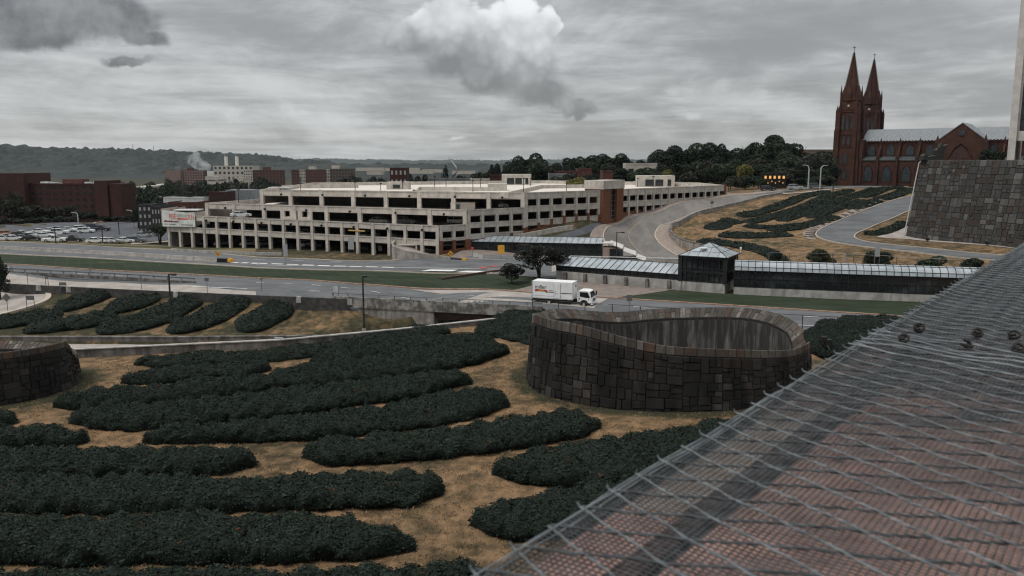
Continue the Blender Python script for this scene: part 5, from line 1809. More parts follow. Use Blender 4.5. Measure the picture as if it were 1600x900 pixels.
# aisle roof
mb = MB(); mb.prof([(1.5, 11.6), (5.6, 13.0), (5.6, 11.2), (1.5, 11.2)], ln0, NL, 'x'); mb.build('aisle_roof', mat('grey lead roof', (0.035, 0.042, 0.045), (0.06, 0.068, 0.07), 1), ch)
mb = MB(); mb.prof([(5.0, 19.3), (15.7, 24.6), (26.5, 19.3)], ln0, NL + 6, 'x'); mb.build('nave_roof', slate, ch)
mb = MB()
for k in range(60):
    x = ln0 + .5 + k * (NL - ln0) / 60
    mb.box(x, x + .65, 4.9, 5.5, 18.6, 19.55)
mb.build('corbel_table', sand_d, ch)
bays = [ln0 + 4.5 + k * 7.6 for k in range(10)]
for i, x in enumerate(bays):
    if 40 < x < 60: continue
    wnd = arch_window(MB(), x, 5.42, 13.4, 2.9, 4.4, .12).build('window', lead, ch)
    q_ = MB(); arch_frame(q_, x, 5.3, 13.4, 3.2, 4.7, .2); q_.build('window_frame', sand_d, wnd)
    wnd = arch_window(MB(), x, 1.72, 2.6, 3.1, 6.6, .12).build('window', lead, ch)
    q_ = MB(); arch_frame(q_, x, 1.6, 2.6, 3.5, 7.0, .25); q_.build('window_frame', sand_d, wnd)
    bx = x + 3.8
    b2 = MB(); b2.box(bx - .55, bx + .55, 0.2, 1.8, 0, 8.5); b2.box(bx - .5, bx + .5, 0.8, 1.9, 8.5, 12.5); b2.cone((bx, 1.2, 12.5), .7, 14.2, 4)
    b2.add([(bx - .35, 1.5, 11.8), (bx + .35, 1.5, 11.8), (bx + .35, 5.5, 17.2), (bx - .35, 5.5, 17.2), (bx - .35, 1.5, 12.8), (bx + .35, 1.5, 12.8), (bx + .35, 5.5, 18.2), (bx - .35, 5.5, 18.2)],
           [(3, 2, 1, 0), (4, 5, 6, 7), (0, 1, 5, 4), (1, 2, 6, 5), (2, 3, 7, 6), (3, 0, 4, 7)])
    b2.box(bx - .5, bx + .5, 4.9, 5.6, 13, 19); b2.cone((bx, 5.2, 19), .6, 20.8, 4)
    b2.build('buttress', sand_d, ch)
# transept
TX0, TX1 = 42.0, 58.5
mb = MB(); mb.prof([(TX0, 0), (TX1, 0), (TX1, 19.0), ((TX0 + TX1) / 2 , 25.6), (TX0, 19.0)], -3, 6); mb.build('transept_wall', sand, ch)
mb = MB()
mid = (TX0 + TX1) / 2
for s_ in (-1, 1):
    e0 = mid + s_ * (TX1 - TX0) / 2
    mb.add([(mid, -3.2, 25.7), (mid, 16, 25.7), (e0 + s_ * .3, 16, 19), (e0 + s_ * .3, -3.2, 19), (mid, -3.2, 26.0), (mid, 16, 26.0), (e0 + s_ * .4, 16, 19.3), (e0 + s_ * .4, -3.2, 19.3)],
           [(0, 1, 2, 3), (7, 6, 5, 4), (0, 3, 7, 4), (3, 2, 6, 7)])
mb.build('transept_roof', slate, ch)
wnd = arch_window(MB(), mid, -3.05, 4, 7.6, 13.5, .1).build('great_window', mat('dark tracery glass', (0.03, 0.018, 0.016), (0.06, 0.03, 0.025), 2), ch)
q_ = MB(); arch_frame(q_, mid, -3.2, 4, 8.2, 14.1, .4)
for k in range(1, 6): q_.box(mid - 3.8 + k * 7.6 / 6 - .1, mid - 3.8 + k * 7.6 / 6 + .1, -3.3, -3.1, 4, 12.5)
q_.build('window_tracery', sand_d, wnd)
q_ = MB(); q_.tube((mid, -3.25, 22), (mid, -3.0, 22), 1.5, n=4); q_.build('diamond_window', lead, ch)
mb = MB()
for x in (TX0 - .2, TX1 + .2):
    MB().box(x - 1.1, x + 1.1, -4.4, -2, 0, 18).cone((x, -3.2, 18), 1.2, 21.5, 4).build('buttress', sand_d, ch)

# white tower at the right edge, standing on the plaza
marble = mat('white marble cladding', (0.42, 0.40, 0.375), (0.52, 0.50, 0.47), 0.5, 0.5, coord='World', stain=0.25, stain_col=(0.3, 0.28, 0.26))
p0 = PY(1573.5, 250, 196)
t = thing('office_tower', 'white marble high-rise with tall dark window strips at the right edge above the plaza wall', 'office tower', (p0.x, p0.y, 19.9), R_(-34))
o = Vector((0, 0, 19.9))
x = 0.0; y = 0.0
mb = MB(); mb.box(x, x + 1.5, y - 1, y + 24, 19.9, 100); mb.box(x + 1.503, x + 1.9, y + .2, y + 24, 26, 100)
mb.box(x + 4.9, x + 5.8, y - .6, y + 20, 19.9, 100)
for k in range(1, 7): mb.box(x + 4.9 + k * 4.2, x + 5.8 + k * 4.2, y - .6, y + .6, 19.9, 100)
mb.build('marble_pier', marble, t, o)
MB().box(x + 1.5, x + 34, y + .1, y + 1.4, 24.4, 26.6).box(x + 1.5, x + 34, y + .3, y + 20, 96, 99.9).build('marble_band', marble, t, o)
MB().box(x + 1.9, x + 34, y + 1.0, y + 22, 26.61, 96).build('window_wall', glass_d, t, o)
mb = MB()
for k in range(19): mb.box(x + 1.9, x + 34, y + .85, y + 1.05, 29 + k * 3.6, 29.4 + k * 3.6)
mb.build('floor_band', black_frame, t, o)
MB().box(x + 3.2, x + 33, y + 6, y + 20, 19.9, 24.4).build('recessed_lobby', black_frame, t, o)
# sculpture on the wall top
p = PY(1440, 249, 184)
t = thing('sculpture', 'dark bronze abstract sculpture lying along the top of the patchwork stone wall', 'sculpture', (p.x, p.y, 20))
t.scale = (.66, .9, .88)
br = mat('dark bronze', (0.012, 0.012, 0.012), (0.025, 0.024, 0.022), 2, 0.5)
mb = MB(); mb.prof([(0, 0), (6.2, 0), (6.2, 1.5), (4.6, 1.2), (1.6, .8), (0.6, 1.5), (0, 1.0)], -1, 1); mb.build('base_slab', br, t)
mb = MB()
mb.prof([(4.6, 0), (6.6, 0), (6.6, 2.2), (7.8, 2.6), (7.0, 3.0), (7.9, 3.8), (6.4, 3.4), (5.8, 4.2), (5.2, 3.0), (4.2, 2.4)], -.8, .8)
for k in range(7):
    a_ = k * .9
    mb.tube((6, 0, 2.4), (6 + 1.5 * math.cos(a_), .6 * math.sin(a_ * 2), 2.6 + 1.3 * math.sin(a_)), .32, .1, 5)
mb.build('jagged_head', br, t)

# ================================================================== GENERIC BUILDINGS
redb = mat('dark red brick', (0.034, 0.0135, 0.0125), (0.047, 0.019, 0.017), 0.6, 0.9, 0.1, 6, coord='World')
redb2 = mat('mid red brick', (0.066, 0.027, 0.022), (0.09, 0.038, 0.030), 0.8, 0.9, coord='World')
pinkb = mat('pinkish brick', (0.12, 0.065, 0.053), (0.16, 0.09, 0.073), 0.3, 0.9, coord='World')
cream = mat('cream render', (0.34, 0.31, 0.27), (0.42, 0.39, 0.34), 0.4, 0.9, coord='World')
greyr = mat('grey roofing', (0.12, 0.125, 0.13), (0.18, 0.185, 0.19), 0.3, 0.9, coord='World')
paler = mat('pale roofing', (0.36, 0.37, 0.37), (0.46, 0.47, 0.47), 0.3, 0.8, coord='World')
win = mat('dark window', (0.010, 0.011, 0.013), (0.03, 0.033, 0.036), 1.5, 0.2, coord='World')
palewin = mat('pale window', (0.25, 0.25, 0.25), (0.35, 0.34, 0.33), 1.5, 0.4, coord='World')


def building(name, label, cat, px0, px1, ytop, Y, zb, depth, m, rows=0, cols=0, wm=None, group=None, roofm=None, ww=0.5, wh=0.5, rz=0.0, gable=False, z_off=0):
    a, b_ = PY(px0, ytop, Y), PY(px1, ytop, Y)
    Wd = b_.x - a.x; H_ = a.z - zb
    t = thing(name, label, cat, (a.x, Y, zb), rz, group)
    if gable:
        MB().box(0, Wd, 0, depth, 0, H_ * .68).build('wall', m, t)
        MB().prof([(-.3, H_ * .66), (Wd + .3, H_ * .66), (Wd / 2, H_)] if Wd < depth else [(-.3, H_ * .66), (Wd + .3, H_ * .66), (Wd * .85, H_), (Wd * .15, H_)], -.3, depth + .3).build('roof', roofm or greyr, t)
        HH = H_ * .68
    else:
        MB().box(0, Wd, 0, depth, 0, H_ - .3).box(0, Wd, -.1, .35, H_ - .3, H_ + .3).box(0, .3, .35, depth, H_ - .3, H_ + .3).box(Wd - .3, Wd, .35, depth, H_ - .3, H_ + .3).build('wall', m, t)
        MB().box(.3, Wd - .3, .35, depth, H_ - .3, H_ - .05).build('roof', roofm or greyr, t)
        HH = H_
    if rows:
        cw, rh = Wd / cols, (HH - z_off) / rows
        first = None
        for r_ in range(rows):
            for c_ in range(cols):
                if first is None:
                    first = MB().box(-cw * ww / 2, cw * ww / 2, -.08, .05, 0, rh * wh).build('window', wm or win, t)
                    o_ = first
                else:
                    o_ = first.copy(); COL.objects.link(o_); o_.parent = t
                o_.location = (cw * (c_ + .5), 0, z_off + rh * (r_ + .3))
    return t


# brick slab block on the left
t = building('apartment_block', 'long dark red brick apartment block behind the car park trees', 'apartment block', 22, 165, 287.5, 325, -6, 16, redb, 7, 12, None, rz=R_(-4), ww=0.48, wh=0.42, roofm=paler)
Wd = 325 * 143 / 1300
MB().box(-4.5, 6, -3, 14, 0, 21).build('stair_tower', redb, t)
MB().box(33.5, 38.5, -2.2, 8, 0, 18.2).build('stair_tower', redb, t)
MB().box(38.9, 43.5, -1.4, 9, 0, 17.0).build('end_wing', redb, t)
MB().box(17, 24.5, 4, 10, 16, 18.6).build('roof_house', redb2, t)
for x_, w_, h_ in ((8, 3, 1.2), (11.5, 2.5, .9), (26, 1.2, 1.1), (29.5, .8, 1.4), (33, 1.4, .8)):
    MB().box(x_, x_ + w_, 4, 7, 16, 16.4 + h_).build('roof_plant', paler, t)
building('apartment_block', 'part of a dark brick block cut by the left edge, behind trees', 'apartment block', -60, 8, 290, 322, -6, 14, redb, 6, 5, None, ww=.3, wh=.3)
# towers by the river
for i, (x0, x1, yt, m, rows, cols, wm, lb) in enumerate([
    (258, 282, 266, pinkb, 11, 6, palewin, 'pinkish half of the riverside tower pair below the steam plume'),
    (282, 318, 266.5, redb2, 11, 9, palewin, 'darker red half of the riverside tower pair below the steam plume'),
    (380, 394, 266, cream, 10, 4, win, 'narrow cream-fronted riverside slab left of a red one'),
    (394, 441, 266, redb2, 10, 9, win, 'plain dark red riverside slab between two cream strips'),
    (455, 466, 265.5, redb2, 9, 3, win, 'thin dark end of the long riverside slab'),
    (466, 477, 265.5, cream, 9, 4, win, 'cream strip of the long riverside slab'),
    (477, 508, 265, redb2, 9, 8, win, 'red middle of the long riverside slab'),
    (508, 515, 264.5, cream, 9, 2, win, 'thin cream stair strip of the long riverside slab'),
    (515, 552, 264, mat('brown brick', (0.06, 0.045, 0.04), (0.09, 0.06, 0.055), 1, coord='World'), 9, 8, win, 'dark brown right wing of the long riverside slab')]):
    building('tower_block', lb, 'tower block', x0, x1, yt, 1250 + (i % 2) * 3, -36, 14, m, rows, cols, wm, 'riverside tower blocks', ww=.45, wh=.5)
for (x0, x1, yt, lb) in ((273, 281, 260, 'dark lift house on the riverside tower pair'), (292, 299, 262, 'small red lift house on the riverside tower pair'), (410, 420, 261, 'lift house on the plain red riverside slab'), (482, 492, 260, 'tan lift house on the long riverside slab'), (518, 529, 258.5, 'ochre lift house on the brown riverside wing')):
    a = PY(x0, 266, 1255); b_ = PY(x1, yt, 1255)
    tag(MB().box(a.x, b_.x, 1256, 1266, a.z - .5, b_.z).build('lift_house', redb2 if 'red' in lb else cream if 'ochre' in lb or 'tan' in lb else greyr), lb, 'lift house', 'lift houses on the riverside towers')
# power station
t = building('power_station', 'pale riverside power station with two tall stacks', 'power station', 333, 395, 259, 2300, -36, 60, cream, 3, 9, win)
for px in (349, 366):
    a = PY(px - 2.3, 241, 2300)
    MB().tube((a.x + 4 - t.location.x, 20, 0), (a.x + 4 - t.location.x, 20, a.z + 36), 5.4, 4.2, 12).build('chimney_stack', mat('pale stack', (.62, .58, .52), (.7, .66, .6)), t)
    MB().tube((a.x + 4 - t.location.x, 20, a.z + 30), (a.x + 4 - t.location.x, 20, a.z + 36.5), 4.3, 4.3, 12).build('stack_collar', greyr, t)
MB().box(-30, 20, 5, 40, 0, 25).build('wall', mat('pale station wall', (.5, .48, .44), (.6, .57, .53)), t)
# steam
def steam(pts, name, label, dens):
    V, F = [], []
    import bmesh
    bm = bmesh.new()
    for (px, py, r_, Y) in pts:
        p = PY(px, py, Y); s = r_ * Y / FPX
        bmesh.ops.create_icosphere(bm, subdivisions=3, radius=s, matrix=Matrix.Translation(p))
    me = bpy.data.meshes.new(name)
    P = np.array([v.co[:] for v in bm.verts])
    n_ = vnoise(P, 0.045, 5, 3)
    for v, k in zip(bm.verts, n_):
        v.co += Vector((k, -k, k)) * 7
    bm.to_mesh(me); bm.free()
    m = bpy.data.materials.new('steam'); m.use_nodes = True
    m.node_tree.nodes.clear()
    T = NT(m.node_tree)
    pv = T.n('ShaderNodeVolumePrincipled'); pv.inputs['Density'].default_value = dens; pv.inputs['Color'].default_value = (.9, .92, .94, 1)
    T.link(T.m('MULTIPLY', T.smooth(T.noise(T.n('ShaderNodeNewGeometry').outputs['Position'], .045, 5, .65), .38, .62), dens * 2.4), pv.inputs['Density'])
    ou = T.n('ShaderNodeOutputMaterial'); T.link(pv.outputs[0], ou.inputs['Volume'])
    me.materials.append(m)
    o_ = bpy.data.objects.new(name, me); COL.objects.link(o_)
    return tag(o_, label, 'steam', kind='stuff')


steam([(318, 260, 11, 1900), (309, 254, 11, 1900), (302, 249, 9, 1900), (307, 243, 7, 1900), (294, 246, 6, 1900)], 'steam', 'pale steam drifting up beside the riverside towers', 0.02)

# pale warehouses and rooftops far off
fr_ = [(600, 655, 262.5, 2600, 'long pale warehouse roof on the far river bank'), (556, 600, 262, 2400, 'pale shed far right of the long riverside slab'), (660, 690, 264.5, 2200, 'grey-white shed behind the lone conifer'),
       (706, 742, 267, 1500, 'pale flat roof right of the lone conifer'), (636, 676, 266.5, 1500, 'pale flat roof left of the lone conifer'), (573, 596, 268, 1300, 'white cottage-like block below the far sheds'),
       (320, 340, 276, 900, 'white billboard-like shed under the power station'), (365, 380, 278, 1000, 'small white shed right of the riverside towers'), (322, 350, 283, 900, 'low white viaduct wall under the power station')]
for (x0, x1, yt, Y, lb) in fr_:
    building('warehouse', lb, 'warehouse', x0, x1, yt, Y, PY(x0, yt + 5, Y).z, 30, cream, 0, 0, None, 'pale sheds towards the river', roofm=paler)
building('brick_tower', 'dark brick tower house with pale window bands rising behind the garage roof', 'tower house', 609, 636, 263, 420, -2, 9, redb, 4, 4, palewin, ww=.4, wh=.45)
building('brick_house', 'low brick and pale building left of the garage roof stair house', 'house', 765, 786, 274, 300, 2, 8, redb, 1, 3, win)
# hillside houses on the right
hs = [(868, 905, 268, 330, redb2, paler, 'brick house with patchy white roof behind the garage'), (902, 925, 264, 345, redb2, greyr, 'orange brick gable behind the yellowish tree'),
      (978, 1027, 256, 335, cream, greyr, 'pale flat-roofed house with two dark windows among the trees'), (858, 900, 272, 315, greyr, greyr, 'low grey glazed building behind the garage roof'),
      (1155, 1200, 258, 380, redb, greyr, 'dark house hidden in the hillside trees'), (942, 958, 268, 300, redb2, greyr, 'square brick chimney block behind the stair tower'), (668, 735, 279, 380, greyr, greyr, 'row of low dark roofs beyond the garage'),
      (735, 765, 280, 340, cream, paler, 'small pale houses beyond the garage roof')]
for (x0, x1, yt, Y, m, rm, lb) in hs:
    building('house', lb, 'house', x0, x1, yt, Y, z1(0, Y) if x0 < 1000 else 9, 9, m, 1 if m is cream else 0, 3, win, 'houses behind the garage', roofm=rm, gable=False, z_off=3)
building('long_roof_building', 'long low tan building behind the trees left of the cathedral', 'building', 1238, 1302, 234.5, 430, 10, 12, mat('tan brick', (0.13, 0.10, 0.075), (0.17, 0.13, 0.10), 1, coord='World'), 0, 0, None)
# rowhouses left of the garage
rh = [(215, 236, 321, 250, mat('sooty brick', (0.02, 0.02, 0.022), (0.035, 0.034, 0.036), 1, coord='World'), greyr, 'black-fronted row house with pale window frames', palewin, 4, 3),
      (236, 250, 324, 248, mat('sooty brick', (0.02, 0.02, 0.022)), greyr, 'second dark row house nearer the banner', palewin, 3, 3),
      (251, 266, 328, 246, mat('pale pink stucco', (0.30, 0.24, 0.215), (0.36, 0.29, 0.26), 1, coord='World'), greyr, 'pale pink corner house beside the banner', win, 3, 2),
      (262, 308, 317, 290, redb2, greyr, 'wide brick row behind the stair head', win, 2, 6),
      (326, 352, 301, 330, redb, greyr, 'dark brick house above the upper garage corner', win, 2, 5),
      (344, 400, 297, 380, greyr, mat('slate blue roof', (0.13, 0.14, 0.15), (0.17, 0.18, 0.19), 1, coord='World'), 'big grey-roofed hall left of the upper garage deck', win, 0, 0),
      (255, 318, 309, 420, paler, paler, 'long white-roofed shed beyond the row houses', win, 0, 0),
      (232, 262, 308, 460, greyr, greyr, 'grey shed half hidden by street trees', win, 0, 0)]
for (x0, x1, yt, Y, m, rm, lb, wm, r_, c_) in rh:
    building('row_house', lb, 'house', x0, x1, yt, Y, z1(PY(x0, yt, Y).x, Y) - 1, 12, m, r_, c_, wm, 'houses left of the garage', roofm=rm, ww=.4, wh=.45, gable=('hall' in lb))
# elevated road far left
mb = MB()
a, b_ = PY(208, 293, 800), PY(262, 287, 1100)
mb.line(a, b_, 14, a.z - 2, a.z, 0, b_.z - 2, b_.z)
t = thing('viaduct', 'pale elevated road slanting behind the brick apartment block', 'viaduct', tuple(a))
mb.build('road_deck', cream, t, t.location)
mb = MB()
for k in range(6):
    p = a.lerp(b_, (k + .3) / 6); mb.box(p.x - 1.5, p.x + 1.5, p.y - 1.5, p.y + 1.5, -37, p.z - 2)
mb.build('pier', cream, t, t.location)
# tilted pale mast (crane jib)
a, b_ = PY(714, 263, 2200), PY(701, 245, 2200)
t = thing('crane', 'slender pale crane jib leaning over the far river bank', 'crane', tuple(a))
MB().tube(a, b_, 3.0, 1.2, 5).build('jib', paler, t, t.location)
MB().tube(a + Vector((2, 0, -30)), a + Vector((0, 0, 3)), 4, 3, 6).build('crane_base', greyr, t, t.location)
for px, yb, yt_ in ((207.5, 234, 225), (240, 235, 227.5)):
    p = PY(px, yb, 3000); q_ = PY(px, yt_, 3000)
    t = tag(MB().tube(p, q_, 1.2, .6, 4).build('radio_mast', greyr), 'thin radio mast on the wooded ridge, the %s of two' % ('left' if px < 220 else 'right'), 'radio mast', 'radio masts on the ridge')

# ------------------------------------------------------------------ hills
forest = leaf_mat('far forest', (0.007, 0.012, 0.0115), (0.024, 0.032, 0.029), 0, 0.010, 0.0)
def ridge(name, tops, Y0, Y1, zbase, nx_, ny_, m, bump, seed, back=900):
    px = np.linspace(tops[0][0], tops[-1][0], nx_)
    ty = np.interp(px, [a[0] for a in tops], [a[1] for a in tops])
    V = []
    tz = np.array([PY(x, y, Y1).z for x, y in zip(px, ty)])
    ux = (px - 800) / FPX * math.cos(TH)
    s = np.linspace(0, 1.25, ny_)
    P = []
    for f in s:
        y = Y0 + (Y1 - Y0) * min(f, 1) + max(0, f - 1) * back * 4
        prof_ = (math.sin(min(f, 1) * math.pi / 2) ** 1.3) if f <= 1 else 1 - (f - 1) * 2
        P.append(np.stack([(px - 800) / FPX * y * 1.0, np.full(nx_, y), zbase + (tz - zbase) * prof_], 1))
    P = np.concatenate(P)
    nb = vnoise(P * [1, 1, 0], 1 / 260, seed, 4); n2_ = np.abs(vnoise(P * [1, 1, 0], 1 / 34, seed + 3, 3)) * 1.7
    edge = np.repeat(np.clip(s * 3, 0, 1), nx_)
    P[:, 2] += (nb * 14 * np.repeat(np.sin(np.clip(s, 0, 1) * math.pi), nx_) + (n2_ - .3) * bump) * edge
    i = (np.arange(ny_ - 1)[:, None] * nx_ + np.arange(nx_ - 1)[None, :]).ravel()
    o_ = mk(name, P, np.stack([i, i + 1, i + nx_ + 1, i + nx_], 1), m, None, True)
    return tag(o_, kind='structure')


ridge('hills', [(-700, 238), (-200, 236), (0, 230), (20, 229), (60, 233), (150, 234.5), (235, 236), (300, 238.5), (350, 241), (400, 243.5), (438, 246), (452, 250), (462, 252.5), (520, 254.5)], 2450, 3500, -36, 500, 110, forest, 14, 3)
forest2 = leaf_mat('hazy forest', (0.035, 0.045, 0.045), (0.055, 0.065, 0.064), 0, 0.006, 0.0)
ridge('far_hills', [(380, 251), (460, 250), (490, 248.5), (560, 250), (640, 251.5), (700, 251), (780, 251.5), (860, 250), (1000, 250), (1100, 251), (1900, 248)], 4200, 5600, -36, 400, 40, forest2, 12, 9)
ridge('river_woods', [(380, 256), (500, 256.5), (600, 257.5), (700, 258), (800, 258), (900, 256), (1100, 255), (1400, 254), (1900, 252)], 2400, 3000, -36, 400, 30, forest, 10, 19)
# ------------------------------------------------------------------ haze
hz = MB().box(-9000, 9000, -700, 9000, -42, 104).build('haze', None)
m = bpy.data.materials.new('haze'); m.use_nodes = True; m.node_tree.nodes.clear()
T = NT(m.node_tree)
pv = T.n('ShaderNodeVolumePrincipled'); pv.inputs['Density'].default_value = 0.000022; pv.inputs['Color'].default_value = (.80, .86, .9, 1); pv.inputs['Anisotropy'].default_value = 0.2
ou = T.n('ShaderNodeOutputMaterial'); T.link(pv.outputs[0], ou.inputs['Volume'])
hz.data.materials.append(m)
hz.visible_shadow = True
tag(hz, kind='stuff')

# ================================================================== TREES
bark = mat('bark', (0.03, 0.026, 0.022), (0.05, 0.043, 0.037), 3, 0.95)
tm_dark = leaf_mat('dark tree leaves', (0.010, 0.016, 0.012), (0.030, 0.042, 0.028), 0, 0.25, 0.4)
tm_mid = leaf_mat('mid tree leaves', (0.017, 0.027, 0.018), (0.045, 0.062, 0.038), 0, 0.25, 0.4)
tm_olive = leaf_mat('olive tree leaves', (0.028, 0.036, 0.018), (0.055, 0.065, 0.030), 0, 0.25, 0.4)
tm_yel = leaf_mat('yellow-green leaves', (0.09, 0.095, 0.03), (0.17, 0.155, 0.055), 0, 0.25, 0.4)
tm_grey = leaf_mat('grey-green leaves', (0.022, 0.026, 0.020), (0.058, 0.062, 0.048), 0, 0.25, 0.4)
tm_purple = leaf_mat('purple plum leaves', (0.010, 0.0115, 0.009), (0.022, 0.024, 0.018), 0, 0.5, 0.4)


def crown_mesh(name, seed, nleaf, leaf, lobes=9, conical=False, rz=1.0, gap=-0.28):
    """leaf clumps spread through the outer part of several lobes; unit crown: radius 1, centre at 0"""
    r = np.random.default_rng(seed)
    C, S = [], []
    for k in range(lobes):
        a = r.uniform(0, 2 * math.pi); rad = r.uniform(0.15, 0.62) if k else 0
        z = r.uniform(-0.45, 0.55) * rz if k else 0.1
        if conical:
            f = k / lobes; z = -0.8 + 1.7 * f; rad = r.uniform(0, .3) * (1 - f)
            S.append(0.62 * (1 - f) + .12)
        else:
            S.append(r.uniform(0.30, 0.50) * (1.0 if k else 1.35))
        C.append((rad * math.cos(a), rad * math.sin(a), z))
    C, S = np.array(C), np.array(S)
    pr = S ** 2 / (S ** 2).sum()
    li = r.choice(len(S), nleaf, p=pr)
    d = r.normal(size=(nleaf, 3)); d /= np.linalg.norm(d, axis=1)[:, None]
    rad = r.uniform(0.72, 1.04, nleaf) ** 0.7
    P = C[li] + d * (S[li] * rad)[:, None] * [1, 1, 0.85 if not conical else 1.0]
    keep = vnoise(P, 3.2, seed + 3, 2) > gap
    P, d = P[keep], d[keep]
    k = len(P)
    w1 = r.normal(size=(k, 3)); w1[:, 2] *= .5; w1 += d * .5; w1 /= np.linalg.norm(w1, axis=1)[:, None]
    w2 = np.cross(w1, r.normal(size=(k, 3))); w2 /= np.linalg.norm(w2, axis=1)[:, None]
    s = leaf * r.uniform(.55, 1.4, k)[:, None]
    V = np.stack([P - w1 * s, P - w2 * s * .55, P + w1 * s, P + w2 * s * .55], 1).reshape(-1, 3)
    me = mk(name, V, np.arange(4 * k).reshape(-1, 4))
    m = me.data; bpy.data.objects.remove(me)
    # inner shade mass, so that light does not fall straight through
    return m


def trunk_mesh(name, seed, h=1.0, multi=1):
    r = np.random.default_rng(seed)
    mb = MB()
    for q in range(multi):
        x, y, z = (r.uniform(-.06, .06) * (multi > 1), r.uniform(-.06, .06) * (multi > 1), 0)
        lean = r.normal(size=2) * (.12 if multi > 1 else .03)
        pts = [(x, y, 0), (x + lean[0] * .4, y + lean[1] * .4, .33), (x + lean[0], y + lean[1], .62)]
        for i in range(2): mb.tube(pts[i], pts[i + 1], .035 * (1 - .3 * i), .035 * (.7 - .3 * i), 7, i == 0)
        for k in range(6):
            a = k * 1.05 + r.uniform(0, .6); b0 = .3 + .06 * k
            s = Vector(pts[1]).lerp(Vector(pts[2]), min(1, (b0 - .3) / .32))
            e = s + Vector((math.cos(a) * .24, math.sin(a) * .24, .22))
            mb.tube(s, e, .016, .008, 5, False); mb.tube(e, e + Vector((math.cos(a + .5) * .1, math.sin(a + .5) * .1, .14)), .008, .004, 4, False)
    o = mb.build(name, bark); m = o.data; bpy.data.objects.remove(o)
    return m


CR = {'round': [crown_mesh('crown', 11 + i, 9000, .055, 10) for i in range(4)],
      'far': [crown_mesh('crown', 31 + i, 2600, .095, 8) for i in range(4)],
      'open': [crown_mesh('crown', 71 + i, 9500, .05, 13, gap=-0.12) for i in range(2)],
      'cone': [crown_mesh('crown', 51, 3000, .075, 9, True)],
      'flat': [crown_mesh('crown', 61 + i, 9000, .055, 12, rz=.6) for i in range(2)]}
TKM = [trunk_mesh('trunk', 3), trunk_mesh('trunk', 4), trunk_mesh('trunk', 5, multi=3)]
for L_ in CR.values():
    for me in L_: me.materials.append(bark)


def tree(x, y, z, h, r, m, kind='round', label='', group=None, trunk_f=0.25, var=None, tk=None, name='tree'):
    t = thing(name, label, 'tree', (x, y, z), random.uniform(0, 6.28), group)
    T_ = TKM[tk if tk is not None else random.randint(0, 1)]
    o1 = bpy.data.objects.new('trunk', T_); COL.objects.link(o1); o1.parent = t
    th = h * .95; o1.scale = (th * 1.0, th * 1.0, th)
    me = CR[kind][var if var is not None else random.randrange(len(CR[kind]))]
    o2 = bpy.data.objects.new('crown', me); COL.objects.link(o2); o2.parent = t
    ch_ = h * (1 - trunk_f) / 2
    o2.location = (0, 0, h - ch_ * .98); o2.scale = (r * 1.05, r * 1.05, ch_ * 1.14)
    o2.material_slots[0].link = 'OBJECT'; o2.material_slots[0].material = m
    return t


def tree_px(px, ytop, wpx, Y, m, kind='round', label='', group=None, trunk_f=0.2, zb=None, **k):
    p = PY(px, ytop, Y)
    z = z1(p.x, Y) - .2 if zb is None else zb
    return tree(p.x, Y, z, max(p.z - z, 2.5), wpx / 2 * Y / FPX * 1.08, m, kind, label, group, trunk_f, **k)


# plum trees at the junction
tree_px(842, 382, 82, 139, tm_purple, 'open', 'spreading dark purple tree with forked trunk behind the white truck', trunk_f=.30, tk=2, var=0, name='plum_tree')
tree_px(873, 388, 46, 141, tm_purple, 'open', 'dark purple tree leaning at the right of the spreading one', trunk_f=.38, tk=0, var=1, name='plum_tree')
tree_px(800, 410, 46, 134, tm_purple, 'open', 'small dark purple tree at the tip of the lawn', trunk_f=.2, tk=0, name='plum_tree')
tree_px(-6, 400, 34, 128, tm_dark, 'round', 'dark tree just entering at the left edge above the loop road', trunk_f=.1)
tree_px(248, 350, 44, 208, tm_mid, 'open', 'multi-stemmed green tree between the car park and the banner end of the garage', trunk_f=.35, tk=2)
for i, (px, yt, w_, m_, lb) in enumerate([(1212, 391, 26, tm_dark, 'round dark shrub right behind the pavilion corner'), (1280, 387, 44, tm_olive, 'tall rounded olive shrub on the sandy bank'),
                                          (1368, 391, 52, tm_dark, 'broad dark shrub by the highway sign behind the corridor'), (1450, 400, 50, tm_mid, 'dark shrub on the bank between two others, right of the broad one'), (1518, 404, 44, tm_dark, 'last dark shrub on the bank beside the netted ledge')]):
    g_ = G(px, yt + 24)
    t = thing('bank_shrub', lb, 'shrub', tuple(g_), 0, 'shrubs on the bank behind the glass corridor')
    o2 = bpy.data.objects.new('foliage', CR['round'][i % 4]); COL.objects.link(o2); o2.parent = t
    rr = w_ / 2 * g_.y / FPX * 1.1
    o2.location = (0, 0, 1.1); o2.scale = (rr, rr, 1.9); o2.material_slots[0].link = 'OBJECT'; o2.material_slots[0].material = m_
    MB().tube((0, 0, -.2), (0, 0, 1), .12, .06).build('stem', bark, t)
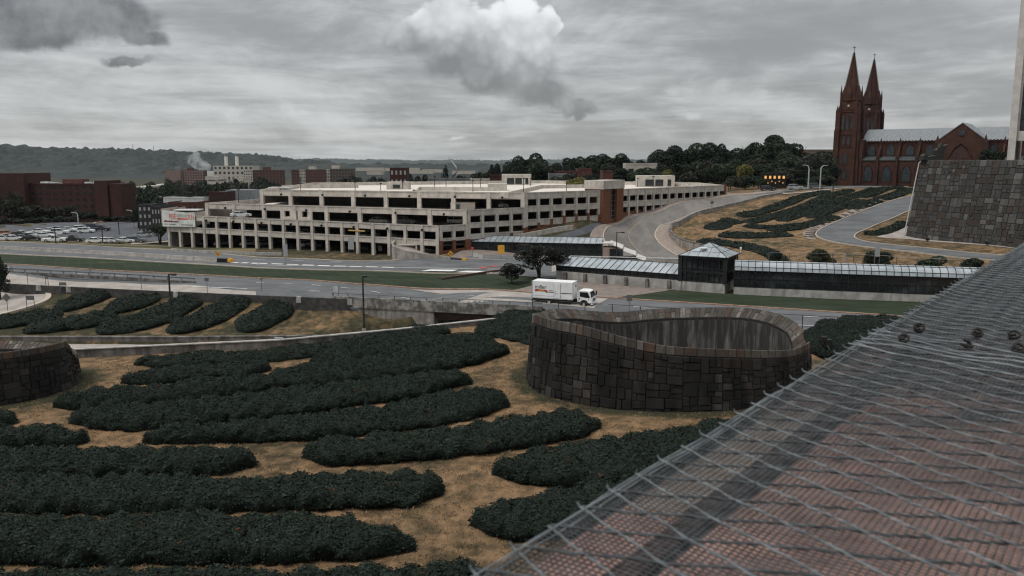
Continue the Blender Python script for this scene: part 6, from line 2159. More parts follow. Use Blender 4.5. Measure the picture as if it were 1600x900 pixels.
# in front of the brick block
GA = 'trees in front of the brick apartment block'
for px, yt, w_, Y, lb in [(-8, 305, 34, 300, 'tree at the left edge in front of the cut-off brick block'), (14, 312, 34, 296, 'broad grey-green tree, second from the left edge'), (36, 322, 34, 300, 'grey-green tree below the brick stair tower'),
                          (58, 320, 36, 296, 'grey-green tree left of the block windows'), (80, 324, 34, 300, 'lower grey-green tree among the row before the brick block'), (102, 320, 34, 298, 'grey-green tree under the middle windows of the block'),
                          (122, 328, 24, 296, 'last grey-green tree of the row, before the curved lamp'), (146, 332, 26, 292, 'small round tree by itself in front of the brick block'), (20, 300, 30, 318, 'taller dark tree in front of the left stair tower'),
                          (214, 320, 30, 262, 'dark tree beside the curved white lamp and the black row houses'), (196, 338, 16, 285, 'small dark tree at the foot of the brick end wing')]:
    tree_px(px, yt, w_, Y, tm_grey if px < 130 else tm_dark, 'round', lb, GA, .12)
for i, px in enumerate((4, 26, 48, 70, 92, 112, 168, 184)):
    tree_px(px, 344 if px < 130 else 351, 26, 291, tm_grey if i % 2 else tm_dark, 'far', 'low undergrowth tree along the back edge of the car park', 'low trees along the back of the car park', .05)
# mid-distance woods left and centre
GB = 'trees of the low city left of the garage'
r = random.Random(5)
for i in range(85):
    px = r.uniform(200, 420); Y = r.choice([430, 520, 640, 800, 950])
    yg = 285 + (430 / Y) * 22 if Y < 700 else 280
    yt = {430: 302, 520: 296, 640: 290, 800: 284, 950: 279}[Y] + r.uniform(-2.5, 3)
    if px > 320: yt = min(yt, 291) 
    tree_px(px, yt, r.uniform(20, 36) * (1 if Y < 700 else .8), Y, r.choice([tm_dark, tm_mid, tm_grey]), 'far', 'one of the green crowns crowding the low city left of the garage', GB, .1)
GC = 'trees just beyond the garage roof'
for px, yt, w_, Y, m in [(472, 286, 34, 330, tm_dark), (500, 282, 34, 340, tm_mid), (528, 277, 44, 330, tm_mid), (556, 278, 40, 330, tm_mid), (580, 284, 30, 335, tm_dark), (452, 290, 26, 330, tm_dark), (425, 284, 30, 420, tm_dark), (600, 276, 26, 400, tm_dark),
                          (650, 275, 26, 420, tm_dark), (668, 272, 22, 430, tm_grey), (640, 272, 24, 520, tm_dark), (722, 272, 26, 430, tm_dark), (704, 276, 30, 420, tm_grey), (742, 266, 26, 430, tm_dark), (757, 268, 22, 420, tm_dark), (580, 272, 22, 600, tm_grey), (560, 268, 26, 700, tm_grey)]:
    tree_px(px, yt, w_, Y, m, 'far', 'one of the dark crowns lined up just beyond the garage roof', GC, .1)
tree_px(696, 258.5, 24, 430, tm_dark, 'cone', 'lone pointed conifer standing clear beyond the garage roof', None, .1)
for px, yt, w_ in ((767, 257, 16), (776, 256, 18)):
    tree_px(px, yt, w_, 420, tm_dark, 'round', 'slender dark tree left of the big skyline trees', 'slender skyline trees', .15)
GD = 'skyline trees on the right hillside'
sky_px = [(798, 252, 26, 400), (814, 243, 30, 400), (826, 241, 34, 390), (846, 248, 34, 380), (866, 254, 26, 370), (888, 247, 20, 410), (905, 245, 24, 400), (930, 242, 34, 400), (944, 240, 28, 410), (962, 241, 30, 400),
          (982, 246, 26, 400), (1000, 250, 18, 410), (1016, 243, 14, 400), (1032, 233, 30, 400), (1052, 228, 36, 390), (1076, 225, 40, 400), (1100, 225, 40, 390), (1120, 228, 34, 400), (1136, 226, 22, 420),
          (1156, 232, 34, 390), (1178, 222, 40, 400), (1200, 213, 46, 390), (1222, 213, 44, 400), (1240, 224, 30, 400), (1262, 238, 34, 400), (1284, 236, 34, 410), (1302, 240, 26, 400)]
for i, (px, yt, w_, Y) in enumerate(sky_px):
    tree_px(px, yt, w_ * 1.25, Y, tm_dark if i % 3 else tm_mid, 'round', 'one of the dark broad crowns that form the skyline on the right hillside', GD, .12)
GE = 'second row of trees on the right hillside'
for i, (px, yt, w_, Y) in enumerate([(812, 258, 34, 330), (836, 254, 40, 330), (860, 262, 30, 335), (884, 258, 22, 350), (916, 254, 30, 360), (950, 256, 26, 360), (972, 262, 30, 330), (1010, 262, 34, 320), (1036, 258, 30, 330), (1060, 256, 34, 325), (1084, 252, 36, 330),
                                     (1108, 250, 38, 320), (1130, 246, 40, 330), (1150, 250, 36, 320), (1180, 248, 44, 318), (1206, 250, 40, 320), (1232, 246, 44, 325), (1258, 252, 40, 320), (1282, 250, 38, 325),
                                     (995, 268, 26, 290), (1030, 268, 28, 280), (1100, 262, 34, 275), (1128, 256, 38, 276), (1075, 268, 30, 272), (1155, 262, 36, 282), (1190, 258, 42, 284), (1225, 262, 40, 290), (1258, 265, 34, 295), (1286, 262, 30, 300), (890, 270, 26, 300), (925, 272, 28, 300), (870, 276, 26, 300), (1142, 276, 26, 258), (1166, 274, 28, 262), (1186, 276, 26, 266), (1228, 276, 26, 272), (1250, 278, 24, 276), (1272, 276, 26, 280), (1292, 274, 26, 290), (1240, 270, 34, 300), (1244, 242, 40, 350), (1266, 240, 40, 345), (1288, 242, 38, 350), (1230, 236, 36, 370), (1300, 246, 26, 340)]):
    tree_px(px, yt, w_ * 1.2, Y, [tm_dark, tm_mid, tm_grey][i % 3], 'round', 'one of the rounded crowns massed below the hillside skyline', GE, .12)
tree_px(905, 275, 38, 272, tm_yel, 'flat', 'yellow-green tree peeping over the garage roof left of the brick stair tower', None, .2)
tree_px(1042, 262, 26, 288, tm_yel, 'flat', 'yellow-green tree above the right stair house', None, .2)
tree_px(1164, 252, 26, 272, tm_yel, 'flat', 'tree with a yellow-green top at the head of the hill road', None, .2)
tree_px(1546, 233, 28, 190, tm_dark, 'round', 'clipped dark tree on the plaza between the transept and the white high-rise', None, .1, zb=19.5)
tree_px(1562, 235, 22, 192, tm_dark, 'round', 'second clipped dark tree touching the white high-rise', None, .1, zb=19.5)

# ================================================================== VEHICLES
paint = lambda n, c: mat(n, c, tuple(min(1, x * 1.08) for x in c), 1, 0.35, spec=0.6)
P_WHITE, P_BLACK, P_GREY, P_SILVER = paint('white car paint', (.62, .63, .63)), paint('black car paint', (.012, .012, .014)), paint('grey car paint', (.09, .095, .10)), paint('silver car paint', (.32, .33, .34))
P_BLUE, P_ORANGE = paint('navy car paint', (.02, .03, .06)), paint('orange car paint', (.45, .17, .05))
tyre = mat('tyre rubber', (0.012, 0.012, 0.012), rough=0.9)
rim_m = mat('wheel rim', (0.3, 0.3, 0.3), rough=0.4, metal=0.5)
lampm = mat('headlamp', (0.5, 0.5, 0.48), rough=0.2)
redl = mat('tail lamp', (0.25, 0.02, 0.02), rough=0.3)


def wheel(parent, x, y, r_, w_=0.22, name='wheel'):
    s = 1 if y > 0 else -1
    o = MB().tube((0, -w_ / 2 * s, 0), (0, w_ / 2 * s, 0), r_, r_, 18).build(name, tyre, parent)
    o.location = (x, y, r_)
    MB().tube((0, w_ / 2 * s, 0), (0, (w_ / 2 + .015) * s, 0), r_ * .62, r_ * .55, 12).build('rim', rim_m, o)
    return o


def bevel_mesh(o, wd=0.05, seg=2):
    import bmesh
    bm = bmesh.new(); bm.from_mesh(o.data)
    bmesh.ops.remove_doubles(bm, verts=bm.verts, dist=1e-4)
    bmesh.ops.recalc_face_normals(bm, faces=bm.faces)
    bmesh.ops.bevel(bm, geom=[e for e in bm.edges if len(e.link_faces) == 2 and e.calc_face_angle(0) > .4], offset=wd, segments=seg, affect='EDGES', clamp_overlap=True)
    bm.to_mesh(o.data); bm.free()
    return o


def car(kind):
    t = thing('parked_car', '', 'car')
    if kind == 'pickup':
        body = [(-2.75, .38), (-2.75, .98), (-.5, 1.0), (-.45, 1.02), (1.35, 1.05), (2.6, .98), (2.75, .6), (2.75, .38)]
        cab = [(-.6, 1.0), (-.45, 1.72), (.55, 1.75), (1.3, 1.02)]; L = 2.75; Wd = .97; wx = (-1.75, 1.75); wr = .40
    elif kind == 'suv':
        body = [(-2.3, .35), (-2.35, 1.0), (1.0, 1.05), (2.15, .98), (2.33, .6), (2.3, .35)]
        cab = [(-2.25, 1.0), (-2.0, 1.62), (.2, 1.68), (1.05, 1.03)]; L = 2.3; Wd = .92; wx = (-1.4, 1.4); wr = .36
    else:
        body = [(-2.3, .3), (-2.32, .82), (-1.75, .93), (1.0, .92), (2.1, .78), (2.32, .55), (2.3, .3)]
        cab = [(-1.85, .9), (-1.15, 1.40), (.15, 1.43), (1.1, .9)]; L = 2.3; Wd = .90; wx = (-1.38, 1.42); wr = .33
    b = MB().prof(body, -Wd, Wd)
    # roof plate with pillars
    (x0, z0), (x1, z1_), (x2, z2), (x3, z3) = cab
    iw = Wd - .2
    b.add([(x1, -iw, z1_), (x2, -iw, z2), (x2, iw, z2), (x1, iw, z1_), (x1 - .03, -iw - .02, z1_ - .07), (x2 + .03, -iw - .02, z2 - .07), (x2 + .03, iw + .02, z2 - .07), (x1 - .03, iw + .02, z1_ - .07)],
          [(0, 1, 2, 3), (7, 6, 5, 4), (0, 4, 5, 1), (1, 5, 6, 2), (2, 6, 7, 3), (3, 7, 4, 0)])
    for s in (-1, 1):
        for (a_, b_) in (((x0, z0), (x1, z1_)), ((x3, z3), (x2, z2)), (((x0 + x3) / 2, .95), ((x1 + x2) / 2, z2))):
            b.tube((a_[0], s * (Wd - .06), a_[1]), (b_[0], s * (iw + .01), b_[1] - .03), .045, .04, 4)
    bo = bevel_mesh(b.build('body', P_WHITE, t), .05, 2)
    g = MB()
    g.add([(x0 + .05, -Wd + .07, z0), (x3 - .05, -Wd + .07, z3), (x3 - .05, Wd - .07, z3), (x0 + .05, Wd - .07, z0), (x1 + .02, -iw + .02, z1_ - .04), (x2 - .02, -iw + .02, z2 - .04), (x2 - .02, iw - .02, z2 - .04), (x1 + .02, iw - .02, z1_ - .04)],
          [(4, 5, 6, 7), (0, 1, 5, 4), (1, 2, 6, 5), (2, 3, 7, 6), (3, 0, 4, 7)])
    g.build('windows', glass_d, t)
    for x in wx:
        for s in (-1, 1): wheel(t, x, s * (Wd - .08), wr)
    for s in (-1, 1):
        MB().box(L - .08, L + .02, s * .62 - .17, s * .62 + .17, .58, .74).build('headlight', lampm, t)
        MB().box(-L - .05, -L + .05, s * .68 - .13, s * .68 + .13, .62, .85).build('taillight', redl, t)
    return t


blk0 = mat('black lamp housing', (.01, .01, .01))
SED, SUV, PICK = car('sedan'), car('suv'), car('pickup')
used = set()


def place_car(proto, px, py, rz, m, label, group='cars in the car park'):
    g = G(px, py)
    sw = {'body': m}
    c = dup(proto, (g.x, g.y, g.z + .13), R_(rz), None, label, group, swap=sw)
    return c


lot = [(SED, 4, 376.5, 15, P_WHITE, 'white saloon at the far left end of the car park front row'), (SUV, 13, 369.5, 12, P_ORANGE, 'orange-red car among white ones at the left of the car park'), (SED, 22, 376.5, 15, P_WHITE, 'second white saloon in the front row at the left'),
       (SED, 12, 373.5, 12, P_SILVER, 'silver saloon half hidden in the left car cluster'), (SED, 37, 368, 10, P_WHITE, 'white saloon behind the dark car at left of the car park'), (SUV, 33, 372, 14, P_BLACK, 'black car behind the front row at left'),
       (SED, 36, 376, 16, P_GREY, 'dark grey saloon third in the front row'), (SED, 50, 376.5, 16, P_BLACK, 'black saloon ending the left front row'), (SED, 49, 371.5, 14, P_WHITE, 'white saloon behind the black one at the end of the left row'),
       (SED, 63, 365, 8, P_WHITE, 'white saloon alone against the trees'), (SED, 70, 371.5, 16, P_WHITE, 'bright white saloon in the middle row left'), (SED, 82, 370, 16, P_SILVER, 'silver saloon right of the bright one in the middle row'),
       (SUV, 94, 366.5, 14, P_WHITE, 'white hatchback in the middle row behind the pickup'), (SUV, 92, 363, 10, P_SILVER, 'silver SUV at the back left of the car park'), (SED, 107, 362.5, 10, P_WHITE, 'white saloon ending the back left row'), (SED, 80, 364, 10, P_WHITE, 'white saloon beside the silver SUV at the back'),
       (PICK, 86, 379, 12, P_WHITE, 'white pickup in the front row left of the black one'), (PICK, 113, 379, 6, P_BLACK, 'long black pickup in the front row of the car park'),
       (SUV, 128, 361, 18, P_WHITE, 'white van-like car at the back beside the blue-grey one'), (SUV, 135, 364.5, 12, P_WHITE, 'white and orange taxi-like car in the middle of the car park'), (SUV, 148, 358, 10, P_BLUE, 'dark blue SUV at the back of the car park'), (PICK, 158, 361.5, 8, P_BLACK, 'black pickup at the back by the lamp post'),
       (SED, 151, 380.5, 10, P_WHITE, 'white saloon with reddish tail, first of the right front group'), (SED, 166, 380.5, 12, P_WHITE, 'white saloon next to the leaning lamp post'), (SED, 176, 380.5, 12, P_SILVER, 'grey-silver saloon in the middle of the right front group'),
       (SED, 196, 380, 14, P_WHITE, 'bright white saloon in the right front group'), (SUV, 213, 380, 8, P_GREY, 'dark grey car ending the right front group'), (SED, 224, 371, 10, P_SILVER, 'silver saloon by itself near the multi-stemmed tree'),
       (SED, 232, 357.5, 4, P_WHITE, 'white car parked along the street by the row houses'), (SUV, 243, 356.5, 4, P_SILVER, 'silver car behind the white one along the row houses')]
for q_ in lot: place_car(*q_)
MB().box(0, 0, 0, 0, 0, 0)
gcars = [(SED, PZ(373, 340, 6.9), 25, P_WHITE, 'white car on the first open deck above the banner end of the garage'), (SED, PZ(592, 350, 6.0), -20, P_SILVER, 'silver car seen through the middle deck opening'), (SUV, PZ(636, 351, 6.0), -20, P_GREY, 'dark SUV in the middle deck near the corner'),
         (SUV, PZ(778, 326, 9.0), 10, P_WHITE, 'white SUV on the deck beside the concrete stair box'), (SED, PZ(616, 377.5, 3.0), -25, P_WHITE, 'white car in the opening left of the ramp entrance'), (SED, PZ(484, 370, 3.0), -25, P_SILVER, 'silver car in a lower opening left of centre'),
         (SUV, PZ(715, 351, 6.0), -20, P_WHITE, 'white car behind the corner opening of the middle deck')]
for pr_, p, rz, m_, lb in gcars:
    c = dup(pr_, (p.x, p.y + 1.5, p.z + .02), R_(rz), None, lb, 'cars parked in the garage', swap={'body': m_})
r = random.Random(8)
for i, (f, z_) in enumerate([(f_, z_) for z_ in (0.15, 3.0) for f_ in (.09, .16, .27, .33, .44, .5, .57, .66, .73, .82)]):
    p = F1a.lerp(F1b, f); gz = z1(p.x, p.y) if z_ < 1 else z_
    dup(r.choice([SED, SUV]), (p.x + 2.2, p.y + 5.5, gz + .05), R_(r.choice([58, 62, 240])), None, 'car nosed in behind the lower columns of the garage front', 'cars behind the lower garage columns', swap={'body': r.choice([P_SILVER, P_WHITE, P_GREY, P_BLUE])})
for i, (pp, qq, z_, n__) in enumerate([(F1a, F1b, 6.4, 9), (F2a, F2b, 9.3, 6), (F3a, F3b, 12.4, 6)]):
    for k in range(n__):
        p = pp.lerp(qq, (k + .55) / n__)
        MB().tube((p.x - .12, p.y - .35, z_ - .35), (p.x - .2, p.y - .7, z_ - .45), .2, .26, 8).build('wall_lamp', blk0, gar, gl)
p = G(1396, 291)
dup(SED, (p.x, p.y, p.z + .15), R_(-6), None, 'white car parked at the foot of the cathedral', 'cars by the church', swap={'body': P_WHITE})
for px, py, m_, lb in ((1275, 295, P_GREY, 'grey car by the curved lamps left of the cathedral'), (1243, 297, P_SILVER, 'silver car under the trees left of the cathedral'), (1200, 299, P_BLACK, 'dark car at the top of the hill road')):
    p = G(px, py); dup(SUV, (p.x, p.y, p.z + .15), R_(-6), None, lb, 'cars by the church', swap={'body': m_})
for pr_ in (SED, SUV, PICK):
    for ch_ in list(pr_.children_recursive): bpy.data.objects.remove(ch_)
    bpy.data.objects.remove(pr_)

# ------------------------------------------------------------------ the white box truck
fwp, rwp = PZ(912, 481, 0.12), PZ(857.5, 477.5, 0.12)
ang = math.atan2(fwp.y - rwp.y, fwp.x - rwp.x)
tk = thing('box_truck', 'white box truck with a black name over a red ribbon, driving past the bridge', 'truck', (rwp.x, rwp.y, 0.13), ang)
# local: x forward, origin at rear axle, near side is y<0
off = 1.0
twhite = mat('truck white paint', (.66, .67, .67), (.74, .75, .75), .6, .4, stain=.15, stain_col=(.4, .4, .4))
bx0, bx1 = -2.45, 3.45
W2 = 1.15
bevel_mesh(MB().box(bx0, bx1, 0, 2 * W2, 1.0, 3.35).build('cargo_box', twhite, tk), .04, 2)
alu = mat('dull aluminium trim', (.28, .28, .28), (.36, .36, .36), 2, .45)
mb = MB()
for x in (bx0, bx1):
    for y in (-.012, 2 * W2 + .012): mb.box(x - .05, x + .05, y - .03, y + .03, .98, 3.37)
for y in (-.012, 2 * W2 + .012): mb.box(bx0, bx1, y - .02, y + .02, .93, 1.03)
mb.box(bx1 - .03, bx1 + .05, 0, 2 * W2, 3.26, 3.37)
mb.build('edge_trim', alu, tk)
d_ = MB().box(.75, 1.65, -.035, -.005, 1.08, 3.1).build('side_door', twhite, tk)
MB().box(.72, .76, -.05, -.003, 1.06, 3.12).box(1.64, 1.68, -.05, -.003, 1.06, 3.12).build('door_frame', alu, d_)
MB().box(.9, .95, -.06, -.03, 1.5, 2.2).build('latch_bar', alu, d_)
blk = mat('black lettering', (.008, .008, .008), rough=.6)
tl_ = text('lettering', 'miller', .80, (-2.05, -.02, 2.30), (math.pi / 2, 0, 0), blk, None, .004, .92); tl_.parent = tk
rb = MB()
rb.add([(-2.1, -.02, 2.10), (-1.9, -.02, 2.24), (-.35, -.02, 2.16), (-.2, -.02, 2.02), (-.42, -.02, 1.92), (-1.9, -.02, 1.95)], [(0, 5, 4, 3, 2, 1)])
rb.add([(-2.1, -.024, 2.12), (-1.95, -.024, 1.86), (-1.55, -.024, 2.0), (-1.6, -.024, 2.1)], [(0, 1, 2, 3)])
rb.add([(-.75, -.024, 2.02), (-.6, -.024, 2.1), (-.2, -.024, 2.0), (-.28, -.024, 1.74)], [(0, 3, 2, 1)])
rb.build('ribbon_emblem', mat('red ribbon print', (.32, .05, .025), rough=.6), tk)
MB().box(-1.55, -.7, -.03, -.022, 2.02, 2.15).build('ribbon_highlight', mat('orange print', (.5, .22, .05), rough=.6), tk)
MB().box(-.25, .72, -.02, -.004, 1.84, 1.93).box(1.69, 3.35, -.02, -.004, 1.78, 1.87).build('side_stripe', blk, tk)
gl_ = mat('grey small print', (.25, .25, .25), rough=.6)
MB().box(0, .6, -.02, -.003, 2.14, 2.19).box(0, .5, -.02, -.003, 2.05, 2.09).box(.85, 1.5, -.045, -.036, 1.72, 1.76).box(-2.3, 1.9, -.02, -.003, 1.33, 1.35).build('small_print', gl_, tk)
tf = text('lettering', 'miller', .34, (bx1 + .012, .95, 2.78), (math.pi / 2, 0, math.pi / 2), blk, None, .004, .9); tf.parent = tk
MB().box(bx1 + .004, bx1 + .014, .95, 1.75, 2.58, 2.70).build('ribbon_emblem', mat('red ribbon print', (.3, .05, .03)), tk)
# chassis
ch_ = MB().box(bx0, 4.9, .55, .75, .62, .93).box(bx0, 4.9, 1.55, 1.75, .62, .93).box(bx0 - .1, bx0 + .1, .05, 2.25, .55, .72).box(bx0, bx0 + .1, .1, .25, .6, 1.0).box(bx0, bx0 + .1, 2.05, 2.2, .6, 1.0)
for k in range(9): ch_.box(bx0 + .2 + k * .68, bx0 + .3 + k * .68, .05, 2.25, .9, 1.0)
ch_.box(1.3, 2.3, .02, .5, .45, .92).box(2.5, 3.1, .02, .45, .4, .9)
ch_.build('chassis', blk, tk)
for x, y, r_ in ((0, .14, .42), (0, 2.16, .42), (0, .46, .42), (0, 1.84, .42)):
    wheel(tk, x, y if y < 1 else y, .42, .24)
WB = (fwp - rwp).length
for y in (.14, 2.16):
    o = wheel(tk, WB, y, .42, .26)
for o in [c for c in tk.children if c.name.startswith('wheel')]:
    if o.location.y < 1.1:
        for c in list(o.children): bpy.data.objects.remove(c)
        MB().tube((0, -.12, 0), (0, -.14, 0), .21, .18, 14).build('rim', mat('white rim', (.3, .3, .3), rough=.5), o)
# cab-over cab
cx0, cx1 = WB - .95, WB + 1.05
prof_ = [(cx0, .75), (cx0, 2.15), (cx0 + .25, 2.32), (cx1 - .62, 2.34), (cx1 - .30, 2.2), (cx1 + .02, 1.42), (cx1 + .08, 1.1), (cx1 + .08, .62), (cx1 - .35, .55), (WB + .52, .62), (WB + .42, .9), (WB + .15, 1.02), (WB - .15, 1.02), (WB - .42, .9), (WB - .5, .72)]
bevel_mesh(MB().prof(prof_, .1, 2.2).build('cab', twhite, tk), .05, 2)
ws = MB(); ws.add([(cx1 - .29, .22, 2.16), (cx1 + .015, .16, 1.47), (cx1 + .015, 2.14, 1.47), (cx1 - .29, 2.08, 2.16), ], [(0, 1, 2, 3)])
for v in range(4): ws.v[v] = (ws.v[v][0] + .03, ws.v[v][1], ws.v[v][2] + .012)
ws.build('windscreen', glass_d, tk)
MB().prof([(cx0 + .35, 1.5), (cx0 + .35, 2.12), (cx1 - .55, 2.12), (cx1 - .2, 1.42), (cx1 - .75, 1.35)], .085, .095).build('side_window', glass_d, tk)
MB().box(cx1 + .06, cx1 + .10, .55, 1.75, 1.02, 1.2).box(cx1 + .06, cx1 + .10, .7, 1.6, .86, .96).build('grille', blk, tk)
MB().box(cx1 - .1, cx1 + .16, .08, 2.22, .45, .72).build('bumper', twhite, tk)
for y in (.28, 2.02): MB().box(cx1 + .04, cx1 + .11, y - .16, y + .16, .84, 1.08).build('headlight', lampm, tk)
MB().box(cx1 - .02, cx1 + .14, -.16, -.04, 1.5, 2.05).tube((cx1 - .15, .1, 2.1), (cx1 + .06, -.1, 2.05), .02, n=4).build('mirror', blk, tk)
MB().box(cx1 - .02, cx1 + .14, 2.34, 2.46, 1.5, 2.05).build('mirror', blk, tk)
MB().box(cx0 + .2, cx0 + .24, .07, .1, .75, 2.2).box(cx1 - .45, cx1 - .42, .07, .1, 1.0, 1.4).box(WB - .75, WB - .6, .06, .1, 1.12, 1.3).build('door_seam', blk, tk)

# ================================================================== STREET FURNITURE
def lamp_post(px, py, ytop, label, z=None, style='box', side=1, rr=.10, group=None, arm=1.2):
    g = G(px, py) if z is None else PZ(px, py, z)
    h = PY(px, ytop, g.y).z - g.z
    t = thing('lamp_post', label, 'lamp post', tuple(g), 0, group)
    mt = dark_steel if style != 'curve' else mat('pale lamp steel', (.3, .31, .31), rough=.5)
    if style == 'curve':
        pts = [(0, 0, 0), (0, 0, h * .86), (side * .25, 0, h * .95), (side * .9, 0, h)]
        mb = MB()
        for i, (a_, b_) in enumerate(zip(pts[:-1], pts[1:])): mb.tube(a_, b_, rr * (1 - .15 * i), rr * (.85 - .15 * i), 7)
        mb.build('pole', mt, t)
        MB().box(min(side * .8, side * 1.9), max(side * .8, side * 1.9), -.15, .15, h - .1, h + .12).build('lamp_head', mt, t)
    else:
        MB().tube((0, 0, 0), (0, 0, h), rr, rr * .75, 8).build('pole', mt, t)
        MB().box(min(0, side * arm), max(0, side * arm), -.06, .06, h - .12, h).box(side * arm - .3, side * arm + .3, -.22, .22, h - .22, h + .02).build('lamp_head', mt, t)
    MB().box(-.2, .2, -.2, .2, -.1, .25).build('pole_base', concrete, t)
    return t


lamp_post(269, 514, 428, 'tall dark lamp post standing in the slope shrubs at left', side=.6, rr=.16)
lamp_post(569, 516, 431, 'tall dark lamp post on the bare bank left of the bridge', side=.3, rr=.14, arm=.9)
lamp_post(963, 409, 362.5, 'dark lamp post with short arm beside the stepped canopies', side=1, rr=.11)
lamp_post(1299, 341, 288, 'thin dark lamp post among the juniper beds', rr=.16, side=.3, arm=.4)
lamp_post(1262.5, 296, 258, 'pale double-armed street lamp left of the cathedral', style='curve', side=-1, rr=.22)
lamp_post(1281, 296, 258.5, 'pale curved street lamp nearest the cathedral', style='curve', side=1, rr=.22)
lamp_post(123, 357, 332, 'pale curved street lamp at the back of the car park', style='curve', side=-1, rr=.2)
lamp_post(209, 356, 328.5, 'pale curved street lamp near the black row houses', style='curve', side=-1, rr=.2)
lamp_post(229, 354, 334, 'thin pale pole between the row houses and the street cars', rr=.1, side=.2, arm=.3)
lamp_post(186.5, 368, 344, 'dark lamp post in the middle of the car park', rr=.13, side=.3, arm=.3)
lamp_post(161, 382, 357, 'dark lamp post on the front edge of the car park', rr=.14, side=-.3, arm=.3)
lamp_post(87.5, 382, 354, 'dark lamp post at the front edge near the black pickup', rr=.13, side=.3, arm=.3)
lamp_post(1138.5, 301, 281, 'white globe lamp at the far end of the garage', rr=.12, side=.2, arm=.2)
lamp_post(1203, 300, 280, 'slender lamp at the top of the hill road', rr=.12, side=.2, arm=.2)
GP = 'light poles on the garage decks'
for px, yb, yt_, z in ((500, 321, 296.5, 8.9), (647, 327, 296.5, 8.9), (470, 300, 279, 12), (555, 299, 284, 12), (595, 300, 286, 12), (629, 296, 283, 12), (679, 296, 275, 12), (697, 294, 276, 12), (739, 304, 281, 12), (751, 296, 280, 12),
                       (818, 302, 278, 12), (829, 291, 278, 12), (885, 301, 283, 12), (996, 292, 278, 12.0), (1020, 292, 275, 12.0), (373, 318, 296, 9.9)):
    lamp_post(px, yb, yt_, 'slim dark light pole rising from the garage deck', z=z, rr=.09, side=.25, arm=.25, group=GP)


def sign(px, py, ytop, label, w_, h_, shape='rect', m=None, two=False, txt=None, z=None, gap=.5):
    g = G(px, py) if z is None else PZ(px, py, z)
    top = PY(px, ytop, g.y).z - g.z
    t = thing('road_sign', label, 'road sign', tuple(g))
    if two:
        for s in (-1, 1): MB().tube((s * w_ / 2, 0.05, 0), (s * w_ / 2, .05, top), .05, n=6).build('post', steel, t)
    else:
        MB().tube((0, .05, 0), (0, .05, top), .045, n=6).build('post', steel, t)
    mt = m or mat('sign back', (.09, .09, .09), (.13, .13, .13), rough=.5)
    if shape == 'diamond':
        mb = MB().prof([(0, top - h_), (h_ / 2, top - h_ / 2), (0, top), (-h_ / 2, top - h_ / 2)], -.03, 0)
    else:
        mb = MB().box(-w_ / 2, w_ / 2, -.03, 0, top - h_, top)
    mb.build('panel', mt, t)
    return t, top


ambd = mat('amber sign', (.55, .27, .03), (.62, .32, .04), rough=.6)
for px, py, yt_, lb in ((341, 408, 392.5, 'amber diamond split-arrow sign at the end of the long barrier'), (704, 407, 391.5, 'amber diamond split-arrow sign in front of the garage corner')):
    t, top = sign(px, py, yt_, lb, 1, 1.15, 'diamond', ambd)
    MB().tube((0, -.04, top - .85), (0, -.04, top - .5), .05, n=4).tube((0, -.04, top - .6), (-.25, -.04, top - .45), .05, n=4).tube((0, -.04, top - .6), (.25, -.04, top - .45), .05, n=4).build('arrow_symbol', blk, t)
for px, py, d_, lb in ((351, 410, 1, 'black crash cushion with amber nose at the barrier end'), (716, 409.5, 1, 'black crash cushion with amber nose in front of the garage corner')):
    g = PZ(px, py, .12); t = thing('crash_cushion', lb, 'crash cushion', tuple(g), R_(-14))
    L = 2.6
    for k in range(6): MB().box(-1.5 + k * .38, -1.2 + k * .38, -.4, .4, 0, .75).build('cushion_cell', blk, t)
    MB().box(-1.6, .9, -.32, .32, .15, .45).build('rail', steel, t)
    bevel_mesh(MB().box(.8, 1.9, -.45, .45, .0, .85).build('nose', ambd, t), .15, 2)
sign(783, 406, 383, 'upright orange sign with black bars beside the far corridor', 1.3, 1.7, m=ambd)
sign(738, 400, 386, 'small round red and white sign at the garage corner', .5, .5, m=mat('red sign', (.4, .06, .05)))
sign(743, 404, 395, 'white paper-like board beside the round red sign', 1.0, .9, m=paler)
sign(751, 404, 398, 'tiny white board right of the larger white one', .9, .7, m=paler)
sign(447, 415, 382, 'tall pole with stacked pale road signs in front of the garage', .8, 2.3, m=mat('pale sign back', (.26, .27, .27), rough=.5))
sign(549, 398, 372, 'tall two-post pale sign assembly by the garage front', 1.2, 2.4, m=mat('pale sign back', (.26, .27, .27)), two=True)
sign(587, 396, 371, 'large black message board on posts by the entrance ramp', 9.0 * .22, 1.75, m=blk, two=True)
sign(594, 397, 384, 'smaller dark board behind the black message board', .9, 1.1)
t, _ = sign(12, 487, 458, 'dark diamond sign seen from behind on the left loop road', 1.3, 1.3, 'diamond')
t, _ = sign(48, 483, 462, 'two-post sign back beside the left loop road', 1.15, .65, two=True)
t, _ = sign(99, 460, 441, 'two-post sign back above the squat slope yew bed', 1.0, .5, two=True)
sign(44, 449, 426, 'thin pole sign on the left lane edge', .15, .5)
sign(74, 452, 432, 'thin two-post sign left of the two-post sign back', .4, .35, two=True)
sign(142, 436, 416, 'small sign in the middle of the long lawn', .5, .45)
sign(221, 453, 432, 'small sign on the lane edge near the lamp post', .35, .6)
sign(324, 459, 434, 'square dark sign back right of the slope lamp post', .65, .55)
sign(409, 456, 434, 'thin post with small head above the rightmost slope bed', .3, .3)
sign(525, 466, 447, 'white-backed square sign on the highway edge', .75, .9, m=paler, two=True)
sign(983, 487, 461, 'grey louvred box sign behind the truck on the highway', .75, .8)
sign(1112, 330, 314, 'small dark road sign on the hill road wall', .8, .8)
sign(1369, 425, 386, 'tall highway sign gantry leg with stacked boards behind the corridor', .9, 1.7, m=mat('pale sign back', (.2, .21, .21)), two=True)
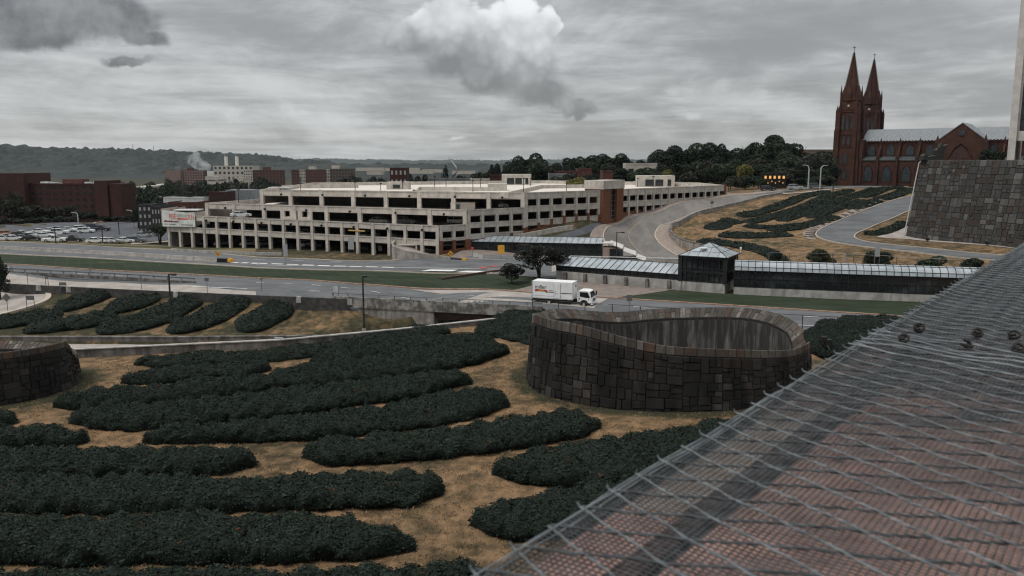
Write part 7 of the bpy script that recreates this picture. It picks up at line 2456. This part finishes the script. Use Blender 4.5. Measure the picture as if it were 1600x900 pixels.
sign(1319, 420, 396, 'thin pale lattice post on the sandy bank', .3, 2.0, m=mat('pale sign back', (.2, .21, .21)))

# railings
t = thing('white_railing', 'thin white railing behind the rounded glass corridor', 'railing', tuple(G(1300, 418)))
a, b_ = PZ(1235, 418, 1.0), PZ(1540, 427, 1.0)
mb = MB(); mb.tube(a + Vector((0, 0, .1)), b_ + Vector((0, 0, .1)), .07, n=5)
for k in range(22):
    p = a.lerp(b_, k / 21); mb.tube((p.x, p.y, -.3), (p.x, p.y, 1.1), .04, n=4)
mb.build('rail', mat('white painted steel', (.5, .52, .52)), t, t.location)


def wire_mesh(name, alpha_scale, lw, col_):
    m = bpy.data.materials.new(name); m.use_nodes = True
    return m


def chain_fence(pts, h, label, spacing=3.0, pm=None, dens=.14, name='chain_link_fence'):
    t = thing(name, label, 'fence', tuple(pts[0]))
    o = t.location
    mb = MB(); wm_ = MB()
    for a, b_ in zip(pts[:-1], pts[1:]):
        L = (b_ - a).length; n = max(1, round(L / spacing))
        for k in range(n + 1):
            p = a.lerp(b_, k / n); mb.tube(p, p + Vector((0, 0, h)), .05, n=6)
        mb.tube(a + Vector((0, 0, h)), b_ + Vector((0, 0, h)), .035, n=5)
        nn = int(L / dens)
        for k in range(nn):
            p = a.lerp(b_, k / nn); q_ = a.lerp(b_, min(1, (k + h / dens) / nn))
            hh = h * min(1, (1 - k / nn) * nn * dens / h)
            wm_.tube(p, q_ * 1.0 + Vector((0, 0, hh)), .005, n=3, cap=False)
            q2 = a.lerp(b_, max(0, (k - h / dens) / nn)); h2 = h * min(1, (k / nn) * nn * dens / h)
            wm_.tube(p, q2 + Vector((0, 0, h2)), .005, n=3, cap=False)
    mb.build('fence_frame', pm or dark_steel, t, o)
    wm_.build('wire_mesh', dark_steel, t, o)
    return t


ed2 = (PZ(1400, 522, 0) - PZ(1000, 498.5, 0))
chain_fence([PZ(832, 488, -.1), PZ(1000, 499, 0), PZ(1200, 511, 0), PZ(1480, 528, 0)], 1.7, 'dark wire fence along the highway behind the round stone shaft', 3.6, dens=.3)
chain_fence([G(1200, 416), G(1300, 418), G(1400, 423), G(1500, 430)], 2.6, 'faint tall wire fence on the bank behind the glass corridor', 3.4, steel, .4)
# floodlight in the right shrub bed
g = G(1302, 556)
t = thing('floodlight', 'black floodlight leaning on a pale stake in the shrub bed right of the round shaft', 'floodlight', tuple(g))
MB().tube((0, 0, 0), (-1.0, .2, 1.7), .05, n=6).build('stake', paler, t)
MB().box(-1.1, -.3, -.3, .3, 1.3, 1.9).box(-1.5, -.9, -.25, .25, 1.7, 2.2).build('lamp_head', blk, t)
for px, py in ((1352, 367), (1449, 378), (1542, 384)):
    g = G(px, py); t = thing('spotlight', 'small black ground spotlight at the foot of the patchwork stone wall', 'spotlight', tuple(g), 0, 'spotlights below the stone wall')
    MB().box(-.3, .3, -.25, .25, .3, .8).tube((0, 0, 0), (0, 0, .4), .08).build('lamp_head', blk, t)
# lit kiosk under the hillside trees
g = G(1192, 296)
t = thing('lit_pavilion', 'dark low shelter with a row of orange lit lanterns under the hillside trees', 'shelter', (PY(1192, 280, 268).x, 268, g.z))
o0 = t.location
MB().box(0, 7.5, 0, 3, 0, 5.0).build('shelter_body', blk, t)
glow = mat('lit lantern', (.5, .25, .08), emit=((1, .5, .15), .45))
for k in range(5):
    MB().box(.5 + k * 1.45, 1.15 + k * 1.45, -.15, 0, 3.2, 4.1).build('lantern', glow, t)
for k in range(6):
    MB().box(.3 + k * 1.2, .6 + k * 1.2, -.12, 0, 2.2 - (k % 2) * .5, 2.5 - (k % 2) * .5).build('lantern', glow, t)

# ================================================================== THE NETTED LEDGE IN FRONT
hC = 0.45
LZ = CAMZ - hC
e0 = PZ(740, 900, LZ); e1 = PZ(1600, 380, LZ)
eg = (e1 - e0).normalized(); en_ = Vector((eg.y, -eg.x, 0))      # en_ points to the camera side
S0, S1, LW = -1.6, 46.0, 0.95
led = thing('stone_ledge', 'wide brown stone parapet with a black open joint filling the lower right corner', 'parapet', (e0.x, e0.y, LZ - .06))
lo = led.location


def L3(s, d, z=0.0):
    p = e0 + eg * s + en_ * d
    return Vector((p.x, p.y, LZ + z))


def ledge_mat(name, c1, c2, c3):
    m = bpy.data.materials.new(name); m.use_nodes = True
    T = NT(m.node_tree); bs = m.node_tree.nodes['Principled BSDF']; bs.inputs['Roughness'].default_value = .9; bs.inputs['Specular IOR Level'].default_value = .15
    gi = T.n('ShaderNodeNewGeometry'); P = gi.outputs['Position']
    n_ = T.noise(P, 6, 6, .7, .3); c = T.mix(T.smooth(n_, .3, .7), c1, c2)
    n2_ = T.noise(P, 40, 4, .6); c = T.mix(T.smooth(n2_, .35, .7, 0, .6), c, c3)
    n3_ = T.noise(P, 2.2, 4, .6); c = T.mix(T.smooth(n3_, .5, .7, 0, .55), c, (.05, .04, .038))
    T.link(c, bs.inputs['Base Color'])
    bp = T.n('ShaderNodeBump'); bp.inputs['Strength'].default_value = .5; bp.inputs['Distance'].default_value = .01
    T.link(n2_, bp.inputs['Height']); T.link(bp.outputs[0], bs.inputs['Normal'])
    return m


led_stone = ledge_mat('ledge stone', (.48, .275, .22), (.64, .40, .33), (.34, .20, .165))
led_pale = ledge_mat('pale ledge stone', (.42, .33, .27), (.58, .48, .41), (.33, .25, .21))


def slab(s0, s1, d0, d1, z0, z1_, m, name):
    mb = MB(); V = [L3(s, d, z) for z in (z0, z1_) for s, d in ((s0, d0), (s1, d0), (s1, d1), (s0, d1))]
    mb.add(V, [(0, 1, 2, 3), (7, 6, 5, 4), (0, 4, 5, 1), (1, 5, 6, 2), (2, 6, 7, 3), (3, 7, 4, 0)])
    return mb.build(name, m, led, lo)


# joint position: photo line (960,880)-(1150,740)
jp = PZ(1010, 843, LZ) - e0; jd = jp.dot(en_)
slab(S0, S1, 0, LW, -22.5, -.075, mat('ledge core', (.03, .028, .027)), 'wall_body')
JW = 0.048
s = S0
while s < S1:
    L = random.uniform(.55, .8)
    slab(s + .003, min(s + L, S1) - .003, 0.004, jd - JW / 2 - .002, -.074, -.03, led_pale if random.random() < .45 else led_stone, 'coping_stone')
    s += L
slab(S0, S1, jd - JW / 2, jd + JW / 2, -.0745, -.066, mat('joint shadow filler', (.006, .006, .006)), 'open_joint')
s = S0
while s < S1:
    L = random.uniform(.7, 1.1)
    slab(s + .003, min(s + L, S1) - .003, jd + JW / 2 + .002, LW, -.074, -.03, led_stone, 'paving_stone')
    s += L
slab(S0 - 2, S1, LW + .002, LW + 6, -22.5, -1.25, mat('plaza paving', (.2, .19, .18)), 'plaza_floor')
# fine square mesh
zinc = mat('zinc wire', (.12, .137, .146), (.20, .222, .235), 30, .5, metal=.35)
zinc2 = mat('darker zinc wire', (.04, .046, .05), (.075, .083, .09), 30, .55, metal=.35)  # same zinc in a darker tone
P6 = 0.0088
near_len = 6.5
V, F = [], []


def wires(segs, rad, jit=0.0):
    """thin three-sided wires given as arrays of segment ends"""
    segs = np.array(segs, float)
    A, B = segs[:, 0], segs[:, 1]
    d = B - A; d /= np.linalg.norm(d, axis=1)[:, None]
    up = np.array([0, 0, 1.0]); sd_ = np.cross(d, up); sd_ /= np.linalg.norm(sd_, axis=1)[:, None]
    up2 = np.cross(sd_, d)
    VV = []
    for P in (A, B):
        for k in range(4):
            an = math.pi / 4 + k * math.pi / 2
            VV.append(P + (sd_ * math.cos(an) + up2 * math.sin(an)) * rad)
    VV = np.stack(VV, 1).reshape(-1, 3)
    b_ = np.arange(len(segs))[:, None] * 8
    q_ = np.array([[0, 1, 5, 4], [1, 2, 6, 5], [2, 3, 7, 6], [3, 0, 4, 7]])
    return VV, (b_[:, None, :] + q_[None]).reshape(-1, 4)


def sagz(s, d):
    P = np.stack([np.asarray(s) * np.ones_like(d), np.asarray(d) * np.ones_like(s), np.zeros(np.broadcast(s, d).shape)], -1).reshape(-1, 3)
    return vnoise(P * [4.5, 9, 1], 1, 7, 2) * .006


def L3n(s, d, z):
    s, d, z = np.broadcast_arrays(s, d, z)
    E = np.array(e0)[:2]
    return np.stack([E[0] + eg.x * s + en_.x * d, E[1] + eg.y * s + en_.y * d, LZ + z], -1)


segs = []
DM = 0.60
nd = 14
ss = np.arange(S0 + 1.0, near_len, P6)
dk = np.linspace(-.012, DM, nd)
for s_ in ss:
    z = sagz(np.full(nd, s_), dk) - .012
    jit_ = vnoise(np.stack([np.full(nd, s_), dk * 3, dk * 0], 1), 3.0, 9, 1) * .003
    P = L3n(s_ + jit_, dk, z)
    segs += list(zip(P[:-1], P[1:]))
V1, F1 = wires(segs, .00115)
segs = []
sl = np.linspace(S0 + 1.0, near_len, 140)
for d_ in np.arange(-.010, DM, P6):
    z = sagz(sl, np.full(140, d_)) - .0125
    jit_ = vnoise(np.stack([sl, np.full(140, d_ * 3), sl * 0], 1), 3.0, 11, 1) * .002
    P = L3n(sl, d_ + jit_, z)
    segs += list(zip(P[:-1], P[1:]))
V2, F2 = wires(segs, .00115)
net = thing('fine_wire_mesh', 'fine square wire mesh stretched over the stone parapet', 'wire mesh', tuple(L3(0, 0, -.01)))
mk('mesh_wires', np.concatenate([V1, V2]), np.concatenate([F1, F2 + len(V1)]), zinc2, net, False, net.location)
# coarse diamond netting lying on top
pitch = .16 * hC
ta_ = math.tan(R_(25.6))
chn = thing('diamond_netting', 'coarse diamond wire netting laid over the fine mesh, its cut ends poking past the edge', 'wire netting', tuple(L3(0, 0, 0)))
for fam, (mt, zz_, rad) in enumerate(((zinc, .006, .00125), (zinc2, .003, .00155))):
    segs = []
    sgn = -1 if fam == 0 else 1
    s_ = S0 - 2
    while s_ < near_len + 2:
        k = 26
        dd_ = np.linspace(-.003 if fam == 0 else 0.0, DM, k)
        sa = s_ + sgn * ta_ * dd_ + vnoise(np.stack([np.full(k, s_), dd_ * 5, dd_ * 0], 1), 2.0, 21 + fam, 2) * .005
        zb_ = zz_ + vnoise(np.stack([np.full(k, s_), dd_ * 9, dd_ * 0], 1), 1.0, 31 + fam, 2) * .006
        # bump where the strands cross
        P = L3n(sa, dd_, zb_)
        segs += list(zip(P[:-1], P[1:]))
        # twisted second strand
        tw = np.linspace(0, 40, k)
        P2 = L3n(sa + np.cos(tw) * .0011, dd_, zb_ + np.sin(tw) * .0011)
        segs += list(zip(P2[:-1], P2[1:]))
        if fam == 0 and random.random() < .6:
            a_ = L3(sa[0], dd_[0], zb_[0]); segs.append((np.array(a_), np.array(a_ + en_ * -.004 + Vector((0, 0, .006)))))
        s_ += pitch
    Vn, Fn = wires(segs, rad)
    keep = None
    mk('netting_strands', Vn, Fn, mt, chn, False, chn.location)
# selvedge wires along the edge
segs = []
sl = np.linspace(S0, near_len, 200)
for k, (d_, z_) in enumerate(((.0, .0), (.006, -.006), (-.004, -.02), (.01, .004))):
    P = L3n(sl, d_ + vnoise(np.stack([sl, sl * 0, sl * 0 + k], 1), 5.0, 41, 2) * .005, z_ + vnoise(np.stack([sl, sl * 0 + 3, sl * 0 + k], 1), 5.0, 43, 2) * .006)
    segs += list(zip(P[:-1], P[1:]))
Vn, Fn = wires(segs, .0012)
mk('edge_wires', Vn, Fn, zinc, chn, False, chn.location)
# overlap seam and dark tie rings
segs = []
dk = np.linspace(0, DM, 24)
for k in range(5):
    base_s = (PZ(1440, 545, LZ) - e0).dot(eg) + k * .05 - .1
    P = L3n(base_s - dk * .25 + vnoise(np.stack([dk * 4, dk * 0 + k, dk * 0], 1), 2.0, 51, 2) * .03, dk, .012 + vnoise(np.stack([dk * 9, dk * 0 + k, dk * 0], 1), 1.0, 53, 2) * .008)
    segs += list(zip(P[:-1], P[1:]))
Vn, Fn = wires(segs, .0022)
mk('seam_strands', Vn, Fn, zinc, chn, False, chn.location)
rust = mat('blackened tie wire', (.008, .007, .006), (.02, .016, .013), 40, .7)
for i, (px, py, r_) in enumerate(((1437, 515, .011), (1413, 533, .010), (1526, 524, .010), (1508, 543, .011), (1586, 528, .012), (1590, 549, .012))):
    c = PZ(px, py, LZ + .012)
    mb = MB()
    n = 18; turns = 1.6
    ax = Vector((random.uniform(-.5, .5), random.uniform(-.7, -.2), random.uniform(.6, 1))).normalized()
    u = ax.orthogonal().normalized(); v = ax.cross(u)
    pts = [c + u * (r_ * math.cos(a_)) + v * (r_ * math.sin(a_)) + ax * (.012 * a_ / 6.28) for a_ in np.linspace(0, 2 * math.pi * turns, n)]
    mb.path(pts, .0036, 6)
    o_ = mb.build('tie_ring', rust, None, c)
    o_.location = c
    tag(o_, 'blackened wire tie ring knotted into the netting seam', 'wire ring', 'wire tie rings on the netting seam')
# small orange leaves on the ledge
for px, py in ((1308, 713), (1363, 643), (1522, 667)):
    c = PZ(px, py, LZ - .022)
    o_ = MB().add([(-.012, -.006, 0), (.010, -.010, .003), (.014, .007, 0), (-.004, .011, .004)], [(0, 1, 2, 3)]).build('dead_leaf', mat('orange dead leaf', (.5, .13, .04)))
    o_.location = c; o_.scale = (.9,) * 3
    tag(o_, 'small orange dead leaf caught under the wire mesh', 'leaf', 'dead leaves on the ledge')
